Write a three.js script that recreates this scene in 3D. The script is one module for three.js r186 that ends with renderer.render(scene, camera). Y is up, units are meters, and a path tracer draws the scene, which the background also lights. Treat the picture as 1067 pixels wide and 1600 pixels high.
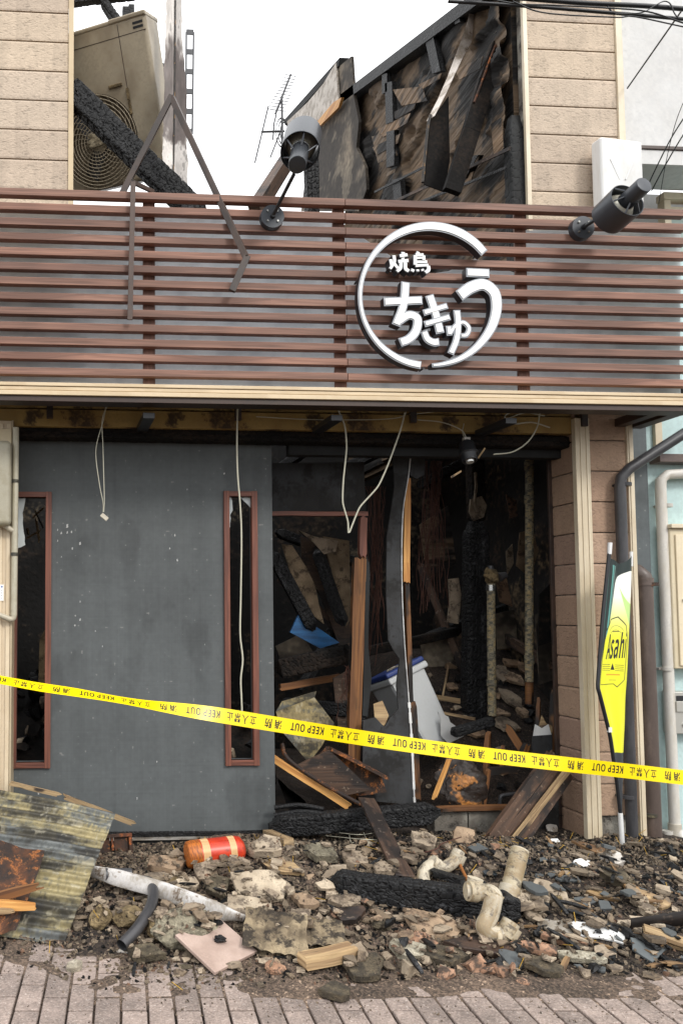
import * as THREE from 'three';
import { mergeGeometries, mergeVertices, toCreasedNormals } from 'three/addons/utils/BufferGeometryUtils.js';
import { ConvexGeometry } from 'three/addons/geometries/ConvexGeometry.js';
import { Brush, Evaluator, SUBTRACTION } from 'three-bvh-csg';
import { RoundedBoxGeometry } from 'three/addons/geometries/RoundedBoxGeometry.js';

// ---------------------------------------------------------------- camera, sky, sun, exposure
const scene = new THREE.Scene();
const F = 1210, PX = 195, PY = 893, YAW = 3.4 * Math.PI / 180, PITCH = 3.1 * Math.PI / 180;
const camera = new THREE.PerspectiveCamera(2 * Math.atan(800 / F) * 180 / Math.PI, 1067 / 1600, 0.05, 120);
camera.position.set(0, 1.47, 4.84);
camera.rotation.order = 'YXZ';
camera.rotation.set(PITCH, -YAW, 0);
camera.setViewOffset(1067, 1600, 533.5 - PX, 800 - PY, 1067, 1600);   // the photograph is cropped out of a wider frame
camera.updateMatrixWorld(true);

const SKY = 1.75;
{ const w = 64, h = 32, d = new Float32Array(w * h * 4);             // even overcast: zenith brighter than the horizon
  for (let y = 0; y < h; y++) for (let x = 0; x < w; x++) {
    const s = Math.sin(((y + 0.5) / h - 0.5) * Math.PI), l = s > 0 ? SKY * (0.62 + 0.5 * s) : 0.22, i = (y * w + x) * 4;
    d[i] = l * 0.99; d[i + 1] = l; d[i + 2] = l * 1.015; d[i + 3] = 1;
  }
  const t = new THREE.DataTexture(d, w, h, THREE.RGBAFormat, THREE.FloatType);
  t.mapping = THREE.EquirectangularReflectionMapping; t.magFilter = THREE.LinearFilter; t.needsUpdate = true;
  scene.background = t; scene.environment = t;
}
const sun = new THREE.DirectionalLight(new THREE.Color(1, 0.965, 0.91), 1.5);
sun.name = 'sun'; sun.position.set(5.6, 8.2, 8.2); sun.target.position.set(1.2, 1, 0); sun.castShadow = true; sun.shadow.radius = 24;
sun.shadow.mapSize.set(2048, 2048); Object.assign(sun.shadow.camera, { left: -5, right: 5, top: 6, bottom: -4, near: 0.5, far: 30 });
scene.add(sun, sun.target);
const renderer = new THREE.WebGLRenderer({ antialias: true });
renderer.toneMapping = THREE.LinearToneMapping; renderer.toneMappingExposure = 1.2; renderer.shadowMap.enabled = true;

// ---------------------------------------------------------------- small tools
const V = (x, y, z) => new THREE.Vector3(x, y, z);
function rng(seed) { let s = seed | 0; return () => { s = (s + 0x6d2b79f5) | 0; let t = Math.imul(s ^ (s >>> 15), 1 | s); t = (t + Math.imul(t ^ (t >>> 7), 61 | t)) ^ t; return ((t ^ (t >>> 14)) >>> 0) / 4294967296; }; }
let R = rng(7);
const rr = (a, b) => a + (b - a) * R();
const mix = (a, b, t) => a + (b - a) * t, clamp = (x, a, b) => Math.min(b, Math.max(a, x));
const sm = (a, b, x) => { const t = clamp((x - a) / (b - a), 0, 1); return t * t * (3 - 2 * t); };
// survey of the site: a sight line measured on the photograph, met with a plane of known depth or height
const line = (u, v) => V((u - PX) / F, -(v - PY) / F, -1).applyQuaternion(camera.quaternion);
function at(u, v, z) { const d = line(u, v), t = (z - camera.position.z) / d.z; return d.multiplyScalar(t).add(camera.position); }
function atY(u, v, y) { const d = line(u, v), t = (y - camera.position.y) / d.y; return d.multiplyScalar(t).add(camera.position); }
const X = (u, v, z) => at(u, v, z).x, Y = (u, v, z) => at(u, v, z).y;
const ppm = (p) => F / (camera.position.z - p.z);                     // pixels of the photograph per metre there

// ---------------------------------------------------------------- noise and textures
const hash = (x, y, s) => { let h = Math.imul(x, 374761393) ^ Math.imul(y, 668265263) ^ Math.imul(s + 1, 1442695041); h = Math.imul(h ^ (h >>> 13), 1274126177); return ((h ^ (h >>> 16)) >>> 0) / 4294967296; };
function vn(x, y, p, q, s) {                                          // tileable value noise
  const ix = Math.floor(x), iy = Math.floor(y), fx = x - ix, fy = y - iy, u = fx * fx * (3 - 2 * fx), v = fy * fy * (3 - 2 * fy);
  const x0 = ((ix % p) + p) % p, x1 = (x0 + 1) % p, y0 = ((iy % q) + q) % q, y1 = (y0 + 1) % q;
  return mix(mix(hash(x0, y0, s), hash(x1, y0, s), u), mix(hash(x0, y1, s), hash(x1, y1, s), u), v);
}
function fb(x, y, p, q, oct, s) { let a = 0.5, t = 0, n = 0; for (let i = 0; i < oct; i++) { t += a * vn(x * p, y * q, p, q, s + i * 17); n += a; a *= 0.55; p *= 2; q *= 2; } return t / n; }
function n3(x, y, z, s = 0) { return (vn(x + z * 0.71, y - z * 0.37, 4096, 4096, s) + vn(y + 31.4 + x * 0.23, z + 11.7, 4096, 4096, s + 5)) / 2; }
function cells(x, y, p, q, s) {                                       // distance to the two nearest of tileable random points
  const ix = Math.floor(x * p), iy = Math.floor(y * q); let a = 9, b = 9;
  for (let j = -1; j <= 1; j++) for (let i = -1; i <= 1; i++) {
    const cx = ix + i, cy = iy + j, wx = ((cx % p) + p) % p, wy = ((cy % q) + q) % q;
    const d = Math.hypot(cx + 0.1 + 0.8 * hash(wx, wy, s) - x * p, cy + 0.1 + 0.8 * hash(wx, wy, s + 9) - y * q);
    if (d < a) { b = a; a = d; } else if (d < b) b = d;
  }
  return [a, b];
}
function pair(size, fn) {                                             // a colour map (sRGB values) and a height map in one pass
  const c = new Uint8Array(size * size * 4), h = new Uint8Array(size * size * 4);
  for (let y = 0, i = 0; y < size; y++) for (let x = 0; x < size; x++, i += 4) {
    const o = fn(x / size, y / size);
    for (let k = 0; k < 3; k++) { c[i + k] = clamp(o[k], 0, 255); h[i + k] = clamp(o[3] * 255, 0, 255); }
    c[i + 3] = h[i + 3] = 255;
  }
  return [c, h].map((d, k) => { const t = new THREE.DataTexture(d, size, size); t.wrapS = t.wrapT = THREE.RepeatWrapping; t.magFilter = t.minFilter = THREE.LinearFilter; if (!k) t.colorSpace = THREE.SRGBColorSpace; t.needsUpdate = true; return t; });
}
function mat(fn, { m = 1, rough = 0.8, metal = 0, bump = 0.002, size = 512, ...more } = {}) {   // m: metres that one tile covers
  const [map, bumpMap] = pair(size, fn);
  for (const t of [map, bumpMap]) t.repeat.set(1 / m, 1 / m);
  return new THREE.MeshPhysicalMaterial({ map, bumpMap: bump > 0.0009 ? bumpMap : null, bumpScale: bump, roughness: rough, metalness: metal, side: THREE.DoubleSide, ...more });
}
const tint = (m, r, g = r, b = r) => { const c = m.clone(); c.color.setRGB(r, g, b); return c; };
const lerp3 = (a, b, t) => [mix(a[0], b[0], t), mix(a[1], b[1], t), mix(a[2], b[2], t)];
// a mottled surface: base colour, second matter in patches, fine grain; sx/sy stretch the patches along the piece
const mott = (base, c2, { p = 6, q = p, th = 0.55, sh = 0.2, fine = 0.18, s = 1, c3 = null, th3 = 0.68, fp = 64, fq = fp } = {}) => (x, y) => {
  const n = fb(x, y, p, q, 5, s), f = fb(x, y, fp, fq, 3, s + 50), w = 0.35 * (f - 0.5);
  let c = lerp3(base, c2, sm(th - sh, th + sh, n + w));
  if (c3) c = lerp3(c, c3, 0.9 * sm(th3 - 0.16, th3 + 0.1, fb(x, y, p * 2, q * 2, 5, s + 90) + w));
  const g = 1 + fine * (f - 0.5) * 2;
  return [c[0] * g, c[1] * g, c[2] * g, 0.5 * f + 0.5 * n];
};
const grain = (base, dark, { s = 1, p = 2, q = 48, knots = 3, fine = 0.1 } = {}) => (x, y) => {   // wood, grain along x
  let w = 0; for (let k = 0; k < knots; k++) { const kx = hash(k, 1, s), ky = hash(k, 2, s), d = Math.hypot((x - kx) * 5, (y - ky) * 22); w += Math.exp(-d * d) * 1.0; }
  const wy = y + 0.02 * (fb(x, y, 3, 4, 3, s + 3) - 0.5) + 0.012 * w, g = fb(x, wy, p, q, 4, s), h = fb(x, wy, 6, 160, 2, s + 20);
  const t = clamp(sm(0.35, 0.75, g) * 0.75 + w * 0.6, 0, 1), c = lerp3(base, dark, t), f = 1 + fine * (h - 0.5) * 2 + 0.12 * (fb(x, y, 3, 5, 3, s + 40) - 0.5);
  return [c[0] * f, c[1] * f, c[2] * f, 0.6 * h + 0.4 * (1 - g)];
};
const M = {};
M.siding = mat((x, y) => { const n = fb(x, y, 5, 5, 4, 3), f = fb(x, y, 90, 130, 2, 4), pit = fb(x, y, 40, 70, 2, 8), st = fb(x, y, 26, 2, 3, 9), k = 0.95 + 0.12 * (n - 0.4) + 0.12 * (f - 0.5) - 0.09 * sm(0.68, 0.82, pit) - 0.05 * sm(0.5, 0.8, st);
  return [204 * k, 186 * k, 166 * k, 0.6 * f + 0.4 * (1 - sm(0.6, 0.8, pit))]; }, { m: 0.9, bump: 0.003, rough: 0.85 });
M.sidingB = tint(M.siding, 0.93, 0.92, 0.92); M.sidingC = tint(M.siding, 1.04, 1.03, 1.0); M.sidingRedShaded = tint(M.siding, 0.7, 0.58, 0.51); M.sidingRedShadedB = tint(M.siding, 0.64, 0.52, 0.46);  // the red pair also carries canopy shade in its darker tint
M.cream = mat(mott([218, 205, 180], [204, 189, 162], { p: 4, q: 3, th: 0.58, fine: 0.03, s: 21 }), { m: 0.8, rough: 0.42, bump: 0.0006 });
M.slat = mat(grain([138, 102, 86], [106, 75, 62], { s: 5, knots: 4, fine: 0.14 }), { m: 1.1, bump: 0.0015, rough: 0.62 });
M.slatB = tint(M.slat, 1.14, 1.1, 1.08); M.slatC = tint(M.slat, 0.82, 0.82, 0.84);
M.frameWood = mat(grain([124, 76, 60], [88, 52, 42], { s: 6, knots: 2 }), { m: 0.9, bump: 0.001, rough: 0.55 });
M.grey = mat((x, y) => { const w = fb(x, y, 6, 170, 2, 12), v = fb(x, y, 170, 6, 2, 13), n = fb(x, y, 4, 5, 4, 14), sp = fb(x, y, 90, 90, 2, 15), run = fb(x, y, 40, 3, 4, 19), k = 0.97 + 0.025 * (w - 0.5) + 0.025 * (v - 0.5) + 0.22 * (n - 0.5) + 0.08 * (sp - 0.5) + 0.1 * (run - 0.5) - 0.1 * sm(0.6, 0.75, fb(x, y, 9, 5, 5, 24));
  const d = 0, c = sm(0.87, 0.9, sp) * 0.6;
  return [mix(87 * k, 140, c) * (1 - d), mix(91 * k, 138, c) * (1 - d), mix(92 * k, 134, c) * (1 - d), 0.5 * w + 0.5 * v]; }, { m: 2.1, size: 1024, bump: 0.001, rough: 0.72 });
M.greyDark = mat(mott([56, 57, 59], [36, 35, 34], { p: 6, q: 4, th: 0.5, fine: 0.14, s: 18, c3: [26, 25, 24], th3: 0.66 }), { m: 1.2, rough: 0.8, bump: 0.0012 }); M.shade = mat(mott([34, 36, 37], [20, 20, 20], { p: 4, th: 0.5, s: 17 }), { m: 1, rough: 0.8 });
M.pine = mat(grain([214, 160, 92], [170, 112, 56], { s: 8, knots: 2 }), { m: 0.7, bump: 0.001, rough: 0.6 });
M.pineScorch = mat((x, y) => { const g = grain([126, 84, 46], [84, 52, 28], { s: 9, knots: 2 })(x, y), b = sm(0.5, 0.72, fb(x, y, 3, 5, 4, 31)); return [mix(g[0], 26, b), mix(g[1], 20, b), mix(g[2], 17, b), g[3]]; }, { m: 0.8, bump: 0.0015, rough: 0.7 });
M.board = mat((x, y) => { const g = grain([92, 72, 58], [58, 45, 37], { s: 10, knots: 2 })(x, y), b = sm(0.55, 0.7, fb(x, y, 4, 6, 5, 33)), w = sm(0.74, 0.78, fb(x, y, 40, 40, 3, 35)); return [mix(mix(g[0], 40, b), 170, w * 0.5), mix(mix(g[1], 33, b), 160, w * 0.5), mix(mix(g[2], 30, b), 145, w * 0.5), g[3]]; }, { m: 0.8, bump: 0.002, rough: 0.7 });
M.oldWood = mat((x, y) => { const g = grain([176, 150, 112], [120, 96, 70], { s: 44, knots: 2 })(x, y), b = sm(0.58, 0.7, fb(x, y, 3, 6, 5, 37)); return [mix(g[0], 62, b), mix(g[1], 52, b), mix(g[2], 44, b), g[3]]; }, { m: 0.7, bump: 0.002, rough: 0.75 });
M.char = mat((x, y) => { const [a, b] = cells(x, y, 20, 20, 3), e = b - a, n = fb(x, y, 40, 40, 3, 5), ash = sm(0.6, 0.78, fb(x, y, 7, 7, 4, 25)) * sm(0.2, 0.7, n), k = 22 + 16 * n + 36 * ash; return [k, k, k * 1.03, sm(0.02, 0.3, e) * 0.7 + n * 0.3]; }, { m: 0.6, bump: 0.004, rough: 0.55, size: 512, specularIntensity: 0.55 });
M.soot = mat(mott([22, 20, 19], [38, 31, 26], { p: 5, th: 0.58, fine: 0.3, s: 61 }), { m: 1.1, rough: 0.8, bump: 0.004, specularIntensity: 0.4 });
M.sootWall = mat(mott([17, 15, 14], [46, 36, 28], { p: 3, th: 0.62, sh: 0.1, fine: 0.35, s: 64, c3: [92, 82, 66], th3: 0.74 }), { m: 2.2, rough: 0.8, bump: 0.008 });
M.burntFelt = mat((x, y) => { const w = fb(x, y, 3, 40, 4, 71), n = fb(x, y, 5, 9, 5, 72), t = sm(0.36, 0.54, n), k = 0.75 + 0.5 * w; return [mix(24, 104, t) * k, mix(21, 86, t) * k, mix(19, 67, t) * k, w]; }, { m: 1.6, rough: 0.8, bump: 0.02 });
M.smoked = mat((x, y) => { const n = fb(x, y, 3, 4, 5, 73), k = 0.8 + 0.4 * fb(x, y, 50, 50, 2, 74), t = sm(0.38, 0.6, n), w = sm(0.6, 0.68, fb(x, y, 5, 8, 4, 76)); return [mix(mix(60, 130, t), 160, w * 0.5) * k, mix(mix(54, 118, t), 148, w * 0.5) * k, mix(mix(48, 102, t), 128, w * 0.5) * k, n]; }, { m: 1.7, rough: 0.85, bump: 0.006 });
M.plaster = mat(mott([184, 168, 146], [146, 131, 112], { p: 5, th: 0.54, fine: 0.16, s: 81, c3: [88, 77, 66], th3: 0.66 }), { m: 0.5, rough: 0.9, bump: 0.004 });
M.plasterB = tint(M.plaster, 0.72, 0.7, 0.69); M.plasterPale = tint(M.plaster, 1.05, 1.06, 1.06); M.plasterPink = tint(M.plaster, 0.88, 0.77, 0.69); M.plasterSoot = tint(M.plaster, 0.42, 0.4, 0.38);
M.stone = mat(mott([150, 142, 122], [104, 98, 82], { p: 8, th: 0.5, fine: 0.3, s: 83, c3: [70, 64, 54], th3: 0.66 }), { m: 0.35, rough: 0.95, bump: 0.008 });
M.stoneBrown = tint(M.stone, 0.85, 0.7, 0.5); M.stoneDark = tint(M.stone, 0.42, 0.38, 0.34);
M.brick = mat(mott([176, 138, 112], [140, 106, 84], { p: 8, th: 0.5, fine: 0.22, s: 85, c3: [70, 60, 53], th3: 0.58 }), { m: 0.35, rough: 0.95, bump: 0.004 });
M.moss = mat(mott([88, 78, 62], [58, 52, 43], { p: 10, th: 0.5, fine: 0.4, s: 87 }), { m: 0.35, rough: 1, bump: 0.008 });
M.lichen = mat(mott([168, 161, 144], [128, 121, 105], { p: 12, th: 0.5, fine: 0.3, s: 88 }), { m: 0.3, rough: 1, bump: 0.006 });
M.block = mat(mott([150, 146, 136], [104, 98, 90], { p: 5, th: 0.52, fine: 0.2, s: 89, c3: [52, 48, 44], th3: 0.68 }), { m: 0.6, rough: 0.95, bump: 0.004 });
M.galv = mat((x, y) => { const f = fb(x, y, 70, 40, 3, 93), w = 0.3 * (f - 0.5), n = fb(x, y, 3, 9, 5, 91) + w, b = fb(x, y, 5, 12, 5, 92) + w, r = fb(x, y, 16, 16, 4, 94) + w, c = lerp3([104, 107, 106], [150, 138, 102], sm(0.36, 0.62, n)), d = 0.85 * sm(0.42, 0.66, b), k = 0.8 + 0.4 * f, q = 0.5 * sm(0.6, 0.75, r); return [mix(mix(c[0], 48, d), 170, q) * k, mix(mix(c[1], 46, d), 164, q) * k, mix(mix(c[2], 42, d), 146, q) * k, f]; }, { m: 0.9, rough: 0.6, metal: 0.15, bump: 0.0015 });
M.rust = mat(mott([88, 56, 38], [48, 38, 34], { p: 6, th: 0.48, fine: 0.25, s: 95, c3: [150, 92, 48], th3: 0.68 }), { m: 0.4, rough: 0.75, metal: 0.2, bump: 0.002 });
M.scorchTin = mat(mott([70, 64, 56], [36, 33, 31], { p: 5, th: 0.5, fine: 0.2, s: 97, c3: [140, 104, 60], th3: 0.7 }), { m: 0.5, rough: 0.5, metal: 0.35, bump: 0.0015 });
M.paleTin = mat(mott([206, 200, 192], [150, 140, 126], { p: 6, th: 0.58, fine: 0.1, s: 98, c3: [96, 80, 64], th3: 0.78 }), { m: 0.4, rough: 0.5, metal: 0.2, bump: 0.001 });
M.white = mat(mott([224, 224, 222], [217, 216, 212], { p: 4, th: 0.6, fine: 0.02, s: 99 }), { m: 0.7, rough: 0.4, bump: 0.0003 });
M.plasterWall = mat(mott([216, 216, 215], [206, 205, 203], { p: 3, th: 0.56, sh: 0.2, fine: 0.06, s: 101 }), { m: 1.4, rough: 0.9, bump: 0.0015 });
M.mint = mat(mott([192, 214, 213], [184, 207, 206], { p: 4, th: 0.56, fine: 0.06, s: 103 }), { m: 1.2, rough: 0.85, bump: 0.0012 });
M.steel = new THREE.MeshPhysicalMaterial({ color: 0x3c3d40, roughness: 0.42, metalness: 0.3 });
M.blackPaint = new THREE.MeshPhysicalMaterial({ color: 0x26272a, roughness: 0.38 });
M.lampGrey = new THREE.MeshPhysicalMaterial({ color: 0x3f4247, roughness: 0.36, metalness: 0.25 });
M.chrome = new THREE.MeshPhysicalMaterial({ color: 0xb8b8b4, roughness: 0.25, metalness: 0.9 });
M.brownPaint = mat(mott([66, 50, 42], [44, 35, 31], { p: 4, q: 8, th: 0.55, fine: 0.1, s: 105 }), { m: 0.8, rough: 0.5, bump: 0.0006 });
M.brownPvc = mat(mott([104, 90, 82], [84, 72, 66], { p: 3, q: 10, th: 0.55, fine: 0.05, s: 107 }), { m: 0.6, rough: 0.42, bump: 0.0003 });
M.darkPvc = mat(mott([68, 67, 69], [52, 52, 54], { p: 3, q: 8, th: 0.55, fine: 0.06, s: 108 }), { m: 0.6, rough: 0.4, bump: 0.0003 });
M.pvc = mat(mott([208, 204, 196], [196, 190, 178], { p: 4, q: 8, th: 0.6, fine: 0.06, s: 109 }), { m: 0.5, rough: 0.45, bump: 0.0004 });
M.dirtyPvc = mat(mott([188, 178, 158], [150, 132, 104], { p: 4, q: 9, th: 0.55, fine: 0.1, s: 110, c3: [104, 96, 86], th3: 0.72 }), { m: 0.4, rough: 0.6, bump: 0.001 });
M.stainPipe = mat(mott([122, 117, 102], [136, 120, 88], { p: 9, q: 16, th: 0.55, fine: 0.25, s: 111, c3: [66, 66, 62], th3: 0.62 }), { m: 0.5, rough: 0.8, bump: 0.002 });
M.cable = new THREE.MeshPhysicalMaterial({ color: 0xb9b6a4, roughness: 0.5 });
M.wire = new THREE.MeshPhysicalMaterial({ color: 0x1c1d20, roughness: 0.5 });
M.copper = new THREE.MeshPhysicalMaterial({ color: 0x4e2e22, roughness: 0.7, metalness: 0.1 });
M.paver = [0, 1, 2, 3].map((i) => mat((x, y) => { const n = fb(x, y, 4, 4, 4, 121 + i), f = fb(x, y, 60, 60, 2, 125 + i), sp = sm(0.72, 0.8, fb(x, y, 70, 70, 2, 129 + i)), k = (0.84 + 0.06 * i % 0.13) + 0.3 * (n - 0.5) + 0.3 * (f - 0.5); return [155 * k + 32 * sp, 139 * k + 34 * sp, 130 * k + 34 * sp, f]; }, { m: 0.4, rough: 0.9, bump: 0.0025, size: 256 }));
M.dirt = mat((x, y) => { const n = fb(x, y, 6, 6, 5, 131), f = fb(x, y, 90, 90, 2, 132), p = sm(0.7, 0.78, fb(x, y, 50, 50, 3, 133)), k = 0.7 + 0.5 * (n - 0.4) + 0.7 * (f - 0.5); return [110 * k + 60 * p, 95 * k + 54 * p, 84 * k + 48 * p, 0.7 * f + 0.3 * n]; }, { m: 0.7, size: 1024, rough: 1, bump: 0.012 });
M.ochre = mat(mott([176, 150, 92], [146, 118, 70], { p: 4, q: 3, th: 0.52, fine: 0.12, s: 141, c3: [62, 48, 34], th3: 0.7 }), { m: 0.9, rough: 0.8, bump: 0.002 });
const vtx = (m) => { const c = m.clone(); c.vertexColors = true; return c; };

// ---------------------------------------------------------------- geometry tools
function boxUV(g, ou = R() * 9, ov = R() * 9) {                        // texture coordinates in metres, chosen by the way each face points
  if (g.index) g = g.toNonIndexed();
  const p = g.attributes.position, uv = new Float32Array(p.count * 2), a = V(), b = V(), c = V();
  for (let i = 0; i < p.count; i += 3) {
    a.fromBufferAttribute(p, i); b.fromBufferAttribute(p, i + 1); c.fromBufferAttribute(p, i + 2);
    const n = b.clone().sub(a).cross(c.clone().sub(a)), x = Math.abs(n.x), y = Math.abs(n.y), z = Math.abs(n.z);
    [a, b, c].forEach((q, k) => { const [s, t] = z >= x && z >= y ? [q.x, q.y] : y >= x ? [q.x, q.z + 0.37] : [q.z + 0.61, q.y]; uv[(i + k) * 2] = s + ou; uv[(i + k) * 2 + 1] = t + ov; });
  }
  g.setAttribute('uv', new THREE.BufferAttribute(uv, 2));
  g.deleteAttribute('color');
  return g;
}
const flat = (g) => { g = g.index ? g.toNonIndexed() : g; g.computeVertexNormals(); return g; };
const move = (g, x, y, z) => g.translate(x, y, z);
function box(w, h, d, x = 0, y = 0, z = 0, r = 0) { return boxUV(r ? new RoundedBoxGeometry(w, h, d, 1, Math.min(r, w * 0.45, h * 0.45, d * 0.45)) : new THREE.BoxGeometry(w, h, d)).translate(x, y, z); }
const upright = (g) => { const a = g.attributes.uv; for (let i = 0; i < a.count; i++) a.setXY(i, a.getY(i), a.getX(i)); return g; };   // grain running up the piece
function span(x0, x1, y0, y1, z0, z1, r = 0.002) { return box(Math.abs(x1 - x0), Math.abs(y1 - y0), Math.abs(z1 - z0), (x0 + x1) / 2, (y0 + y1) / 2, (z0 + z1) / 2, r); }
function basis(p0, p1, up = V(0, 1, 0)) { const x = p1.clone().sub(p0).normalize(); let z = x.clone().cross(up); if (z.lengthSq() < 1e-6) z = x.clone().cross(V(0, 0, 1)); z.normalize(); const y = z.clone().cross(x); return new THREE.Matrix4().makeBasis(x, y, z).setPosition(p0.clone().add(p1).multiplyScalar(0.5)); }
const along = (g, p0, p1, up) => g.applyMatrix4(basis(p0, p1, up));     // a piece built along x, laid from p0 to p1
const bar = (p0, p1, h, d, up, r = 0.002) => along(box(p0.distanceTo(p1), h, d, 0, 0, 0, r), p0, p1, up);
function tube(pts, r, { seg = 0, rad = 8, closed = false, tension = 0.5 } = {}) { const c = new THREE.CatmullRomCurve3(pts, closed, 'catmullrom', tension), n = seg || Math.max(8, pts.length * 8), g = new THREE.TubeGeometry(c, n, r, rad, closed), L = c.getLength(), uv = g.attributes.uv; for (let i = 0; i < uv.count; i++) uv.setXY(i, uv.getX(i) * L, uv.getY(i) * 6.28 * r); return g.toNonIndexed(); }
function pipe(pts, r, bend = 2.2, rad = 14) {                           // straight runs with rounded elbows
  const path = new THREE.CurvePath();
  let from = pts[0];
  for (let i = 1; i < pts.length - 1; i++) { const a = pts[i - 1], b = pts[i], c = pts[i + 1], k = Math.min(r * bend, a.distanceTo(b) * 0.48, c.distanceTo(b) * 0.48), p = b.clone().add(a.clone().sub(b).setLength(k)), q = b.clone().add(c.clone().sub(b).setLength(k)); path.add(new THREE.LineCurve3(from, p)); path.add(new THREE.QuadraticBezierCurve3(p, b, q)); from = q; }
  path.add(new THREE.LineCurve3(from, pts[pts.length - 1]));
  const L = path.getLength(), g = new THREE.TubeGeometry(path, Math.max(10, pts.length * 14), r, rad), uv = g.attributes.uv;
  for (let i = 0; i < uv.count; i++) uv.setXY(i, uv.getX(i) * L, uv.getY(i) * 6.28 * r);
  return g.toNonIndexed();
}
function cyl(p0, p1, r0, r1 = r0, n = 20, open = false) { const L = p0.distanceTo(p1), g = new THREE.CylinderGeometry(r1, r0, L, n, 1, open).rotateZ(-Math.PI / 2); const uv = g.attributes.uv; for (let i = 0; i < uv.count; i++) uv.setXY(i, uv.getX(i) * 6.28 * r0, uv.getY(i) * L); return along(g.toNonIndexed(), p0, p1); }
function merge(list) { return mergeGeometries(list.map((g) => { g = g.index ? g.toNonIndexed() : g; for (const k of Object.keys(g.attributes)) if (!['position', 'normal', 'uv'].includes(k)) g.deleteAttribute(k); if (!g.attributes.uv) g = boxUV(g); if (!g.attributes.normal) g.computeVertexNormals(); return g; })); }
// a flat piece with the given outline (metres, x right, y up), thickness t towards -z
function plate(pts, t, { bevel = 0, holes = [] } = {}) {
  const s = new THREE.Shape(pts.map(([x, y]) => new THREE.Vector2(x, y)));
  for (const h of holes) s.holes.push(new THREE.Path(h.map(([x, y]) => new THREE.Vector2(x, y))));
  const g = new THREE.ExtrudeGeometry(s, { depth: t - 2 * bevel, bevelEnabled: bevel > 0, bevelThickness: bevel, bevelSize: bevel, bevelOffset: -bevel, bevelSegments: 1, curveSegments: 6 });
  return boxUV(g).translate(0, 0, -t + bevel);
}
// an outline measured at depth z, as points on that plane
const trace = (list, z) => list.map(([u, v]) => { const p = at(u, v, z); return [p.x, p.y]; });
const sheet = (list, z, t, o) => plate(trace(list, z), t, o).translate(0, 0, z);
// tears an outline into a broken edge
function tear(list, amp, step, seed = 1) {
  const r = rng(seed), out = [];
  list.forEach(([x0, y0], i) => { const [x1, y1] = list[(i + 1) % list.length], n = Math.max(1, Math.round(Math.hypot(x1 - x0, y1 - y0) / step)); for (let k = 0; k < n; k++) { const t = k / n; out.push([mix(x0, x1, t) + (r() - 0.5) * amp * (k ? 2 : 0.6), mix(y0, y1, t) + (r() - 0.5) * amp * (k ? 2 : 0.6)]); } });
  return out;
}
function plank(L, h, d, { jag = 0.04, seed = 1, wave = 0.004, taper = 0 } = {}) {   // split timber along x with splintered ends
  const r = rng(seed), nx = Math.max(6, Math.round(L / 0.04)), ny = 4, g = new THREE.BoxGeometry(L, h, d, nx, ny, 2), p = g.attributes.position;
  const e = [0, 1].map(() => Array.from({ length: ny + 1 }, () => r() * jag));
  for (let i = 0; i < p.count; i++) {
    let x = p.getX(i), y = p.getY(i), z = p.getZ(i); const k = Math.round((y / h + 0.5) * ny), s = x / L;
    if (s > 0.499) x -= e[0][k]; else if (s < -0.499) x += e[1][k];
    const tp = 1 - taper * sm(0.1, 0.5, Math.abs(s)) * (0.6 + 0.4 * n3(x * 9, seed, 1));
    y = y * tp + wave * (n3(x * 7, seed, 0) - 0.5) * 2; z = z * tp + wave * (n3(x * 7, seed + 9, 3) - 0.5) * 2 + (Math.abs(y) < h * 0.45 ? 0 : wave * (n3(x * 30, y * 9, seed) - 0.5));
    p.setXYZ(i, x, y, z);
  }
  return boxUV(flat(g), r() * 5, r() * 5);
}
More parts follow.
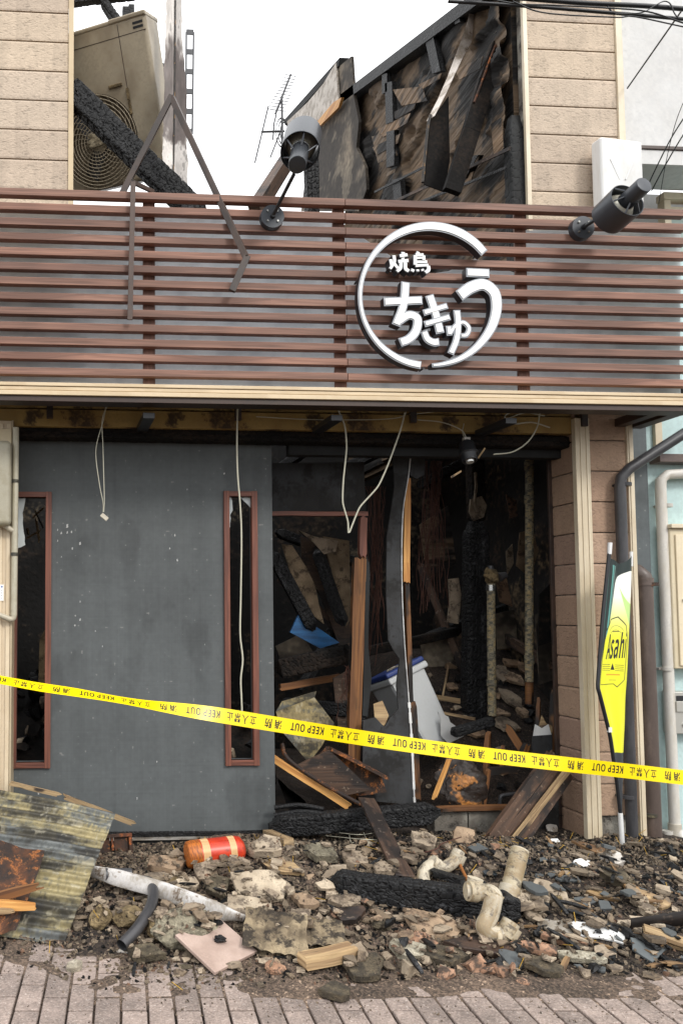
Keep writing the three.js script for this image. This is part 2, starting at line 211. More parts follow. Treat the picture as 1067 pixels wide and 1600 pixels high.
function charBeam(L, h, d, { seed = 1, cell = 0.035, deep = 0.1, rough = 0.1, tip = [0.35, 0.35] } = {}) {   // burnt timber along x, cracked into blocks
  const circ = 2 * (h + d), ns = Math.round(L / 0.009), nt = Math.max(20, Math.round(circ / 0.009)), pos = [], idx = [], uv = [];
  for (let i = 0; i <= ns; i++) for (let j = 0; j <= nt; j++) {
    const s = i / ns, a = (j / nt) * Math.PI * 2, jj = j % nt, ca = Math.cos(a), sa = Math.sin(a), e = Math.pow(Math.pow(Math.abs(ca), 8) + Math.pow(Math.abs(sa), 8), -0.125);
    const [c1, c2] = cells((s * L) / (cell * 1.1) / 64 + seed * 0.37, (jj / nt) * circ / cell / 64, 64, 64, seed), gr = sm(0.0, 0.14, c2 - c1);
    let k = 1 - deep * (1 - gr) - 0.035 * c1 + rough * (n3(s * L * 6, ca * 1.3 + seed, sa * 1.3, seed) - 0.5);
    k *= mix(tip[0], 1, sm(0, 0.06 + 0.03 * n3(ca * 2, sa * 2, seed), s)) * mix(tip[1], 1, sm(0, 0.06 + 0.03 * n3(ca * 2, sa * 2, seed + 4), 1 - s));
    const bow = 0.02 * L * (n3(s * 2.3, seed, 2) - 0.5);
    pos.push((s - 0.5) * L + 0.006 * (n3(s * 40, ca * 3, sa * 3, seed) - 0.5), sa * e * h / 2 * k + bow, ca * e * d / 2 * k); uv.push(s * L, (j / nt) * circ);
  }
  for (let i = 0; i < ns; i++) for (let j = 0; j < nt; j++) { const a = i * (nt + 1) + j, b = a + nt + 1; idx.push(a, b, a + 1, b, b + 1, a + 1); }
  for (const [i, f] of [[0, 1], [ns, 0]]) { const c = pos.length / 3; pos.push((i / ns - 0.5) * L * 1.004, 0, 0); uv.push(0, 0); for (let j = 0; j < nt; j++) { const a = i * (nt + 1) + j; f ? idx.push(c, a, a + 1) : idx.push(c, a + 1, a); } }
  const g = new THREE.BufferGeometry(); g.setAttribute('position', new THREE.Float32BufferAttribute(pos, 3)); g.setAttribute('uv', new THREE.Float32BufferAttribute(uv, 2)); g.setIndex(idx);
  return flat(g);
}
function chunk(sx, sy, sz, seed = 1, n = 16) {                          // broken lump with flat faces
  const r = rng(seed * 131 + 7), pts = [];
  for (let i = 0; i < n; i++) { const a = r() * 6.283, b = Math.asin(r() * 2 - 1), q = Math.cos(b), c = [Math.cos(a) * q, Math.sin(b), Math.sin(a) * q], m = Math.max(...c.map(Math.abs)), k = mix(1, 1 / m, 0.65) * (0.82 + 0.3 * r()); pts.push(V(c[0] * k * sx / 2, c[1] * k * sy / 2, c[2] * k * sz / 2)); }
  return boxUV(new ConvexGeometry(pts), r() * 5, r() * 5);
}
function rock(sx, sy, sz, seed = 1, det = 9, cuts = 7, amp = 0.14) {    // rounded rubble stone: faces knocked off, rough skin
  const r = rng(seed * 77 + 3), g = new THREE.IcosahedronGeometry(1, det), p = g.attributes.position, pl = Array.from({ length: cuts }, () => [V(r() - 0.5, (r() - 0.5) * 1.1, r() - 0.5).normalize(), 0.55 + 0.35 * r()]), q = V();
  for (let i = 0; i < p.count; i++) {
    q.fromBufferAttribute(p, i);
    for (const [n, d] of pl) { const e = q.dot(n) - d; if (e > 0) q.addScaledVector(n, -e * 0.92); }
    const k = 1 + amp * (n3(q.x * 3, q.y * 3, q.z * 3, seed) - 0.5) * 2 + amp * 0.6 * (n3(q.x * 9, q.y * 9, q.z * 9, seed + 3) - 0.5);
    p.setXYZ(i, q.x * k * sx / 2, q.y * k * sy / 2, q.z * k * sz / 2);
  }
  return boxUV(flat(g), r() * 5, r() * 5);
}
function shard(w, d, t, seed = 1, n = 7, rough = 0.25) { n = Math.min(n, 7);                // broken slab lying flat: outline in x and z, thickness t
  const r = rng(seed * 91 + 11), pts = [], ex = 1.6 + r();
  for (let i = 0; i < n; i++) { const a = ((i + 0.85 * (r() - 0.5)) / n) * 6.283, c = Math.cos(a), s = Math.sin(a), e = Math.pow(Math.pow(Math.abs(c), 3 * ex / 2) + Math.pow(Math.abs(s), 3 * ex / 2), -1 / (3 * ex / 2)), k = e * (1 - (rough + 0.12) * r()); pts.push([c * k * w / 2, s * k * d / 2]); }
  const out = tear(pts, Math.min(w, d) * 0.03, Math.min(w, d) * 0.2, seed);
  const s = new THREE.Shape(out.map(([x, y]) => new THREE.Vector2(x, y))), g = new THREE.ExtrudeGeometry(s, { depth: t * 0.8, bevelEnabled: true, bevelThickness: t * 0.1, bevelSize: t * 0.12, bevelSegments: 1 });
  g.rotateX(-Math.PI / 2); const q = g.attributes.position;
  for (let i = 0; i < q.count; i++) { const x = q.getX(i), y = q.getY(i), z = q.getZ(i); q.setXYZ(i, x, y + t * 0.5 * (n3(x * 26, z * 26, seed, seed) - 0.5) + Math.max(w, d) * 0.1 * (n3(x * 5, z * 5, seed + 40, 3) - 0.5), z); }
  return boxUV(flat(g), r() * 5, r() * 5);
}

// ---------------------------------------------------------------- objects
const taken = {};
const numbered = (n) => { const k = (taken[n] = (taken[n] ?? -1) + 1); return k ? n + '_' + String(k).padStart(3, '0') : n; };
function mesh(name, g, m, parent) { const o = new THREE.Mesh(g, m); o.name = name; o.castShadow = o.receiveShadow = true; parent.add(o); return o; }
function tag(o, label, category, group) { o.userData.kind = 'thing'; o.userData.label = label; o.userData.category = category; if (group) o.userData.group = group; return o; }
function thing(name, label, category, group) { const o = new THREE.Group(); o.name = numbered(name); scene.add(o); return tag(o, label, category, group); }
function solo(name, label, category, g, m, group) { const o = mesh(numbered(name), g, m, scene); return tag(o, label, category, group); }
function struct(name, g, m) { const o = mesh(name, g, m, scene); o.userData.kind = 'structure'; return o; }
function settle() {                                                    // move every thing's origin to the middle of its base
  const b = new THREE.Box3();
  for (const o of scene.children) {
    if (!o.userData.label || o.position.lengthSq() > 0 || o.userData.kind !== 'thing') continue;
    o.updateMatrixWorld(true); b.setFromObject(o); const c = V((b.min.x + b.max.x) / 2, b.min.y, (b.min.z + b.max.z) / 2);
    if (o.isMesh && !o.isInstancedMesh) o.geometry.translate(-c.x, -c.y, -c.z); else if (o.isMesh) continue;
    for (const k of o.children) k.position.sub(c);
    o.position.copy(c);
  }
}

// ================================================================ the setting
struct('ground', boxUV(new THREE.PlaneGeometry(80, 80, 1, 1).rotateX(-Math.PI / 2)).translate(0, -0.03, 0), tint(M.dirt, 0.62, 0.66, 0.7));
const FWD = V(Math.sin(YAW), 0, -Math.cos(YAW)), RGT = V(Math.cos(YAW), 0, Math.sin(YAW));
const lay = (a, y, b) => V(RGT.x * a + FWD.x * b, y, camera.position.z + RGT.z * a + FWD.z * b);   // paving grid: a across, b away from the street
{
  const bed = struct('pavement', boxUV(new THREE.BoxGeometry(6.4, 0.02, 5)).rotateY(-YAW).translate(1.4, -0.025, 3.2), tint(M.dirt, 0.6, 0.56, 0.52));
  const kinds = [1, 2, 3].map((k) => boxUV(new RoundedBoxGeometry(0.0915, 0.03, 0.1915, 1, 0.005), k * 0.31, k * 0.17));
  const p = atY(540, 1578, 0).sub(camera.position), b0 = p.dot(FWD); R = rng(11);
  for (let c = -9; c < 29; c++) for (let r = -3; r < 6; r++) {
    const a = -0.014 + (c + 0.5) * 0.1, b = b0 + (r + 0.5) * 0.2 + (((c % 2) + 2) % 2) * 0.1;
    if (b > 3.75 || b < 2.3) continue;
    const o = mesh('brick', kinds[Math.floor(R() * 3)], M.paver[Math.floor(R() * 4)], bed);
    o.position.copy(lay(a, -0.015 + rr(-0.0025, 0.0025), b)); o.rotation.set(rr(-0.012, 0.012), -YAW + rr(-0.014, 0.014) + (R() < 0.5 ? Math.PI : 0), rr(-0.012, 0.012));
  }
}
// the debris heap: earth, ash and charcoal that the rubble lies on
const edge = (x) => 1.46 + 0.5 * sm(-0.5, 0.55, x) + 0.06 * sm(1.2, 2.4, x) + 0.16 * (fb(x * 0.2 + 3, 0.3, 8, 8, 3, 5) - 0.5) * 2;
function heap(x, z) {
  const n = fb(x * 0.25 + 7, z * 0.25 + 7, 9, 9, 5, 301) - 0.5, k = sm(0.16, 1.1, edge(x) - z), back = 1 - (0.72 + 0.22 * sm(0.95, 0.6, x)) * sm(0.42, -0.02, z);
  const hump = 0.05 * Math.exp(-(((x - 2.1) / 0.5) ** 2) - ((z - 0.55) / 0.4) ** 2) + 0.07 * Math.exp(-(((x - 0.95) / 0.35) ** 2) - ((z - 0.55) / 0.3) ** 2);
  return -0.012 + sm(-0.06, 0.1, edge(x) - z) * 0.013 + (0.12 + 0.1 * n) * k * back + hump * k + 0.05 * n * sm(0, 0.3, edge(x) - z) - 0.05 * sm(0.25, -0.25, x) * sm(1.1, 0.3, z);
}
function onHeap(u, v, lift = 0) { const d = line(u, v), p = V(); for (let t = 2; t < 9; t += 0.006) { p.copy(d).multiplyScalar(t).add(camera.position); if (p.y - lift < heap(p.x, p.z) || p.z < -0.6) break; } return p; }
{
  const g = new THREE.PlaneGeometry(4.9, 2.55, 300, 170).rotateX(-Math.PI / 2).translate(1.4, 0, 0.88), p = g.attributes.position, c = [], uv = g.attributes.uv;
  for (let i = 0; i < p.count; i++) {
    const x = p.getX(i), z = p.getZ(i), f = fb(x * 0.3 + 2, z * 0.3 + 5, 40, 40, 3, 77), y = heap(x, z) + 0.022 * (f - 0.5) * sm(-0.02, 0.2, edge(x) - z) - 0.012 * sm(0.01, -0.12, edge(x) - z + 0.1 * (f - 0.5));
    p.setY(i, y); uv.setXY(i, x, z);
    const bias = 0.16 * sm(1.0, 2.4, x) + 0.14 * (z < 0.25 ? 1 : 0) - 0.1, k = 0.9 * sm(0.16, 0.34, edge(x) - z + 0.2 * (f - 0.5)) * sm(0.5, 0.56, fb(x * 0.25 + 1, z * 0.25 + 4, 9, 9, 6, 55) + bias + 0.25 * (f - 0.5));   // charcoal and ash lie in ragged patches
    c.push(mix(1.15, 0.26, k), mix(1.1, 0.245, k), mix(1.02, 0.235, k));
  }
  g.setAttribute('color', new THREE.Float32BufferAttribute(c, 3)); g.computeVertexNormals();
  const o = struct('debris_ground', g, vtx(M.dirt));
}

// ================================================================ the burnt shop
const shop = thing('burnt_shop', 'burnt out two storey shop with dark grey front wall, beige siding and open upper floor', 'building');
const boards = (parent, x0, x1, yTop, pitch, n, zFront, mats, place) => {       // lapped siding boards, one mesh each, sharing three geometries
  const w = x1 - x0, kinds = [0, 1, 2].map((k) => { const s = new THREE.Shape([[0, 0], [0.016, 0], [0.018, 0.012], [0.018, pitch - 0.02], [0.012, pitch - 0.007], [0, pitch - 0.007]].map(([a, b]) => new THREE.Vector2(a, b))); const g = new THREE.ExtrudeGeometry(s, { depth: w, bevelEnabled: false }).rotateY(-Math.PI / 2).translate(w / 2, 0, -0.018); return boxUV(g.index ? g : g, k * 0.33, k * 0.41); });
  for (let i = 0; i < n; i++) { const o = mesh('siding_board', kinds[(i * 2 + (i >> 2)) % 3], mats[(i * 3 + (i >> 1)) % mats.length], parent); place ? place(o, i) : o.position.set((x0 + x1) / 2, yTop - pitch * (i + 1), zFront); }
};
// measured corners
const xPil0 = X(906, 1000, 0), xPil1 = X(929, 1000, 0), xPil2 = X(987, 1000, 0), xPil3 = X(997, 1000, 0), xOpen = xPil0 + 0.004;
const xLeft = X(19, 1000, 0), zw = -0.2, xWall1 = X(427, 1000, zw), xWall0 = xLeft - 0.3, yHead = Y(500, 676, zw), ySill = 0.068;
{ // grey front wall with two slit windows
  const hole = (u0, u1, v0, v1) => { const a = at(u0, v0, zw), b = at(u1, v1, zw); return [[a.x, b.y], [b.x, b.y], [b.x, a.y], [a.x, a.y]]; };
  const hs = [hole(28, 70, 777, 1191), hole(357, 396, 776, 1187)];
  const wall = mesh('front_wall', plate([[xWall0, ySill], [xWall1, ySill], [xWall1, yHead + 0.1], [xWall0, yHead + 0.1]], 0.06, { holes: hs }).translate(0, 0, zw), M.grey, shop);
  hs.forEach((h, k) => {
    const [[x0, y0], , [x1, y1]] = h, w = 0.036, wi = mesh('window', merge([upright(span(x0 - w, x0 + 0.002, y0 - w, y1 + w, zw - 0.03, zw + 0.022, 0.003)), upright(span(x1 - 0.002, x1 + w, y0 - w, y1 + w, zw - 0.03, zw + 0.022, 0.003)), span(x0 + 0.001, x1 - 0.001, y1, y1 + w - 0.002, zw - 0.028, zw + 0.0205, 0.003), span(x0 + 0.001, x1 - 0.001, y0 - w + 0.002, y0, zw - 0.028, zw + 0.0205, 0.003)]), M.frameWood, shop);
    // pale jagged bits in the rebate; the left one stands in for bright sky
    const paleMat = new THREE.MeshPhysicalMaterial({ color: 0xdfe6e6, roughness: 0.12, transmission: 0.35, thickness: 0, side: THREE.DoubleSide });
    const bits = k ? [[[x0, y1], [x0, y1 - 0.22], [x0 + 0.012, y1 - 0.2], [x0 + 0.014, y1 - 0.12], [x0 + 0.03, y1 - 0.09], [x0 + 0.022, y1]], [[x1, y1], [x1, y1 - 0.07], [x1 - 0.02, y1 - 0.05], [x1 - 0.06, y1 - 0.012], [x1 - 0.07, y1]]]
      : [[[x0, y1], [x0, y1 - 0.33], [x0 + 0.05, y1 - 0.31], [x0 + 0.036, y1 - 0.2], [x0 + 0.03, y1 - 0.1], [x0 + 0.05, y1]]];
    for (const b of bits) mesh('pale_bit', plate(tear(b, 0.004, 0.03, 5 + k), 0.004).translate(0, 0, zw - 0.02), paleMat, wi);
  });
  R = rng(5);                                                          // chips and splashes knocked into the paint
  const flecks = [];
  for (const [u, v, s] of [[105, 822, 6], [90, 828, 3], [96, 833, 4], [105, 832, 4], [112, 831, 4], [90, 845, 3], [125, 849, 5], [113, 857, 4], [96, 870, 3], [118, 962, 3], [125, 968, 4], [117, 977, 3], [149, 986, 3], [273, 836, 4], [277, 875, 4], [265, 857, 3], [292, 765, 3], [350, 740, 3], [125, 940, 3], [215, 1098, 3], [60, 1240, 4], [214, 1248, 4], [330, 1235, 3], [245, 1190, 3], [160, 1010, 3], [320, 1007, 2]]) { const p = at(u, v, zw); flecks.push(plate(tear([[-s / 1100, -s / 500], [s / 900, -s / 700], [s / 1500, s / 450], [-s / 1300, s / 800]], 0.003, 0.004, u), 0.002).translate(p.x, p.y, zw + 0.0015)); }
  mesh('paint_chips', merge(flecks), tint(M.white, 0.6), shop).userData.kind = 'stuff';
  mesh('base_beam', along(charBeam(xWall1 - xWall0 + 0.05, 0.045, 0.07, { seed: 4, cell: 0.03 }), V(xWall0, ySill - 0.022, zw - 0.03), V(xWall1 + 0.04, ySill - 0.022, zw - 0.03)), M.char, shop);
  mesh('plinth', span(xWall0, xOpen + 0.3, -0.03, 0.028, -0.6, zw + 0.03, 0.004), M.shade, shop);
  mesh('plinth_edging', span(xWall0, xWall1, 0.0285, 0.036, zw + 0.0, zw + 0.05, 0.002), tint(M.paleTin, 0.6), shop);
}
{ // left pier: ribbed beige cladding
  const p = mesh('ribbed_cladding', span(xLeft - 0.6, xLeft - 0.012, -0.03, yHead, -0.26, 0, 0.004), tint(M.cream, 0.95, 0.9, 0.86), shop);
  for (let i = 0; i < 7; i++) mesh('rib', span(xLeft - 0.04 - i * 0.05, xLeft - 0.014 - i * 0.05, 0.0, yHead - 0.02, 0.0015, 0.01, 0.003), tint(M.cream, 1.0, 0.95, 0.9), p);
  mesh('corner_trim', span(xLeft - 0.0115, xLeft, 0.0, yHead, -0.22, 0.012, 0.002), tint(M.cream, 0.7, 0.66, 0.6), shop);
}
{ // right pier: siding boards round the corner, cream edge trims
  const top = yHead + 0.02, pitch = 0.2025, pier = mesh('pier', span(xPil0 + 0.03, xPil3 - 0.01, -0.03, top, -0.28, -0.02, 0.004), M.block, shop);
  boards(pier, xPil1, xPil2, top - 0.09 + pitch, pitch, 13, 0.0, [M.sidingRedShaded, M.sidingRedShadedB, tint(M.siding, 0.78, 0.66, 0.6)]);
  const zb = -0.27;                                                    // the reveal faces the doorway
  boards(pier, zb, -0.03, 0, pitch, 14, 0, [M.sidingRedShadedB, M.sidingRedShaded, tint(M.siding, 0.58, 0.47, 0.44)], (o, i) => { o.rotation.y = -Math.PI / 2; o.position.set(xPil0 + 0.012, top - 0.09 + pitch - pitch * (i + 1), (zb - 0.03) / 2); });
  mesh('corner_trim', merge([span(xPil0, xPil1 - 0.001, -0.03, top + 0.05, -0.028, 0.012, 0.003), span(xPil0 + 0.03, xPil0 + 0.036, -0.02, top + 0.04, 0.0125, 0.018, 0.001), span(xPil0 + 0.07, xPil0 + 0.078, -0.02, top + 0.04, 0.0125, 0.018, 0.001)]), M.cream, shop);
  mesh('corner_trim', merge([span(xPil2 + 0.001, xPil3, -0.03, top + 0.3, -0.2, 0.014, 0.003), span(xPil2 + 0.012, xPil2 + 0.018, -0.02, top + 0.28, 0.0145, 0.019, 0.001)]), M.cream, shop);
  mesh('reveal_trim', span(xPil0 - 0.012, xPil0 + 0.02, -0.03, top, -0.292, -0.272, 0.002), M.brownPaint, shop);
}
{ // room behind: floor, soot black walls, ceiling
  const xr = xOpen + 0.62, z1 = -3.4, yc = yHead + 0.2;
  mesh('room_wall', span(xPil0 + 0.05, xr + 0.1, 0, yc, -0.36, -0.295, 0.003), M.soot, shop);
  mesh('room_floor', span(xWall0, xr + 0.1, -0.03, 0.03, z1, -0.602, 0.004), M.soot, shop);
  mesh('room_wall', span(xWall0 - 0.1, xr + 0.1, 0, yc + 1.7, z1 - 0.1, z1, 0.004), M.sootWall, shop);
  mesh('room_wall', span(xWall0 - 0.1, xWall0, 0, yc + 1, z1, zw - 0.07, 0.004), M.sootWall, shop);
  const g = new THREE.PlaneGeometry(3.1, yc + 1.3, 60, 60), p = g.attributes.position, q = new THREE.BoxGeometry(0.1, yc + 1.3, 3.1).translate(0.06, 0, 0);
  for (let i = 0; i < p.count; i++) p.setZ(i, 0.035 * (n3(p.getX(i) * 3, p.getY(i) * 3, 2) - 0.5) + 0.02 * sm(0.5, 0.6, n3(p.getX(i) * 5, p.getY(i) * 4, 8)));
  g.rotateY(-Math.PI / 2); g.computeVertexNormals();
  mesh('room_wall', merge([boxUV(g), q].map((k) => k.translate(xr, (yc + 1.3) / 2, -0.285 - 1.55))), tint(M.sootWall, 1.5, 1.35, 1.2), shop);
  mesh('ceiling', span(xWall0 - 0.1, xr + 0.1, yc + 0.001, yc + 0.12, -1.05, 0.05, 0.004), M.soot, shop);   // burnt through further back
  for (let i = 0; i < 6; i++) mesh('ceiling_joist', along(charBeam(2.9, 0.09, 0.06, { seed: 40 + i, cell: 0.04 }), V(xWall0 + 0.25 + i * 0.58, yc - 0.07, z1 + 0.1), V(xWall0 + 0.25 + i * 0.58, yc - 0.07, -0.35)), M.char, shop);
}
{ // head of the opening: scorched ochre boards above a black lintel
  const y = (v) => Y(500, v, -0.03), x0 = xWall0, x1 = xPil3 - 0.01;
  mesh('head_board', span(x0, x1, y(672), y(646), -0.09, -0.03, 0.003), tint(M.ochre, 0.8, 0.76, 0.72), shop);
  mesh('head_board', span(x0, x1, y(643.5), y(600), -0.09, -0.045, 0.003), M.ochre, shop);
  mesh('lintel', along(charBeam(x1 - x0, 0.075, 0.13, { seed: 12, cell: 0.05, deep: 0.08, rough: 0.1, tip: [1, 1] }), V(x0, y(682) + 0.0, -0.13), V(x1, y(682), -0.13)), M.soot, shop);
  mesh('head_beam', span(X(455, 684, -0.1), x1 - 0.02, Y(700, 713, -0.15), Y(700, 692, -0.15), -0.24, -0.16, 0.003), M.shade, shop);
  mesh('wall_head_strip', span(x0, xWall1 + 0.01, Y(300, 690, zw), Y(300, 676, zw), zw - 0.02, zw + 0.06, 0.003), M.soot, shop);
}
// upper storey: what is left of the front
{
  const up = (u0, u1, v0, v1, n, name) => {
    const x0 = X(u0, v0, 0), x1 = X(u1, v0, 0), yb = Y(u0, v0, 0), pitch = 0.197, o = mesh(name, span(x0 + 0.004, x1 - 0.004, yHead + 0.3, yb + n * pitch, -0.12, -0.02, 0.004), M.block, shop);
    boards(o, x0, x1, yb + n * pitch, pitch, n, 0, [M.siding, M.sidingB, M.sidingC]);
    return [x0, x1, yb + n * pitch];
  };
  const [l0, l1, yt] = up(-260, 106, 332, 0, 11, 'upper_wall');
  mesh('corner_trim', span(l1 + 0.001, l1 + 0.034, yHead + 0.3, yt, -0.13, 0.012, 0.002), tint(M.cream, 0.86, 0.78, 0.66), shop);
  const [r0, r1, yu] = up(830, 969, 342, 0, 11, 'upper_wall');
  mesh('corner_trim', span(r0 - 0.03, r0 - 0.001, yHead + 0.3, yu - 0.32, -0.015, 0.012, 0.002), M.cream, shop);
  mesh('corner_trim', span(r1 + 0.001, r1 + 0.045, yHead + 0.1, yu, -0.13, 0.014, 0.002), M.cream, shop);
  mesh('corner_stud', along(charBeam(1.85, 0.1, 0.11, { seed: 21, cell: 0.05, deep: 0.06, rough: 0.08, tip: [1, 0.6] }), V(r0 - 0.06, yHead + 0.3, -0.075), V(r0 - 0.06, yHead + 2.15, -0.075), V(0, 0, 1)), M.shade, shop);
  // party wall inside, seen from the street through the missing front: scorched felt on boards under the roof slope
  const xr = r0 - 0.04, roof = (z) => 5.72 - 0.42 * z, gy = 130, gz = 150, g = new THREE.PlaneGeometry(1, 1, gz, gy), p = g.attributes.position, uv = g.attributes.uv;
  for (let i = 0; i < p.count; i++) {
    const s = p.getX(i) + 0.5, t = p.getY(i) + 0.5, z = -0.14 - s * 3.25 - 0.16 * (n3(t * 9, 1, 4) - 0.5), y = mix(yHead + 0.25, roof(z), t);
    const fold = Math.abs(fb(z * 0.12 + 3, y * 0.3 + 1 + 0.06 * n3(z * 2, y, 6), 9, 22, 4, 9) - 0.5), flap = sm(0.52, 0.56, fb(z * 0.2 + 5, y * 0.28 + 2, 7, 8, 4, 19));
    p.setXYZ(i, xr - 0.09 * fold - 0.05 * flap, y, z); uv.setXY(i, z + 8, y);
  }
  g.computeVertexNormals();
  const pw = mesh('party_wall', mergeGeometries([g.toNonIndexed(), boxUV(plate([[0.14, yHead + 0.2], [3.4, yHead + 0.2], [3.4, roof(-3.4) - 0.02], [0.14, roof(-0.14) - 0.02]], 0.08)).rotateY(Math.PI / 2).translate(xr + 0.1, 0, 0)].map((q) => { q.deleteAttribute('color'); return q; })), M.burntFelt, shop);
  const far = (list, x, t, m, name) => { const pts = list.map(([u, v]) => { const d = line(u, v), k = (x - camera.position.x) / d.x, w = d.multiplyScalar(k).add(camera.position); return [-w.z, w.y]; }); return mesh(name, plate(pts, t).rotateY(Math.PI / 2).translate(x + t, 0, 0), m, pw); };
  far(tear([[548, 88], [552, 150], [560, 190], [556, 230], [570, 262], [572, 296], [560, 330], [470, 330], [480, 250], [500, 180], [520, 112]], 0.03, 0.08, 3), xr - 0.13, 0.03, M.smoked, 'torn_lining');
  far(tear([[524, 98], [528, 155], [500, 185], [470, 208], [450, 200], [448, 190], [480, 160], [505, 130]], 0.01, 0.2, 9), xr - 0.16, 0.02, tint(M.paleTin, 0.78, 0.74, 0.7), 'barge_sheet');
  far([[445, 196], [528, 103], [530, 90], [443, 188]], xr - 0.15, 0.1, M.shade, 'barge_board');
  far(tear([[533, 152], [528, 168], [500, 196], [482, 206], [505, 178], [520, 160]], 0.012, 0.1, 12), xr - 0.2, 0.03, M.pine, 'splintered_rafter_end');
  for (const [u, v, w, h, tilt] of [[606, 160, 11, 60, 0.03], [609, 232, 12, 52, 0], [668, 82, 13, 58, 0.22], [618, 296, 12, 30, 0.1], [600, 130, 8, 26, 0], [708, 24, 8, 20, 0.3], [735, 262, 22, 34, -0.6]]) far(tear([[u - w / 2, v - h / 2], [u + w / 2, v - h / 2 - 3], [u + w / 2 + tilt * h, v + h / 2], [u - w / 2 + tilt * h, v + h / 2 + 4]], 0.012, 0.1, u), xr - 0.12, 0.045, M.char, 'charred_batten');
  for (const [u0, v0, u1, v1, r] of [[600, 322, 796, 232, 0.012], [640, 322, 790, 262, 0.01], [585, 300, 660, 262, 0.01]]) { const on = (u, v) => { const d = line(u, v), k = (xr - 0.13 - camera.position.x) / d.x; return d.multiplyScalar(k).add(camera.position); }; mesh('lath', bar(on(u0, v0), on(u1, v1), r * 2, r), r > 0.011 ? M.board : M.char, pw); }
  const feltB = tint(M.burntFelt, 1.25, 1.2, 1.15), feltC = tint(M.burntFelt, 1.6, 1.5, 1.4);
  for (const [u, v, w, h, sd] of [[776, 215, 20, 64, 1], [640, 150, 54, 30, 4], [600, 230, 40, 50, 6]]) far(tear([[u - w / 2, v - h / 3], [u + w / 3, v - h / 2], [u + w / 2, v + h / 4], [u - w / 4, v + h / 2]], 0.09, 0.07, sd + 60), xr - 0.1 - 0.012 * (sd % 3), 0.006, [M.burntFelt, feltB, feltC][sd % 3], 'peeling_felt');
  for (let i = 0; i < 12; i++) { const u = 580 + 160 * hash(i, 3, 8), v = 40 + 270 * hash(i, 4, 8); if (v < 1.35 * (640 - u) + 60) continue; const w = 8 + 18 * hash(i, 5, 8), h = 3 + 8 * hash(i, 6, 8), e = -0.5 * w; far(tear([[u - w, v - e - h], [u + w, v + e - h], [u + w * 0.8, v + e + h], [u - w * 0.7, v - e + h * 0.6]], 0.07, 0.06, i + 90), xr - 0.1 - 0.02 * hash(i, 7, 8), 0.006, [feltB, M.burntFelt, feltB, feltC][i % 4], 'peeling_felt'); }
  // roof edge board running back above the wall
  mesh('roof_edge', bar(V(xr - 0.03, roof(0) + 0.02, 0), V(xr - 0.03, roof(-3.35) + 0.02, -3.35), 0.1, 0.2), M.char, shop);
  // timber under the antenna, a broken post of the rear wall
  mesh('sloping_rafter', bar(at(398, 330, -1.6), at(452, 245, -2.4), 0.13, 0.1), tint(M.board, 0.8, 0.75, 0.72), shop);
  mesh('rear_post', along(charBeam(1.5, 0.14, 0.12, { seed: 33, cell: 0.05 }), at(488, 385, -2.2), at(486, 268, -2.2), V(0, 0, 1)), M.char, shop);
  mesh('upper_floor', span(l0, r1, yHead + 0.3, yHead + 0.36, -1.0, -0.14, 0.004), M.soot, shop);
}

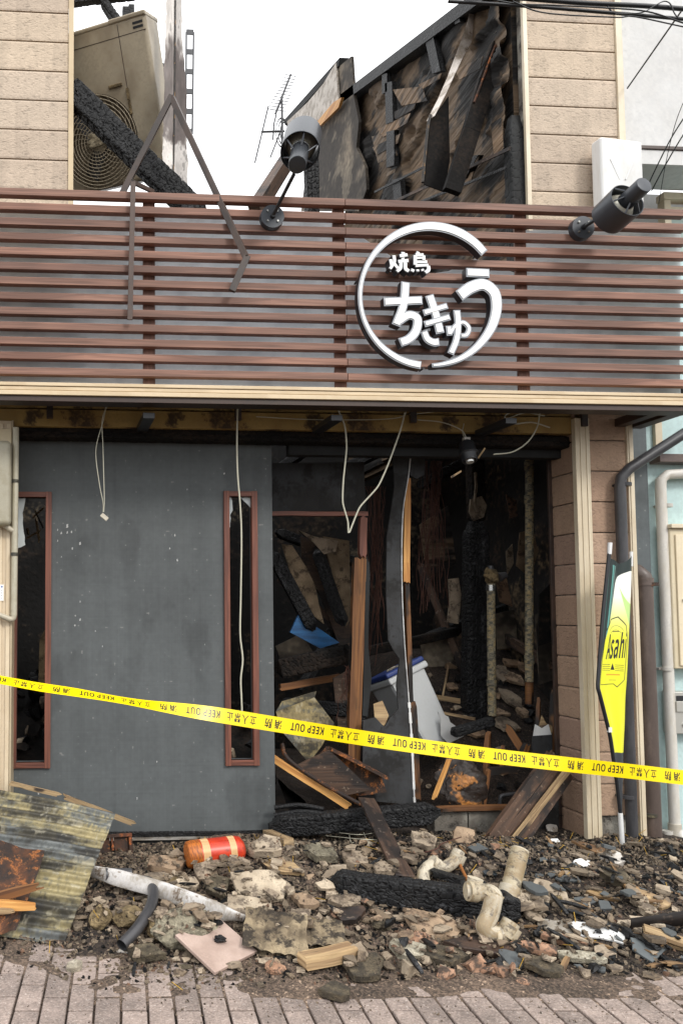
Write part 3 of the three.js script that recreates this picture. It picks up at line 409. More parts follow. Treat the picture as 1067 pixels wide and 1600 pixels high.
// ================================================================ slatted fascia over the entrance
const ZF = 0.42, yF = (v) => Y(0, v, ZF), fx0 = X(-90, 450, ZF), fxm = X(541, 450, ZF), fx1 = X(1069, 648, ZF) + 0.06;
const fascia = thing('slat_fascia', 'fascia of brown stained timber slats over pale sheet above the shop entrance', 'fascia');
{
  const top = yF(292.5), pitch = (yF(292.5) - yF(572.5)) / 12, h = 0.043, lens = [[fx0, fxm - 0.001], [fxm + 0.001, fx1]], ms = [M.slat, M.slatB, M.slatC, M.slat];
  for (const [k, [a, b]] of lens.entries()) {
    const kinds = [0, 1, 2, 3].map((j) => { const g = new RoundedBoxGeometry(b - a, h, 0.048, 1, 0.003).toNonIndexed(), p = g.attributes.position; return boxUV(g, j * 0.37 + k, j * 0.29); });
    for (let i = 0; i < 13; i++) { const o = mesh('slat', kinds[(i * 3 + k) % 4], ms[(i * 5 + k * 2 + (i >> 2)) % 4], fascia); o.position.set((a + b) / 2, top - h / 2 - i * pitch + 0.002 * (hash(i, k, 3) - 0.5), ZF - 0.024 + 0.002 * (hash(i, k, 4) - 0.5)); o.rotation.z = 0.0016 * (hash(i, k, 5) - 0.5); }
  }
  for (const u of [233, 531, 816]) { const x = X(u, 450, ZF - 0.04); mesh('post', upright(span(x - 0.036, x + 0.036, yF(596), top - 0.004, ZF - 0.068, ZF - 0.0505, 0.003)), M.slatC, fascia); }
  // pale backing, torn away in places behind the lettering
  const back = (pts, sd) => mesh('backing_sheet', plate(tear(pts.map(([u, v]) => { const p = at(u, v, ZF - 0.071); return [p.x, p.y]; }), 0.006, 0.2, sd), 0.003).translate(0, 0, ZF - 0.071), M.backing, fascia);
  M.backing = mat(mott([242, 244, 246], [224, 227, 230], { p: 6, q: 3, th: 0.55, fine: 0.03, s: 151 }), { m: 0.9, rough: 0.9, bump: 0, transmission: 0.88, thickness: 0 });
  back([[-110, 600], [234, 604], [234, 332], [-110, 322]], 3); back([[235, 604], [529, 608], [529, 346], [360, 338], [235, 334]], 4);
  back([[530, 608], [815, 612], [815, 430], [770, 414], [742, 404], [700, 424], [640, 432], [610, 400], [560, 368], [530, 366]], 5); back([[816, 612], [1062, 616], [1062, 366], [816, 360]], 6);
  const trim = mesh('edge_trim', merge([[597, 602.5, 0.014], [603.5, 609, 0.01], [610, 617, 0.018]].map(([a, b, d]) => span(fx0, fx1, yF(b), yF(a), ZF - 0.09, ZF + d, 0.003))), tint(M.cream, 0.94, 0.86, 0.76), fascia);
  mesh('edge_beam', span(fx0, fx1 - 0.003, yF(626), yF(617.6), ZF - 0.1, ZF + 0.004, 0.003), M.brownPaint, fascia);
  mesh('added_deck', span(fx0, fx1 - 0.02, yF(594), yF(586), -0.02, ZF - 0.11, 0.003), M.brownPaint, fascia);  // unseen deck added behind the trim; it darkens the underside
  mesh('side_beam', merge([span(fx1 - 0.09, fx1 - 0.004, yF(626) + 0.001, yF(612), -0.02, ZF - 0.101, 0.003), span(fx1 - 0.2, fx1 - 0.13, yF(624), yF(610), -0.02, ZF - 0.101, 0.003)]), M.brownPaint, fascia);
  for (const [u, v] of [[222, 672], [495, 675], [749, 679]]) { const x = X(u, v, -0.03); mesh('bracket', bar(V(x, Y(u, v - 2, -0.03), -0.03), V(x + 0.012, Y(u, v - 2, -0.03) - 0.004, ZF - 0.1), 0.035, 0.07), M.blackPaint, fascia); }
  for (const [u, v] of [[78, 645], [372, 648], [645, 652], [912, 658]]) { const p = at(u, v, 0.02); mesh('hanger', span(p.x - 0.02, p.x + 0.02, p.y - 0.035, yF(594), 0.0, 0.03, 0.002), M.brownPaint, fascia); }
}

// ================================================================ lettering on the fascia
const ZS = 0.5;
{
  const sign = thing('shop_sign', 'round white channel letter sign reading 焼鳥 ちきゅう on the brown slats', 'sign');
  const face = new THREE.MeshPhysicalMaterial({ color: 0xf2f2f0, roughness: 0.3 }), rim = new THREE.MeshPhysicalMaterial({ color: 0x8e9298, roughness: 0.4, metalness: 0.2 }), side = new THREE.MeshPhysicalMaterial({ color: 0x2c2c30, roughness: 0.4 });
  const q = (x, y) => [540 + x / 4.104, 330 + y / 4.104];
  let n = 0;
  function ribbon(pts, widths, inset, smooth = true) {                   // outline of a brush stroke: centre line with widths, in metres on the sign plane
    const c = smooth && pts.length > 2 ? new THREE.CatmullRomCurve3(pts.map(([x, y]) => { const p = at(...q(x, y), ZS); return V(p.x, p.y, 0); })) : null, N = c ? 10 * pts.length : pts.length - 1, L = [], Rr = [];
    const raw = pts.map(([x, y]) => { const p = at(...q(x, y), ZS); return V(p.x, p.y, 0); }), k = 4.34 / F / 4.104;
    for (let i = 0; i <= N; i++) {
      const t = i / N, p = c ? c.getPoint(t) : raw[i].clone(), d = c ? c.getTangent(t) : (i < N ? raw[i + 1].clone().sub(raw[i]) : raw[i].clone().sub(raw[i - 1])).normalize(), f = t * (widths.length - 1), j = Math.min(widths.length - 2, Math.floor(f)), w = mix(widths[j], widths[j + 1], f - j) * k / 2 - inset;
      if (inset && i === 0) p.addScaledVector(d, inset); if (inset && i === N) p.addScaledVector(d, -inset);
      L.push([p.x - d.y * w, p.y + d.x * w]); Rr.push([p.x + d.y * w, p.y - d.x * w]);
    }
    return [...L, ...Rr.reverse()];
  }
  function glyph(name, strokes, inset = 0.0085, depth = 0.048) {
    const body = [], white = [];
    for (const [pts, w, smooth] of strokes) { n++; const e = (n % 9) * 0.0006; body.push([plate(ribbon(pts, w, 0, smooth), depth), e]); white.push(plate(ribbon(pts, w, inset, smooth), 0.003).translate(0, 0, ZS + 0.0065 + e)); }
    const o = mesh(name, merge(body.map(([g, e]) => g.translate(0, 0, ZS + e - 0.0006))), side, sign);
    mesh('rim', merge(strokes.map(([pts, w, smooth], i) => plate(ribbon(pts, w, 0.0008, smooth), 0.002).translate(0, 0, ZS + 0.0022 + body[i][1]))), rim, o);
    mesh('face', merge(white), face, o);
  }
  const ring = []; for (let a = -38; a >= -265; a -= 9) { const t = a * Math.PI / 180; ring.push([535 + 445 * Math.cos(t), 545 + 447 * Math.sin(t)]); }
  glyph('ring', [[ring, [62, 70, 66, 58, 44, 34, 34, 40, 50, 56]]]);
  glyph('letter', [[[[722, 545], [800, 490], [880, 472], [945, 520], [962, 610], [940, 720], [890, 810], [810, 895], [710, 955], [600, 985], [548, 990]], [82, 86, 84, 84, 80, 72, 62, 52, 42, 34, 28]], [[[768, 394], [918, 400]], [64, 62], false]]);
  glyph('letter', [[[[240, 584], [488, 572]], [60, 60], false], [[[380, 455], [366, 600], [318, 735]], [62, 62, 62]], [[[330, 712], [405, 668], [452, 690], [445, 770], [400, 822], [342, 845]], [58, 62, 66, 66, 64, 62]]]);
  glyph('letter', [[[[492, 655], [648, 608]], [44, 44], false], [[[498, 728], [664, 680]], [44, 44], false], [[[532, 538], [570, 650], [604, 785]], [62, 62, 62]], [[[498, 768], [520, 820], [560, 842], [598, 838]], [50, 54, 56, 56]]]);
  glyph('letter', [[[[708, 634], [716, 740], [704, 830], [668, 918]], [52, 50, 50, 48]], [[[655, 735], [662, 800]], [44, 40], false], [[[662, 792], [700, 735], [750, 716], [784, 752], [768, 795], [728, 800]], [34, 36, 36, 38, 38, 34]]]);
  glyph('small_character', [[[[282, 310], [290, 365]], [26, 22], false], [[[304, 285], [306, 330], [278, 375]], [26, 26, 22]], [[[306, 340], [330, 372]], [26, 24], false], [[[338, 292], [392, 284]], [26, 26], false], [[[364, 262], [362, 325]], [28, 26], false], [[[330, 325], [400, 318]], [26, 26], false], [[[350, 330], [345, 368], [322, 390]], [28, 28, 24]], [[[378, 328], [380, 372], [402, 388]], [28, 30, 28]]], 0.003, 0.05);
  glyph('small_character', [[[[462, 262], [452, 282]], [26, 24], false], [[[440, 284], [440, 350]], [28, 28], false], [[[440, 286], [496, 284]], [26, 26], false], [[[494, 286], [494, 322]], [26, 26], false], [[[442, 306], [490, 304]], [18, 18], false], [[[440, 328], [520, 326]], [24, 24], false], [[[440, 352], [528, 348]], [24, 24], false], [[[524, 350], [526, 378], [504, 398]], [28, 30, 26]], [[[428, 372], [420, 392]], [28, 26], false], [[[456, 374], [458, 392]], [24, 24], false], [[[484, 372], [490, 388]], [24, 24], false]], 0.003, 0.05);
  for (const [x, y] of [[95, 420], [520, 990], [870, 250], [960, 640], [300, 150], [360, 600], [580, 680], [720, 760], [840, 396], [345, 340], [475, 340]]) { const p = at(...q(x, y), ZS); mesh('stand_off', cyl(V(p.x, p.y, ZF - 0.02), V(p.x, p.y, ZS - 0.05), 0.006, 0.006, 8), side, sign); }
}

// ================================================================ spotlights on the fascia
function spotlight(label, base, joint, tail, nose, r) {
  const o = thing('spotlight', label, 'spotlight', 'spotlights on the fascia'), L = tail.distanceTo(nose), b = at(...base, ZF);
  mesh('base', cyl(V(b.x, b.y, ZF + 0.001), V(b.x, b.y, ZF + 0.04), 0.071, 0.069, 36), M.lampGrey, o);
  for (const [x, y] of [[1, 1], [-1, 1], [1, -1], [-1, -1]]) mesh('screw', cyl(V(b.x + x * 0.03, b.y + y * 0.03, ZF + 0.038), V(b.x + x * 0.03, b.y + y * 0.03, ZF + 0.048), 0.008, 0.006, 10), M.chrome, o);
  mesh('arm', merge([cyl(V(b.x, b.y, ZF + 0.03), V(b.x, b.y, ZF + 0.06), 0.018, 0.014, 14), tube([V(b.x, b.y, ZF + 0.05), V(b.x, b.y, ZF + 0.06).lerp(joint, 0.5), joint], 0.011, { rad: 10 })]), M.blackPaint, o);
  const put = (g) => along(g, tail, nose);
  const lathe = (pts) => { const g = new THREE.LatheGeometry(pts.map(([a, b]) => new THREE.Vector2(a, b)), 40).rotateZ(-Math.PI / 2); return put(g.toNonIndexed()); };
  const h = L / 2;
  mesh('housing', lathe([[0.001, -h], [r * 0.42, -h], [r * 0.46, -h + 0.006], [r * 0.47, 0.02], [r * 0.4, 0.03], [0.001, 0.03]]), M.lampGrey, o);
  mesh('shade', lathe([[r * 0.96, h - 0.002], [r, h], [r * 1.02, -h * 0.1], [r * 0.98, -h * 0.12], [r * 0.95, -h * 0.05], [r * 0.94, h - 0.004]]), M.lampGrey, o);
  mesh('reflector', lathe([[r * 0.9, h * 0.82], [r * 0.8, h * 0.3], [r * 0.5, 0.0], [r * 0.48, -0.002], [r * 0.79, h * 0.28], [r * 0.89, h * 0.8]]), new THREE.MeshPhysicalMaterial({ color: 0xd8d4c4, roughness: 0.3, metalness: 0.4, side: THREE.DoubleSide }), o);
  for (let i = 0; i < 6; i++) { const a = (i + 0.35) * Math.PI / 3, c = Math.cos(a), s = Math.sin(a), g = basis(tail, nose), p0 = V(-h * 0.3, c * r * 0.45, s * r * 0.45).applyMatrix4(g), p1 = V(-h * 0.06, c * r * 0.97, s * r * 0.97).applyMatrix4(g); mesh('spoke', bar(p0, p1, 0.009, 0.009), M.lampGrey, o); }
}
spotlight('grey spotlight turned up to the sky, left of the round sign', [423, 343], at(459, 272, 0.68), at(464, 258, 0.82), at(473, 212, 0.6), 0.106);
spotlight('grey spotlight aimed down at the sign from its right, before the white box', [904, 360], at(945, 334, 0.55), at(1006, 288, 0.84), at(948, 342, 0.58), 0.104);

// ================================================================ loose wiring under the fascia
const pts = (list, z) => list.map(([u, v, k = z]) => at(u, v, k));
solo('hanging_cable', 'long pale cable hanging straight down before the right slit window', 'cable', tube(pts([[371, 636], [370, 690], [371, 740], [375, 790], [377, 840], [376, 930], [375, 990], [379, 1030], [376, 1060], [377, 1090], [378, 1115]], 0.12), 0.0055, { seg: 70 }), M.cable);
solo('hanging_cable', 'pale cable hanging in a V loop over the dark doorway', 'cable', tube(pts([[526, 636], [538, 665], [541, 700], [536, 750], [535, 785], [543, 815], [544, 834], [550, 820], [562, 792], [590, 760], [608, 720], [625, 672], [632, 645]], 0.1), 0.0055, { seg: 110, tension: 0.3 }), M.cable);
{ const o = thing('hanging_cable', 'thin twin wire with a small cream connector hanging before the grey wall', 'cable');
  mesh('wire', merge([tube(pts([[166, 630], [162, 655], [152, 690], [150, 715], [156, 760], [161, 785], [161, 800]], 0.12), 0.0028), tube(pts([[170, 630], [160, 655], [161, 700], [162, 740], [163, 780], [162, 800]], 0.13), 0.0028)]), M.cable, o);
  const p = at(163, 808, 0.125); mesh('connector', box(0.05, 0.026, 0.02, 0, 0, 0, 0.003).rotateZ(-0.7).translate(p.x, p.y, p.z), tint(M.pvc, 0.9, 0.86, 0.78), o); }
solo('hanging_cable', 'tangled pale cable ends under the fascia beside the hanging lamp', 'cable', merge([tube(pts([[770, 710], [800, 706], [824, 690], [838, 668], [842, 648], [845, 632]], 0.1), 0.0045, { seg: 40 }), tube(pts([[845, 640], [812, 640], [788, 650], [800, 662], [830, 660], [858, 668]], 0.1), 0.0045, { seg: 40 }), tube(pts([[790, 655], [820, 645], [850, 650]], 0.08), 0.004)]), M.cable);
solo('ceiling_wire', 'thin grey wire strung along the ochre head boards', 'wire', merge([tube(pts([[400, 651], [470, 655], [530, 656], [600, 655], [630, 650], [634, 640]], 0.0), 0.003), tube(pts([[652, 656], [690, 660], [720, 672], [728, 685]], 0.02), 0.0035), tube(pts([[640, 648], [700, 640], [745, 632]], 0.02), 0.003)]), M.cable);
{ const o = thing('hanging_lamp', 'small black downlight dangling by its flex over the doorway', 'lamp'), a = at(727, 688, 0.02), b = at(737, 738, 0.1);
  mesh('flex', tube([at(724, 662, -0.02), at(722, 676, 0.0), at(728, 690, 0.02)], 0.003), M.cable, o);
  const g = new THREE.LatheGeometry([[0.001, -0.11], [0.028, -0.11], [0.034, -0.1], [0.045, -0.095], [0.052, -0.03], [0.06, -0.02], [0.06, -0.012], [0.046, -0.01], [0.046, 0.035], [0.04, 0.038], [0.03, 0.02]].map(([x, y]) => new THREE.Vector2(x, y)), 32).rotateZ(-Math.PI / 2).toNonIndexed();
  mesh('housing', along(g, a, b), M.blackPaint, o);
  const d = b.clone().sub(a).normalize(), tip = a.clone().lerp(b, 0.5);
  mesh('bulb', cyl(tip.clone().addScaledVector(d, 0.02), tip.clone().addScaledVector(d, 0.046), 0.03, 0.022, 20), new THREE.MeshPhysicalMaterial({ color: 0xd8d8d4, roughness: 0.15, metalness: 0.5 }), o);
  mesh('terminal', box(0.04, 0.025, 0.025).translate(a.x + 0.004, a.y + 0.006, a.z), M.pvc, o);
  mesh('spring_clip', bar(at(746, 716, 0.06), at(757, 700, 0.1), 0.012, 0.004), M.oldWood, o); mesh('spring_clip', bar(at(720, 736, 0.06), at(704, 746, 0.1), 0.012, 0.004), M.oldWood, o); }

// ================================================================ right hand neighbour
{
  const nb = thing('neighbour_house', 'neighbouring house with pale mint lower wall and white plastered upper wall', 'building'), z = -0.14, x0 = X(1016, 1000, z), x1 = x0 + 1.8, yT = Y(1040, 1323, z), yM = Y(1040, 320, z);
  mesh('mint_wall', span(x0, x1, yT, yM - 0.35, z - 0.3, z, 0.004), M.mint, nb);
  mesh('side_strip', span(xPil3 + 0.002, x0 - 0.002, -0.03, yM - 0.36, z - 0.3, z + 0.03, 0.004), tint(M.grey, 1.15, 1.2, 1.22), nb);
  const yb = Y(1040, 237, z);
  mesh('white_wall', span(xPil3 + 0.03, x1, yb + 0.03, yb + 3, z - 0.5, z, 0.004), M.plasterWall, nb);
  mesh('drip_edge', span(xPil3 + 0.03, x1, yb + 0.004, yb + 0.029, z - 0.3, z + 0.02, 0.003), M.brownPaint, nb);
  mesh('white_band', span(xPil3 + 0.03, x1, yb - 0.1, yb + 0.0035, z - 0.3, z + 0.01, 0.003), M.plasterWall, nb);
  mesh('recess_wall', span(xPil3 + 0.03, x1, yM - 0.3, yb + 0.1, z - 0.9, z - 0.7, 0.003), M.plasterWall, nb);
  const w0 = X(1033, 310, z - 0.3), wy = Y(1040, 302, z - 0.3);
  const wf = mesh('upper_window', merge([span(w0, x1 - 0.2, wy - 0.05, wy, z - 0.36, z - 0.28, 0.003), span(w0 + 0.01, w0 + 0.06, wy - 0.6, wy - 0.051, z - 0.36, z - 0.29, 0.003), span(w0 + 0.06, x1 - 0.2, wy - 0.14, wy - 0.1, z - 0.35, z - 0.3, 0.003)]), M.cream, nb);
  mesh('pane', span(w0 + 0.06, x1 - 0.2, wy - 0.6, wy - 0.14, z - 0.34, z - 0.33, 0.001), new THREE.MeshPhysicalMaterial({ color: 0x9fb0a8, roughness: 0.1 }), wf);
  // window sill over the mint wall
  const sx = X(1013, 728, z), sy = Y(1013, 726, z);
  mesh('ledge', span(sx, x1, sy, sy + 0.055, z + 0.001, z + 0.1, 0.003), tint(M.brownPvc, 1.1, 1.05, 1.05), nb);
  mesh('lower_window', merge([span(sx + 0.03, sx + 0.08, sy + 0.056, sy + 0.6, z + 0.001, z + 0.03, 0.003)]), M.cream, nb);
  const tg = [0, 1].map((k) => boxUV(new RoundedBoxGeometry(0.137, 0.137, 0.012, 1, 0.003), k * 0.4, k * 0.3)), tm = [tint(M.brownPvc, 1.7, 1.62, 1.5), tint(M.brownPvc, 1.55, 1.45, 1.36)], base = mesh('tiled_base', span(x0, x1, -0.03, yT - 0.002, z - 0.3, z - 0.006, 0.002), M.block, nb);
  for (let r = 0; r * 0.14 < yT + 0.02; r++) for (let c = 0; c < 9; c++) { const o = mesh('tile', tg[(r + c) % 2], tm[(r * 2 + c) % 2], base); o.position.set(x0 + 0.072 + c * 0.14, yT - 0.072 - r * 0.14, z); }
}
{ // pipes on and beside the right pier
  const clip = (o, u, v, z, r, m) => { const p = at(u, v, z); mesh('clip', cyl(V(p.x, p.y - 0.011, p.z), V(p.x, p.y + 0.011, p.z), r, r, 18), m, o); mesh('clip', box(0.03, 0.016, 0.09, p.x - r * 0.8, p.y, p.z - 0.05, 0.002), m, o); };
  const a = thing('drainpipe', 'dark grey drainpipe down the siding pier behind the beer banner', 'pipe'), za = 0.055, xa = X(976, 1000, za);
  mesh('pipe', pipe([V(xa + 0.62, Y(976, 742, za) + 0.4, za + 0.06), V(xa, Y(976, 742, za), za), V(xa, -0.02, za)], 0.034, 2), M.darkPvc, a);
  clip(a, 975, 757, za, 0.039, M.blackPaint); clip(a, 980, 1245, za, 0.038, M.darkPvc);
  const b = thing('drainpipe', 'wide brown drainpipe with an elbow between pier and mint wall', 'pipe'), zb = -0.02, xb = X(1012, 1100, zb);
  mesh('pipe', pipe([V(xb - 0.12, Y(1012, 893, zb), zb - 0.12), V(xb, Y(1012, 891, zb), zb), V(xb, -0.02, zb)], 0.05, 1.5, 18), M.brownPvc, b);
  mesh('collar', cyl(V(xb, Y(1012, 908, zb) - 0.03, zb), V(xb, Y(1012, 908, zb) + 0.02, zb), 0.054, 0.054, 24), M.brownPvc, b);
  clip(b, 1012, 913, zb, 0.056, tint(M.rust, 1.2)); clip(b, 1014, 1272, zb, 0.052, M.galv);
  const c = thing('drainpipe', 'white drainpipe on the mint wall bending to the right at top', 'pipe'), zc = -0.08, xc = X(1042, 1000, zc);
  mesh('pipe', pipe([V(xc + 0.9, Y(1042, 742, zc) + 0.05, zc), V(xc - 0.01, Y(1042, 742, zc), zc), V(xc, 0.03, zc), V(xc + 0.12, -0.08, zc + 0.12)], 0.033, 2), M.pvc, c);
  for (const v of [790, 1045, 1300]) { clip(c, 1040, v, zc, 0.037, tint(M.pvc, 0.8)); }
  mesh('collar', cyl(V(xc, 0.02, zc), V(xc, 0.1, zc), 0.039, 0.039, 22), tint(M.pvc, 0.85, 0.82, 0.76), c);
  solo('pipe_bend', 'short white pipe bend on the ground beside the brown drainpipe', 'pipe', pipe([at(1000, 1362, -0.02), at(1026, 1384, 0.05), at(1052, 1402, 0.12), at(1064, 1425, 0.16)], 0.045, 2), tint(M.pvc, 0.92, 0.88, 0.8));
}
{ const o = thing('meter_cabinet', 'cream metal meter cabinet on the mint wall', 'cabinet'), z = -0.14, x0 = X(1049, 930, z + 0.1), y0 = Y(1055, 1045, z + 0.1), y1 = Y(1055, 826, z + 0.1);
  mesh('body', span(x0, x0 + 0.5, y0, y1, z + 0.001, z + 0.1, 0.008), tint(M.cream, 0.95, 0.95, 0.9), o); mesh('door', span(x0 + 0.03, x0 + 0.48, y0 + 0.02, y1 - 0.04, z + 0.101, z + 0.112, 0.004), tint(M.cream, 1.05, 1.04, 1.0), o); mesh('lock', cyl(V(x0 + 0.07, Y(1060, 938, z), z + 0.11), V(x0 + 0.07, Y(1060, 938, z), z + 0.122), 0.012, 0.012, 16), M.chrome, o); mesh('top_cap', span(x0 - 0.006, x0 + 0.5, y1 + 0.0005, y1 + 0.03, z + 0.002, z + 0.125, 0.006), M.cream, o); }
{ const o = thing('letter_box', 'silver letter box with a slot below the meter cabinet', 'letter box'), z = -0.14, x0 = X(1049, 1110, z + 0.09), y0 = Y(1055, 1147, z + 0.09), y1 = Y(1055, 1081, z + 0.09);
  const m = new THREE.MeshPhysicalMaterial({ color: 0xc4c2ba, roughness: 0.35, metalness: 0.5 }); mesh('body', span(x0, x0 + 0.36, y0, y1, z + 0.001, z + 0.09, 0.006), m, o); mesh('slot', span(x0 + 0.03, x0 + 0.33, y1 - 0.06, y1 - 0.025, z + 0.0905, z + 0.094, 0.001), M.blackPaint, o); mesh('flap', span(x0 + 0.025, x0 + 0.335, y1 - 0.13, y1 - 0.062, z + 0.0905, z + 0.1, 0.003), m, o); mesh('lock', cyl(V(x0 + 0.08, y0 + 0.06, z + 0.089), V(x0 + 0.08, y0 + 0.06, z + 0.1), 0.014, 0.014, 16), M.chrome, o); }
{ const o = thing('antenna_panel', 'white plastic antenna panel on the siding above the right spotlight', 'antenna'), a = at(932, 330, 0.1), b = at(1000, 222, 0.1);
  mesh('cover', new RoundedBoxGeometry(b.x - a.x, b.y - a.y, 0.09, 3, 0.018).rotateY(0.12).translate((a.x + b.x) / 2, (a.y + b.y) / 2, 0.085), M.white, o);
  const cx = (a.x + b.x) / 2, cy = a.y + 0.2; for (const s of [-1, 1]) mesh('ridge', bar(V(cx + s * 0.02, cy, 0.131), V(cx + s * 0.085, cy + 0.13, 0.131 - s * 0.01), 0.01, 0.006), M.white, o);
  mesh('mount', span(cx - 0.05, cx + 0.05, cy - 0.05, cy + 0.06, -0.012, 0.045, 0.004), M.steel, o); }
{ // electricity meter and conduit on the left pier
  const o = thing('meter_case', 'yellowed meter case on the left pier at the picture edge', 'case'), z = 0.06, x1 = X(17, 750, z + 0.05), y0 = Y(5, 822, z), y1 = Y(5, 690, z);
  mesh('case', new RoundedBoxGeometry(0.3, y1 - y0, 0.1, 4, 0.03).translate(x1 - 0.15, (y0 + y1) / 2, z), tint(M.pvc, 0.62, 0.6, 0.5), o); mesh('back_board', span(x1 - 0.34, x1 - 0.004, y0 + 0.02, y1 + 0.09, 0.012, 0.03, 0.004), tint(M.cream, 0.8, 0.76, 0.66), o);
  const c = thing('conduit', 'pale conduit pipe with side bends down the left pier', 'pipe'), zc = 0.035, xc = X(22.5, 900, zc);
  mesh('pipe', cyl(V(xc, Y(22, 962, zc), zc), V(xc + 0.004, Y(22, 668, zc), zc), 0.019, 0.019, 16), tint(M.pvc, 0.75, 0.73, 0.62), c);
  for (const [v, k] of [[830, 0.12], [968, 0.2]]) mesh('bend', pipe([V(xc, Y(22, v - 24, zc), zc + 0.001), V(xc, Y(22, v + 2, zc), zc + 0.001), V(xc - k, Y(22, v - 14, zc) + 0.02, zc + 0.02)], 0.017, 2), tint(M.pvc, 0.78, 0.74, 0.64), c);
  for (const v of [752, 866]) { const y = Y(22, v, zc); mesh('clip', cyl(V(xc, y - 0.01, zc), V(xc, y + 0.01, zc), 0.023, 0.023, 16), M.galv, c); }
  const st = document.createElement('canvas'); st.width = 64; st.height = 224; const k = st.getContext('2d'); k.fillStyle = '#f2f2ee'; k.fillRect(0, 0, 64, 224); k.fillStyle = '#4a6fa8'; k.beginPath(); k.arc(32, 30, 14, 0, 7); k.fill(); k.fillStyle = '#b9bcc0'; for (let i = 0; i < 4; i++) { k.beginPath(); k.arc(32, 80 + i * 36, 10, 0, 7); k.fill(); }
  const t = new THREE.CanvasTexture(st); t.colorSpace = THREE.SRGBColorSpace; const a = at(3, 926, 0.013); solo('sticker', 'small white sticker with a blue dot on the left pier', 'sticker', new THREE.PlaneGeometry(0.024, 0.1).translate(a.x, a.y, 0.0125), new THREE.MeshPhysicalMaterial({ map: t, roughness: 0.5 })); }

// ================================================================ cables over the street, upper right
{ const z = 0.9;
  solo('overhead_cable', 'thick black overhead cable, topmost at upper right', 'cable', tube(pts([[640, -22], [760, -8], [900, 4], [1000, 9], [1067, 14], [1160, 22]], z), 0.012, { seg: 40 }), M.wire);
  solo('overhead_cable', 'second black overhead cable with a loop, below the topmost one', 'cable', merge([tube(pts([[700, 2], [830, 10], [940, 19], [1000, 24], [1067, 30], [1160, 38]], z), 0.009, { seg: 40 }), tube(pts([[960, 22], [1000, 20], [1020, 10], [1036, 2], [1046, 6], [1052, 20], [1058, 28]], z + 0.02), 0.003, { seg: 30 }), tube(pts([[945, 5], [950, 12], [955, 19]], z), 0.004)]), M.wire);
  solo('overhead_cable', 'thin twisted cable sagging under the overhead cables', 'cable', merge([tube(pts([[720, -12], [800, 5], [860, 8], [940, 12], [1010, 18], [1067, 36], [1120, 50]], z + 0.03), 0.004, { seg: 50 }), tube(pts([[800, 2], [850, 20], [960, 27], [990, 26], [1067, 42]], z + 0.04), 0.0035, { seg: 50 })]), M.wire);
  solo('stay_wire', 'straight black stay wire slanting before the white upper wall', 'wire', tube([at(979, 138, -0.1), at(1067, 12, 0.7), at(1100, -40, 1.0)], 0.005, { tension: 0 }), M.wire);
  solo('service_wire', 'thin twin service wires running down to the right spotlight', 'wire', merge([tube(pts([[1010, 292, -0.1], [1030, 250, 0.1], [1048, 215, 0.3], [1070, 180, 0.5], [1110, 120, 0.9]], 0), 0.004), tube(pts([[1017, 298, -0.1], [1040, 255, 0.1], [1070, 205, 0.5], [1110, 150, 0.9]], 0), 0.004), tube(pts([[1028, 318, -0.1], [1040, 250, 0.1], [1055, 190, 0.3], [1075, 140, 0.6]], 0), 0.0022)]), M.wire); }

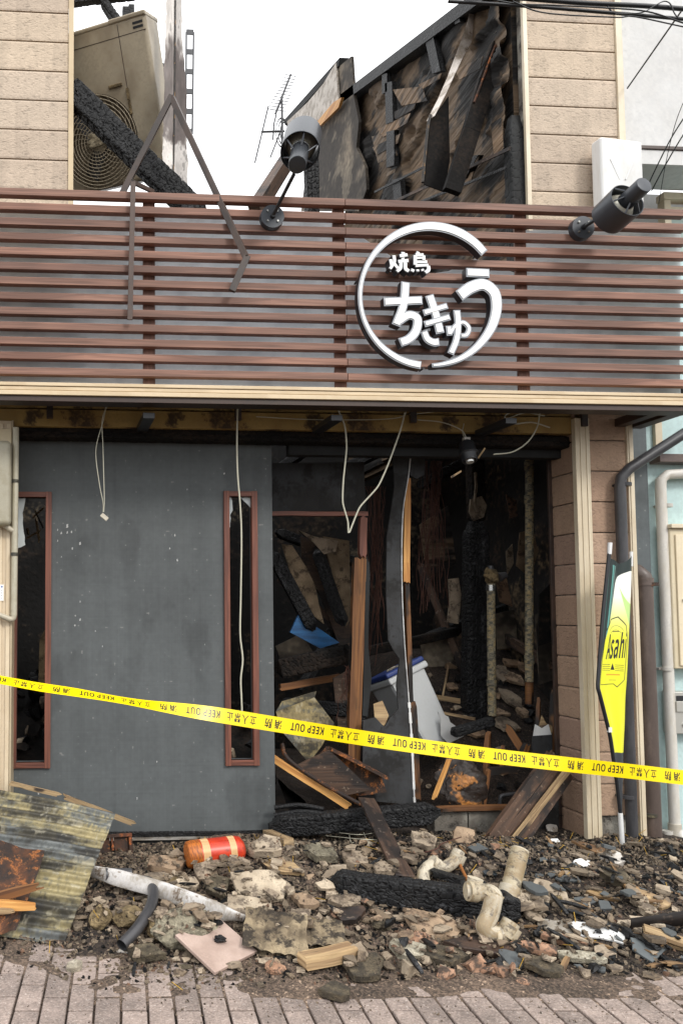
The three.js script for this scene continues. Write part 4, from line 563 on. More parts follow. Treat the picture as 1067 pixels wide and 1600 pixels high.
// ================================================================ fallen things on the open upper floor
{ // outdoor unit of an air conditioner, tipped over against the left wall
  const o = thing('air_conditioner', 'tilted beige air conditioner outdoor unit with scorched fan grille on the upper floor', 'air conditioner');
  const w = 0.86, h = 0.98, d = 0.34, body = M.acBody = mat(mott([172, 160, 138], [146, 133, 112], { p: 4, th: 0.52, sh: 0.2, fine: 0.08, s: 161 }), { m: 0.8, rough: 0.5, bump: 0.0006 });
  const m4 = new THREE.Matrix4().makeRotationFromEuler(new THREE.Euler(0.45, -0.46, 0.0)).premultiply(new THREE.Matrix4().makeRotationZ(0.24)).setPosition(at(166, 176, -0.55)), put = (g) => g.applyMatrix4(m4);
  const cut = (a, b) => { const g = new Evaluator().evaluate(a, b, SUBTRACTION).geometry; g.clearGroups(); return g; }, solid = new Brush(new RoundedBoxGeometry(w, h, d - 0.01, 2, 0.03)), bore = new Brush(new THREE.CylinderGeometry(0.3, 0.3, 0.24, 48).rotateX(Math.PI / 2).translate(-0.05, -0.19, d / 2 - 0.06)); solid.updateMatrixWorld(); bore.updateMatrixWorld();
  mesh('casing', put(boxUV(cut(solid, bore))), body, o);
  mesh('top_panel', put(merge([box(w + 0.004, 0.03, d + 0.004, 0, h / 2 - 0.01, -0.004, 0.012), box(0.26, 0.03, d + 0.012, w / 2 - 0.13, h / 2 - 0.006, -0.004, 0.01)])), body, o);
  mesh('seam', put(merge([box(0.004, h - 0.06, 0.004, w / 2 - 0.2, 0, d / 2 - 0.006), box(w - 0.02, 0.004, 0.004, 0, h / 2 - 0.1, d / 2 - 0.006)])), M.brownPaint, o);
  mesh('vent_slot', put(merge([box(0.07, 0.014, 0.006, w / 2 - 0.06, h / 2 - 0.05, d / 2 - 0.006), box(0.07, 0.014, 0.006, w / 2 - 0.06, h / 2 - 0.075, d / 2 - 0.006)])), M.blackPaint, o);
  const cx = -0.05, cy = -0.19, r = 0.3, z = d / 2;
  mesh('fan_motor', put(cyl(V(cx, cy, z - 0.17), V(cx, cy, z - 0.05), 0.06, 0.05, 24)), M.darkPvc, o);
  for (let k = 0; k < 3; k++) mesh('fan_blade', put(box(0.2, 0.14, 0.006, 0.14, 0, 0, 0.002).rotateX(0.5).rotateZ(k * 2.09).translate(cx, cy, z - 0.1)), M.darkPvc, o);
  for (let k = 0; k < 12; k++) mesh('grille_ring', put(new THREE.TorusGeometry(0.05 + k * 0.022, 0.0032, 6, 56).translate(cx, cy, z + 0.012)), body, o);
  for (let k = 0; k < 26; k++) { const a = k / 26 * 6.283, q = []; for (let i = 0; i <= 6; i++) { const t = i / 6, s = a + 0.9 * t * t; q.push(V(cx + Math.cos(s) * (0.05 + t * 0.245), cy + Math.sin(s) * (0.05 + t * 0.245), z + 0.008)); } mesh('grille_rib', put(tube(q, 0.0026, { seg: 10, rad: 5 })), body, o); }
  mesh('melted_hub', put(rock(0.17, 0.13, 0.03, 8, 8, 5, 0.5).translate(cx + 0.02, cy + 0.01, z + 0.016)), tint(M.lichen, 0.9, 0.84, 0.74), o);
  for (const a of [[0.1, 0.02, cx + 0.2, cy + 0.31], [0.02, 0.16, cx + 0.28, cy + 0.2], [0.14, 0.02, cx - 0.2, cy + 0.3]]) mesh('grille_corner', put(box(a[0], a[1], 0.012, a[2], a[3], z + 0.003, 0.004)), M.stoneBrown, o);
}
solo('charred_beam', 'charred timber beam lying slantwise before the air conditioner', 'beam', along(charBeam(at(108, 142, -0.06).distanceTo(at(318, 345, -0.02)), 0.16, 0.1, { seed: 51, cell: 0.05, deep: 0.12, tip: [1, 0.5] }), at(108, 142, -0.06), at(318, 345, -0.02)), tint(M.char, 0.55));
{ const o = thing('tin_strip', 'torn strip of scorched sheet tin hanging upright beside the air conditioner', 'sheet metal');
  const cl = [[270, -30], [271, 60], [272, 130], [273, 200], [272, 245], [272, 300]], wd = [24, 26, 34, 40, 42, 44], g = new THREE.PlaneGeometry(1, 1, 10, 40), p = g.attributes.position, uv = g.attributes.uv;
  for (let i = 0; i < p.count; i++) { const s = p.getX(i), t = (0.5 - p.getY(i)) * 5, k = Math.min(4, Math.floor(t)), f = t - k, c = at(mix(cl[k][0], cl[k + 1][0], f), mix(cl[k][1], cl[k + 1][1], f), -0.12), w = mix(wd[k], wd[k + 1], f) / 245; const ed = 0.012 * (n3(t * 9, s > 0 ? 3 : 7, 2) - 0.5) * 2; p.setXYZ(i, c.x + s * w + (Math.abs(s) > 0.45 ? ed : 0), c.y + (t > 4.9 ? 0.05 * n3(s * 14, 5, 1) : 0), c.z + 0.05 * Math.abs(s) + 0.012 * n3(s * 4, t * 3, 3)); uv.setXY(i, s * 0.14, t / 5); }
  const b = g.clone(); b.translate(0, 0, -0.003); g.computeVertexNormals(); b.computeVertexNormals();
  const M2 = mat((x, y) => { const n = fb(x, y, 12, 5, 5, 171) - 0.5, f = fb(x, y, 60, 24, 3, 172), dark = sm(0.3, 0.24, y + n * 0.3) + sm(0.66, 0.72, y + n * 0.4), c = lerp3([92, 82, 78], [200, 194, 188], dark), k = 0.85 + 0.3 * f - 0.3 * sm(0.58, 0.7, f) * dark; return [c[0] * k, c[1] * k, c[2] * k, f]; }, { m: 1, rough: 0.5, metal: 0.1, bump: 0.0015 });
  mesh('sheet', merge([g, b]), M2, o);
  mesh('fold', tube(pts([[274, -30], [273, 100], [272, 200], [270, 290]], -0.11), 0.006), M.scorchTin, o);
  const a = at(291, 50, -0.2), c = at(290, 205, -0.2); mesh('slotted_angle', merge([bar(a, c, 0.012, 0.01), bar(V(a.x + 0.05, a.y, a.z), V(c.x + 0.045, c.y, c.z), 0.012, 0.01), ...[0, 1, 2, 3, 4, 5].map((i) => { const q = a.clone().lerp(c, i / 5); return box(0.05, 0.035, 0.008, q.x + 0.025, q.y, q.z); })]), M.steel, o);
}
solo('bent_angle_iron', 'bent brown angle iron hanging in a peak over the left slats', 'frame', merge([bar(at(186, 312, 0.2), at(268, 150, 0.22), 0.035, 0.03), bar(at(268, 152, 0.22), at(384, 402, 0.5), 0.035, 0.03), bar(at(386, 400, 0.5), at(362, 455, 0.5), 0.04, 0.025)]), tint(M.brownPaint, 1.15, 1.2, 1.2));
solo('hanging_angle', 'rusty steel angle hanging vertically over the left slats', 'angle iron', merge([bar(at(208, 284, 0.46), at(203, 500, 0.46), 0.03, 0.012, V(1, 0, 0)), bar(at(211, 286, 0.445), at(206, 498, 0.445), 0.006, 0.03, V(1, 0, 0)), bar(at(208, 285, 0.455), at(240, 300, 0.2), 0.025, 0.015)]), tint(M.brownPaint, 1.4, 1.4, 1.4));
solo('steel_bracket', 'dark steel brackets sticking out behind the air conditioner', 'bracket', merge([bar(at(238, 110, -0.7), at(258, 118, -0.6), 0.035, 0.03), bar(at(236, 95, -0.7), at(262, 105, -0.65), 0.02, 0.03), bar(at(238, 124, -0.7), at(256, 120, -0.6), 0.035, 0.03)]), M.steel);
solo('charred_stud', 'short charred stud standing behind the air conditioner', 'stud', merge([bar(at(196, 14, -1.0), at(197, 60, -1.0), 0.05, 0.06), bar(at(205, 10, -1.0), at(206, 60, -1.0), 0.045, 0.05)]), M.char);
solo('burnt_rafter', 'burnt rafter end hanging from the left eave', 'rafter', merge([along(charBeam(0.7, 0.05, 0.06, { seed: 71 }), at(110, 4, -0.3), at(172, -3, -0.3)), along(charBeam(0.45, 0.05, 0.05, { seed: 72, cell: 0.02 }), at(158, -4, -0.3), at(190, 42, -0.3)), along(charBeam(0.2, 0.03, 0.03, { seed: 73, cell: 0.02 }), at(166, 18, -0.3), at(176, 34, -0.3))]), M.char);
{ const o = thing('tv_antenna', 'thin television antenna with many rods against the sky', 'antenna'), z = -3.2, m = M.steel, P = (u, v) => at(u, v, z);
  mesh('mast', cyl(P(441, 250), P(440, 150), 0.014, 0.012, 10), m, o);
  mesh('boom', cyl(P(430, 178), P(454, 116), 0.012, 0.01, 8), m, o); mesh('boom', cyl(P(408, 206), P(444, 205), 0.012, 0.012, 8), m, o);
  for (let i = 0; i < 12; i++) { const t = i / 11, a = P(mix(432, 454, t), mix(172, 118, t)); mesh('rod', bar(V(a.x - 0.1 + t * 0.04, a.y + 0.01, a.z), V(a.x + 0.1 - t * 0.04, a.y - 0.01, a.z), 0.007, 0.007), m, o); }
  for (const [a, b, c, d] of [[419, 166, 398, 254], [428, 196, 426, 218], [440, 200, 422, 246], [431, 180, 427, 196]]) mesh('rod', cyl(P(a, b), P(c, d), 0.009, 0.009, 6), m, o);
  mesh('cable_coil', merge([0, 1, 2].map((k) => new THREE.TorusGeometry(0.13 - k * 0.02, 0.008, 6, 30).scale(0.5, 1.25, 1).translate(...P(440 + k * 2, 207).toArray()))), M.wire, o); }
{ const o = thing('flashing_strip', 'pale twisted flashing strip hanging before the burnt party wall', 'flashing'), cl = [[752, -25, 11], [738, 40, 12], [720, 80, 7], [704, 118, 3.5], [690, 150, 3], [672, 185, 3]], n = 40, pos = [], uv = [], idx = [], z0 = -0.5;
  for (let i = 0; i <= n; i++) { const t = i / n * 5, k = Math.min(4, Math.floor(t)), f = t - k, c = at(mix(cl[k][0], cl[k + 1][0], f), mix(cl[k][1], cl[k + 1][1], f), z0), w = mix(cl[k][2], cl[k + 1][2], f) / 228, a = -0.35 + 1.0 * sm(1, 4, t); for (const s of [-1, 1]) { pos.push(c.x + s * w, c.y - s * w * 0.3, c.z + s * 0.04 * Math.sin(a * 2)); uv.push(s * 0.05, i * 0.03); } if (i < n) { const b = i * 2; idx.push(b, b + 2, b + 1, b + 1, b + 2, b + 3); } }
  const g = new THREE.BufferGeometry(); g.setAttribute('position', new THREE.Float32BufferAttribute(pos, 3)); g.setAttribute('uv', new THREE.Float32BufferAttribute(uv, 2)); g.setIndex(idx); g.computeVertexNormals(); const g2 = g.clone().translate(0.002, 0, -0.004);
  mesh('strip', merge([g, g2]), tint(M.paleTin, 1.05, 1.0, 0.98), o);
  mesh('hanging_tail', tube(pts([[672, 180], [668, 200], [664, 240], [660, 285]], z0), 0.012, { seg: 20 }), M.scorchTin, o);
  mesh('scorched_sheet', sheet(tear([[672, 188], [700, 150], [702, 250], [694, 300], [662, 288], [664, 230]], 0.02, 0.08, 4), z0 - 0.02, 0.008), M.soot, o); }
{ const o = thing('burnt_rail', 'long rust edged burnt rail sloping down across the party wall', 'rail'), z = -0.32;
  mesh('rail', merge([0, 1, 2, 3, 4].map((i) => { const c = [[818, 30], [800, 42], [780, 72], [758, 130], [735, 205], [705, 300]]; return bar(at(...c[i], z), at(...c[i + 1], z), i < 2 ? 0.06 : 0.12, 0.05); })), M.soot, o);
  mesh('rust_edge', tube(pts([[818, 24], [799, 36], [776, 66], [752, 128], [740, 160]], z + 0.03), 0.008, { seg: 30 }), tint(M.rust, 1.3, 1.1, 0.9), o);
  mesh('white_edge', sheet([[806, 0], [812, 6], [796, 28], [772, 52], [788, 24]], z + 0.04, 0.006), M.paleTin, o); }

// ================================================================ barrier tape
const kanji = {                                                        // stroke lines on a unit square, y down
  '立': [[.5, .02, .5, .18], [.1, .22, .9, .22], [.3, .34, .4, .72], [.72, .32, .6, .74], [.04, .86, .96, .86]],
  '入': [[.38, .06, .52, .06, .56, .3], [.54, .16, .4, .6, .06, .94], [.52, .3, .68, .68, .96, .94]],
  '禁': [[.06, .14, .46, .14], [.26, .02, .26, .46], [.24, .18, .06, .4], [.28, .18, .44, .36], [.54, .14, .96, .14], [.74, .02, .74, .46], [.72, .18, .54, .38], [.76, .18, .96, .38], [.22, .54, .78, .54], [.06, .68, .94, .68], [.5, .68, .5, .96, .4, .92], [.3, .76, .14, .92], [.7, .76, .88, .92]],
  '止': [[.5, .04, .5, .88], [.5, .42, .86, .42], [.2, .36, .2, .88], [.04, .9, .96, .9]],
  '消': [[.08, .08, .22, .2], [.04, .34, .18, .46], [.06, .94, .26, .6], [.62, .02, .62, .28], [.4, .08, .48, .24], [.86, .06, .76, .24], [.4, .34, .4, .96], [.4, .34, .86, .34, .86, .9, .76, .92], [.4, .52, .86, .52], [.4, .7, .86, .7]],
  '防': [[.1, .06, .1, .98], [.1, .06, .34, .06, .24, .34, .36, .54, .24, .66], [.66, .02, .66, .2], [.42, .22, .98, .22], [.6, .22, .56, .62, .38, .94], [.6, .46, .88, .46, .84, .9, .7, .88]],
};
{
  const c = document.createElement('canvas'); c.width = 2048; c.height = 232; const k = c.getContext('2d');
  k.fillStyle = '#f0d400'; k.fillRect(0, 0, 2048, 232); k.strokeStyle = k.fillStyle = '#26241c'; k.lineWidth = 17; k.lineCap = 'butt'; k.lineJoin = 'miter';
  const write = (s, x, y, w, h, lw) => { k.lineWidth = lw; for (const q of kanji[s]) { k.beginPath(); k.moveTo(x + q[0] * w, y + q[1] * h); for (let i = 2; i < q.length; i += 2) k.lineTo(x + q[i] * w, y + q[i + 1] * h); k.stroke(); } };
  k.font = 'bold 165px sans-serif'; k.save(); k.translate(20, 182); k.scale(0.88, 1); k.fillText('KEEP OUT', 0, 0); k.restore();
  '消防'.split('').forEach((s, i) => write(s, 870 + i * 190, 46, 140, 142, 19)); '立入禁止'.split('').forEach((s, i) => write(s, 1370 + i * 152, 46, 128, 142, 15));
  const t = new THREE.CanvasTexture(c); t.colorSpace = THREE.SRGBColorSpace; t.wrapS = THREE.RepeatWrapping; t.anisotropy = 8;
  const o = thing('barrier_tape', 'yellow fire service barrier tape reading KEEP OUT upside down across the front', 'tape');
  const mid = [[-160, 1034], [-60, 1052], [0, 1062], [60, 1073], [120, 1082], [190, 1094], [232, 1101], [280, 1108], [340, 1117], [420, 1130], [520, 1146], [640, 1164], [760, 1180], [900, 1196], [1000, 1207], [1067, 1215], [1180, 1228]], z = (u) => 0.95 - 0.1 * (u / 1067);
  const cv = new THREE.CatmullRomCurve3(mid.map(([u, v]) => at(u, v, z(u)))), n = 260, W = 0.077, L = cv.getLength(), per = 0.545, seg = [[[], [], []], [[], [], []]], u1 = at(1067, 1215, z(1067));
  const row = (i) => { const q = i / n, p = cv.getPointAt(q), d = cv.getTangentAt(q), sx = p.x, left = X(250, 1104, z(250)), tw = sm(X(150, 1086, .94), X(420, 1116, .92), sx), a = -1.02 * (1 - tw) - 0.12 + 0.1 * Math.sin(q * 17) + 0.06 * Math.sin(q * 41); const up = V(0, 1, 0).addScaledVector(d, -d.y).normalize(), bn = d.clone().cross(up); const e = up.multiplyScalar(Math.cos(a)).addScaledVector(bn, Math.sin(a)); return [p.clone().addScaledVector(e, W / 2), p.clone().addScaledVector(e, -W / 2), q * L, sx, tw]; };
  for (let i = 0; i < n; i++) { const a = row(i), b = row(i + 1), s = seg[1], k0 = s[0].length / 3; s[0].push(...a[0].toArray(), ...a[1].toArray(), ...b[0].toArray(), ...b[1].toArray()); s[1].push(-a[2] / per, 0, -a[2] / per, 1, -b[2] / per, 0, -b[2] / per, 1); s[2].push(k0, k0 + 1, k0 + 2, k0 + 1, k0 + 3, k0 + 2); }
  const g = new THREE.BufferGeometry(); g.setAttribute('position', new THREE.Float32BufferAttribute(seg[1][0], 3)); g.setAttribute('uv', new THREE.Float32BufferAttribute(seg[1][1], 2)); g.setIndex(seg[1][2]); const w = mergeVertices(g); w.computeVertexNormals();
  const gb = w.clone(), nm = gb.attributes.normal, ps = gb.attributes.position; for (let i = 0; i < ps.count; i++) ps.setXYZ(i, ps.getX(i) - nm.getX(i) * 0.0006, ps.getY(i) - nm.getY(i) * 0.0006, ps.getZ(i) - nm.getZ(i) * 0.0006);
  mesh('printed_face', w, new THREE.MeshPhysicalMaterial({ map: t, roughness: 0.32, side: THREE.DoubleSide }), o);
  const bk = document.createElement('canvas'); bk.width = 2048; bk.height = 232; const k2 = bk.getContext('2d'); k2.fillStyle = '#eed51c'; k2.fillRect(0, 0, 2048, 232); k2.globalAlpha = 0.22; k2.drawImage(c, 0, 0); const t2 = new THREE.CanvasTexture(bk); t2.colorSpace = THREE.SRGBColorSpace; t2.wrapS = THREE.RepeatWrapping;
  mesh('plain_back', gb, new THREE.MeshPhysicalMaterial({ map: t2, roughness: 0.25, side: THREE.DoubleSide }), o);
}

// ================================================================ beer banner
{
  const o = thing('beer_banner', 'folded yellow and dark green beer banner on a bent pole leaning at the right pier', 'banner');
  const c = document.createElement('canvas'); c.width = 300; c.height = 2000; const k = c.getContext('2d');
  k.fillStyle = '#1e2c2a'; k.fillRect(0, 0, 300, 2000);
  const wave = (x0, w, col) => { k.fillStyle = col; k.beginPath(); k.moveTo(x0, 60); k.bezierCurveTo(x0 + 30, 300, x0 - 20, 600, x0 - 10, 1500); k.lineTo(x0 - 10 + w, 1500); k.bezierCurveTo(x0 - 20 + w, 600, x0 + 30 + w, 300, x0 + w, 60); k.fill(); };
  wave(52, 14, '#5f9c94'); wave(20, 10, '#3d6b64'); wave(75, 6, '#8fc0b8');  // pale highlights of the folds, painted onto the green cloth
  const panel = () => { k.beginPath(); k.moveTo(300, 150); k.bezierCurveTo(240, 130, 150, 160, 118, 250); k.bezierCurveTo(95, 400, 80, 500, 40, 660); k.lineTo(8, 900); k.lineTo(0, 1560); k.lineTo(300, 1560); k.closePath(); };
  k.fillStyle = '#f2f4ea'; panel(); k.fill();
  const print = k.createLinearGradient(0, 330, 0, 620); print.addColorStop(0, 'rgba(226,226,40,0)'); print.addColorStop(1, 'rgba(228,226,44,1)');   // the printed design runs from white foam to yellow
  k.save(); panel(); k.clip(); k.fillStyle = print; k.fillRect(0, 330, 300, 1240);
  k.fillStyle = '#bfe08a'; k.beginPath(); k.moveTo(170, 270); k.bezierCurveTo(210, 360, 250, 470, 300, 520); k.lineTo(300, 380); k.bezierCurveTo(240, 370, 210, 330, 170, 270); k.fill(); k.restore();
  k.strokeStyle = '#1c2020'; k.lineWidth = 7; k.beginPath(); [[18, 960], [50, 560], [95, 480], [175, 462], [250, 520], [278, 610], [262, 900], [215, 952], [190, 985], [160, 950], [18, 960]].forEach(([x, y], i) => (i ? k.lineTo(x, y) : k.moveTo(x, y))); k.stroke();
  k.fillStyle = '#1b1d1d'; k.font = 'bold 118px sans-serif'; k.save(); k.translate(62, 752); k.transform(1, -0.05, -0.1, 1, 0, 0); k.scale(196 / k.measureText('Asahi').width, 2.0); k.fillText('Asahi', 0, 0); k.restore();
  k.lineWidth = 2.4; for (let i = 0; i < 4; i++) { k.beginPath(); k.moveTo(40, 788 + i * 13); k.lineTo(245, 794 + i * 13); k.stroke(); } k.fillStyle = '#e4e22c'; k.fillRect(126, 776, 44, 60); k.fillStyle = '#1b1d1d'; k.beginPath(); k.moveTo(130, 826); k.lineTo(148, 780); k.lineTo(166, 826); k.fill();
  k.fillStyle = '#d49a2a'; k.fillRect(80, 856, 130, 9); k.strokeStyle = '#4c4c30'; k.beginPath(); k.arc(160, 600, 78, 3.7, 5.7); k.stroke(); k.beginPath(); k.arc(160, 612, 60, 3.8, 5.6); k.stroke(); k.fillStyle = '#4c4c30'; k.fillRect(130, 560, 60, 6); k.fillRect(120, 905, 60, 4);
  k.fillStyle = '#33363a'; k.fillRect(0, 1560, 300, 440);
  const t = new THREE.CanvasTexture(c); t.colorSpace = THREE.SRGBColorSpace; t.anisotropy = 8;
  const Lf = [[951, 868, 0.3], [946, 905, 0.3], [941, 960, 0.3], [937, 1010, 0.31], [934, 1060, 0.32], [936, 1090, 0.32], [948, 1130, 0.3], [957, 1175, 0.28], [963, 1225, 0.27], [968, 1270, 0.26]], Rt = [[985, 868, 0.2], [985, 905, 0.2], [983, 960, 0.2], [981, 1010, 0.2], [979, 1060, 0.2], [977, 1090, 0.2], [976, 1130, 0.2], [974, 1175, 0.2], [973, 1225, 0.22], [971, 1270, 0.25]];
  const g = new THREE.PlaneGeometry(1, 1, 24, 60), p = g.attributes.position, uv = g.attributes.uv, Lc = new THREE.CatmullRomCurve3(Lf.map(([a, b, d]) => at(a, b, d))), Rc = new THREE.CatmullRomCurve3(Rt.map(([a, b, d]) => at(a, b, d)));
  for (let i = 0; i < p.count; i++) { const s = p.getX(i) + 0.5, q = 0.5 - p.getY(i), a = Lc.getPoint(q).lerp(Rc.getPoint(q), s), f = Math.sin(s * 9 + q * 2) * 0.012 * (1 - 0.5 * q) - 0.02 * Math.exp(-(((s - 0.12) / 0.07) ** 2)) * (1 - 0.7 * q), sag = q < 0.1 ? -0.05 * Math.sin(Math.PI * clamp(s, 0, 1)) * (1 - q * 10) : 0; p.setXYZ(i, a.x, a.y + sag, a.z + f); uv.setXY(i, s, 1 - q); }
  g.computeVertexNormals(); const g2 = g.clone(), nm = g2.attributes.normal, ps = g2.attributes.position; for (let i = 0; i < ps.count; i++) ps.setXYZ(i, ps.getX(i) - nm.getX(i) * 0.001, ps.getY(i) - nm.getY(i) * 0.001, ps.getZ(i) - nm.getZ(i) * 0.001);
  mesh('cloth', mergeGeometries([g, g2]), new THREE.MeshPhysicalMaterial({ map: t, roughness: 0.55, side: THREE.DoubleSide }), o);
  const pole = [[951, 862, 0.31], [941, 960, 0.315], [933, 1070, 0.335], [936, 1085, 0.335], [952, 1150, 0.3], [963, 1225, 0.27], [968, 1270, 0.26], [975, 1378, 0.26]].map((q) => at(...q));
  mesh('pole', tube(pole.slice(0, 7), 0.011, { seg: 60, tension: 0.2 }), M.blackPaint, o); mesh('pole_foot', cyl(pole[7], pole[6], 0.014, 0.013, 14), M.white, o); mesh('pole_tip', cyl(at(951, 866, 0.31), at(952, 848, 0.31), 0.012, 0.013, 14), M.white, o);
  mesh('pole_tip', merge([cyl(at(985, 885, 0.2), at(985, 862, 0.2), 0.01, 0.01, 14)]), M.white, o); mesh('tie', box(0.02, 0.03, 0.02).translate(...at(951, 1140, 0.31).toArray()), M.white, o);
}

// ================================================================ inside the burnt room
const on = (a, b, h, d, o) => along(plank(at(...a).distanceTo(at(...b)), h, d, o), at(...a), at(...b), o?.up);
const logAt = (a, b, h, d, o) => along(charBeam(at(...a).distanceTo(at(...b)), h, d, o), at(...a), at(...b));
const lump = (g, u, v, z, rx = 0, ry = 0, rz = 0) => g.rotateY(ry).rotateX(rx).rotateZ(rz).translate(...at(u, v, z).toArray());
{ const o = thing('inner_door_frame', 'scorched inner door frame with dark grey panel above it, left in the doorway', 'door frame');
  mesh('over_panel', sheet([[400, 724], [568, 722], [571, 798], [400, 799]], -0.5, 0.03), M.greyDark, o);
  mesh('head', on([395, 803, -0.49], [573, 803, -0.49], 0.03, 0.05, { jag: 0 }), M.frameWood, o);
  mesh('jamb', on([567, 805, -0.47], [565, 872, -0.47], 0.05, 0.04, { seed: 3 }), M.frameWood, o);
  mesh('jamb', on([561, 866, -0.49], [549, 1250, -0.49], 0.085, 0.05, { seed: 4 }), M.pineScorch, o);
  mesh('jamb', logAt([573, 870, -0.51], [560, 1255, -0.51], 0.05, 0.06, { seed: 5, cell: 0.025 }), M.char, o);
  mesh('jamb_cover', sheet([[571, 870], [577, 880], [575, 1010], [580, 1060], [574, 1120], [566, 1118], [569, 1000]], -0.465, 0.01), M.shade, o); }
{ const o = thing('partition_panel', 'torn dark grey partition panel with white broken edge standing in the doorway', 'panel'), z = -0.4;
  mesh('panel', sheet([...[[612, 700], [616, 760], [604, 840], [603, 930], [606, 1000], [614, 1016], [624, 1030], [619, 1070], [622, 1108], [610, 1120], [600, 1136], [586, 1121], [567, 1126], [566, 1250]], ...[[646, 1258], [641, 1150], [636, 1080], [630, 1000], [626, 900], [628, 800], [637, 740], [641, 700]]], z, 0.014), M.greyDark, o);
  mesh('panel', sheet(tear([[642, 700], [640, 742], [650, 748], [662, 742], [664, 700]], 0.012, 0.04, 6), z - 0.01, 0.014), M.greyDark, o);
  const ed = [[641, 700], [637, 740], [628, 800], [626, 900], [630, 1000], [636, 1080], [641, 1150], [646, 1258]], cv = new THREE.CatmullRomCurve3(ed.map(([u, v]) => at(u + 0.8, v, z))), core = []; R = rng(61);
  for (let i = 0; i < 60; i++) { const a = cv.getPoint(i / 60), b = cv.getPoint((i + 1) / 60), w = i > 44 ? rr(0.008, 0.02) : rr(0.004, 0.007); core.push(bar(a, b.clone().addScaledVector(b.clone().sub(a), 0.1), w, 0.016)); }
  mesh('white_core', merge(core), M.white, o);
  mesh('stud', on([635, 745, z - 0.035], [634, 912, z - 0.035], 0.045, 0.03, { seed: 8, jag: 0.02 }), M.pine, o);
  mesh('stud', on([634, 908, z - 0.04], [641, 1110, z - 0.04], 0.03, 0.03, { seed: 9 }), M.pineScorch, o);
  mesh('stud', on([644, 1095, z - 0.03], [651, 1255, z - 0.03], 0.045, 0.03, { seed: 10 }), M.pineScorch, o);
  mesh('torn_backing', sheet(tear([[583, 1100], [597, 1095], [607, 1118], [600, 1135], [585, 1122]], 0.01, 0.03, 5), z - 0.02, 0.006), M.oldWood, o); }
{ const o = thing('storage_bin', 'tilted grey plastic bin with a dirty blue lid behind the partition panel', 'bin'), a = at(615, 1052, -0.95), b = at(676, 1165, -0.85), L = a.distanceTo(b), m = basis(a, b, V(0.2, 0.3, 1)), put = (g) => g.applyMatrix4(m), pl = tint(M.white, 0.68, 0.7, 0.72);
  const taper = (g) => { const p = g.attributes.position; for (let i = 0; i < p.count; i++) { const k = 1 - 0.22 * (p.getX(i) / L + 0.5); p.setY(i, p.getY(i) * k); p.setZ(i, p.getZ(i) * k); } g.computeVertexNormals(); return g; };
  mesh('body', put(taper(box(L, 0.3, 0.34, 0, 0, 0, 0.03))), pl, o); mesh('rim', put(box(0.05, 0.34, 0.38, -L / 2 + 0.03, 0, 0, 0.015)), pl, o); mesh('lid', put(box(0.04, 0.33, 0.37, -L / 2 - 0.016, 0, 0, 0.015)), new THREE.MeshPhysicalMaterial({ color: 0x2b3d78, roughness: 0.4 }), o);
  mesh('ash_on_lid', put(rock(0.03, 0.12, 0.13, 31, 8, 5, 0.5).translate(-L / 2 - 0.036, 0.02, -0.01)), M.lichen, o); }
{ const p = thing('charred_post', 'charred upright post cracked into blocks at the back of the doorway', 'post'); mesh('post', logAt([743, 815, -1.2], [739, 1125, -1.2], 0.17, 0.14, { seed: 81, cell: 0.034, deep: 0.13, tip: [0.6, 1] }), M.char, p); mesh('post', logAt([741, 700, -1.25], [744, 820, -1.25], 0.12, 0.12, { seed: 82 }), M.soot, p); mesh('torn_bark', sheet(tear([[735, 780], [752, 775], [760, 790], [755, 808], [740, 814], [733, 800]], 0.012, 0.04, 8), -1.1, 0.02), M.plasterSoot, p); mesh('torn_bark', tube(pts([[742, 738], [743, 760], [741, 785], [745, 800]], -1.08), 0.012), M.plasterSoot, p); }
{ const o = thing('vent_pipe', 'tall stained pipe hanging upright before the right room wall', 'pipe'); mesh('pipe', cyl(at(826, 1065, -0.75), at(826.5, 716, -0.75), 0.029, 0.029, 20), tint(M.stainPipe, 1.45, 1.4, 1.3), o); for (const v of [727, 780, 1030]) { const p = at(826.3, v, -0.75); mesh('socket', cyl(V(p.x, p.y - 0.035, p.z), V(p.x, p.y + 0.03, p.z), 0.035, 0.035, 20), M.stainPipe, o); } mesh('scorched_end', cyl(at(826, 1100, -0.75), at(826, 1066, -0.75), 0.028, 0.0285, 18), M.pineScorch, o); }
{ const o = thing('vent_pipe', 'shorter stained pipe with a melted head and steel band beside the charred post', 'pipe'); mesh('pipe', cyl(at(768, 1118, -0.9), at(766, 912, -0.9), 0.03, 0.03, 20), tint(M.stainPipe, 1.45, 1.4, 1.3), o); mesh('band', cyl(at(766.4, 923, -0.9), at(766.2, 914, -0.9), 0.036, 0.036, 22), M.chrome, o); mesh('socket', cyl(at(767.5, 1072, -0.9), at(767.4, 1062, -0.9), 0.036, 0.036, 20), M.stainPipe, o);
  mesh('melted_head', lump(rock(0.13, 0.13, 0.12, 12, 8, 6, 0.3), 766, 900, -0.9), M.stoneBrown, o); mesh('knob', cyl(at(779, 902, -0.86), at(790, 898, -0.86), 0.035, 0.022, 16), M.darkPvc, o); mesh('cap', cyl(at(766, 892, -0.9), at(766, 884, -0.9), 0.024, 0.02, 14), M.darkPvc, o); }
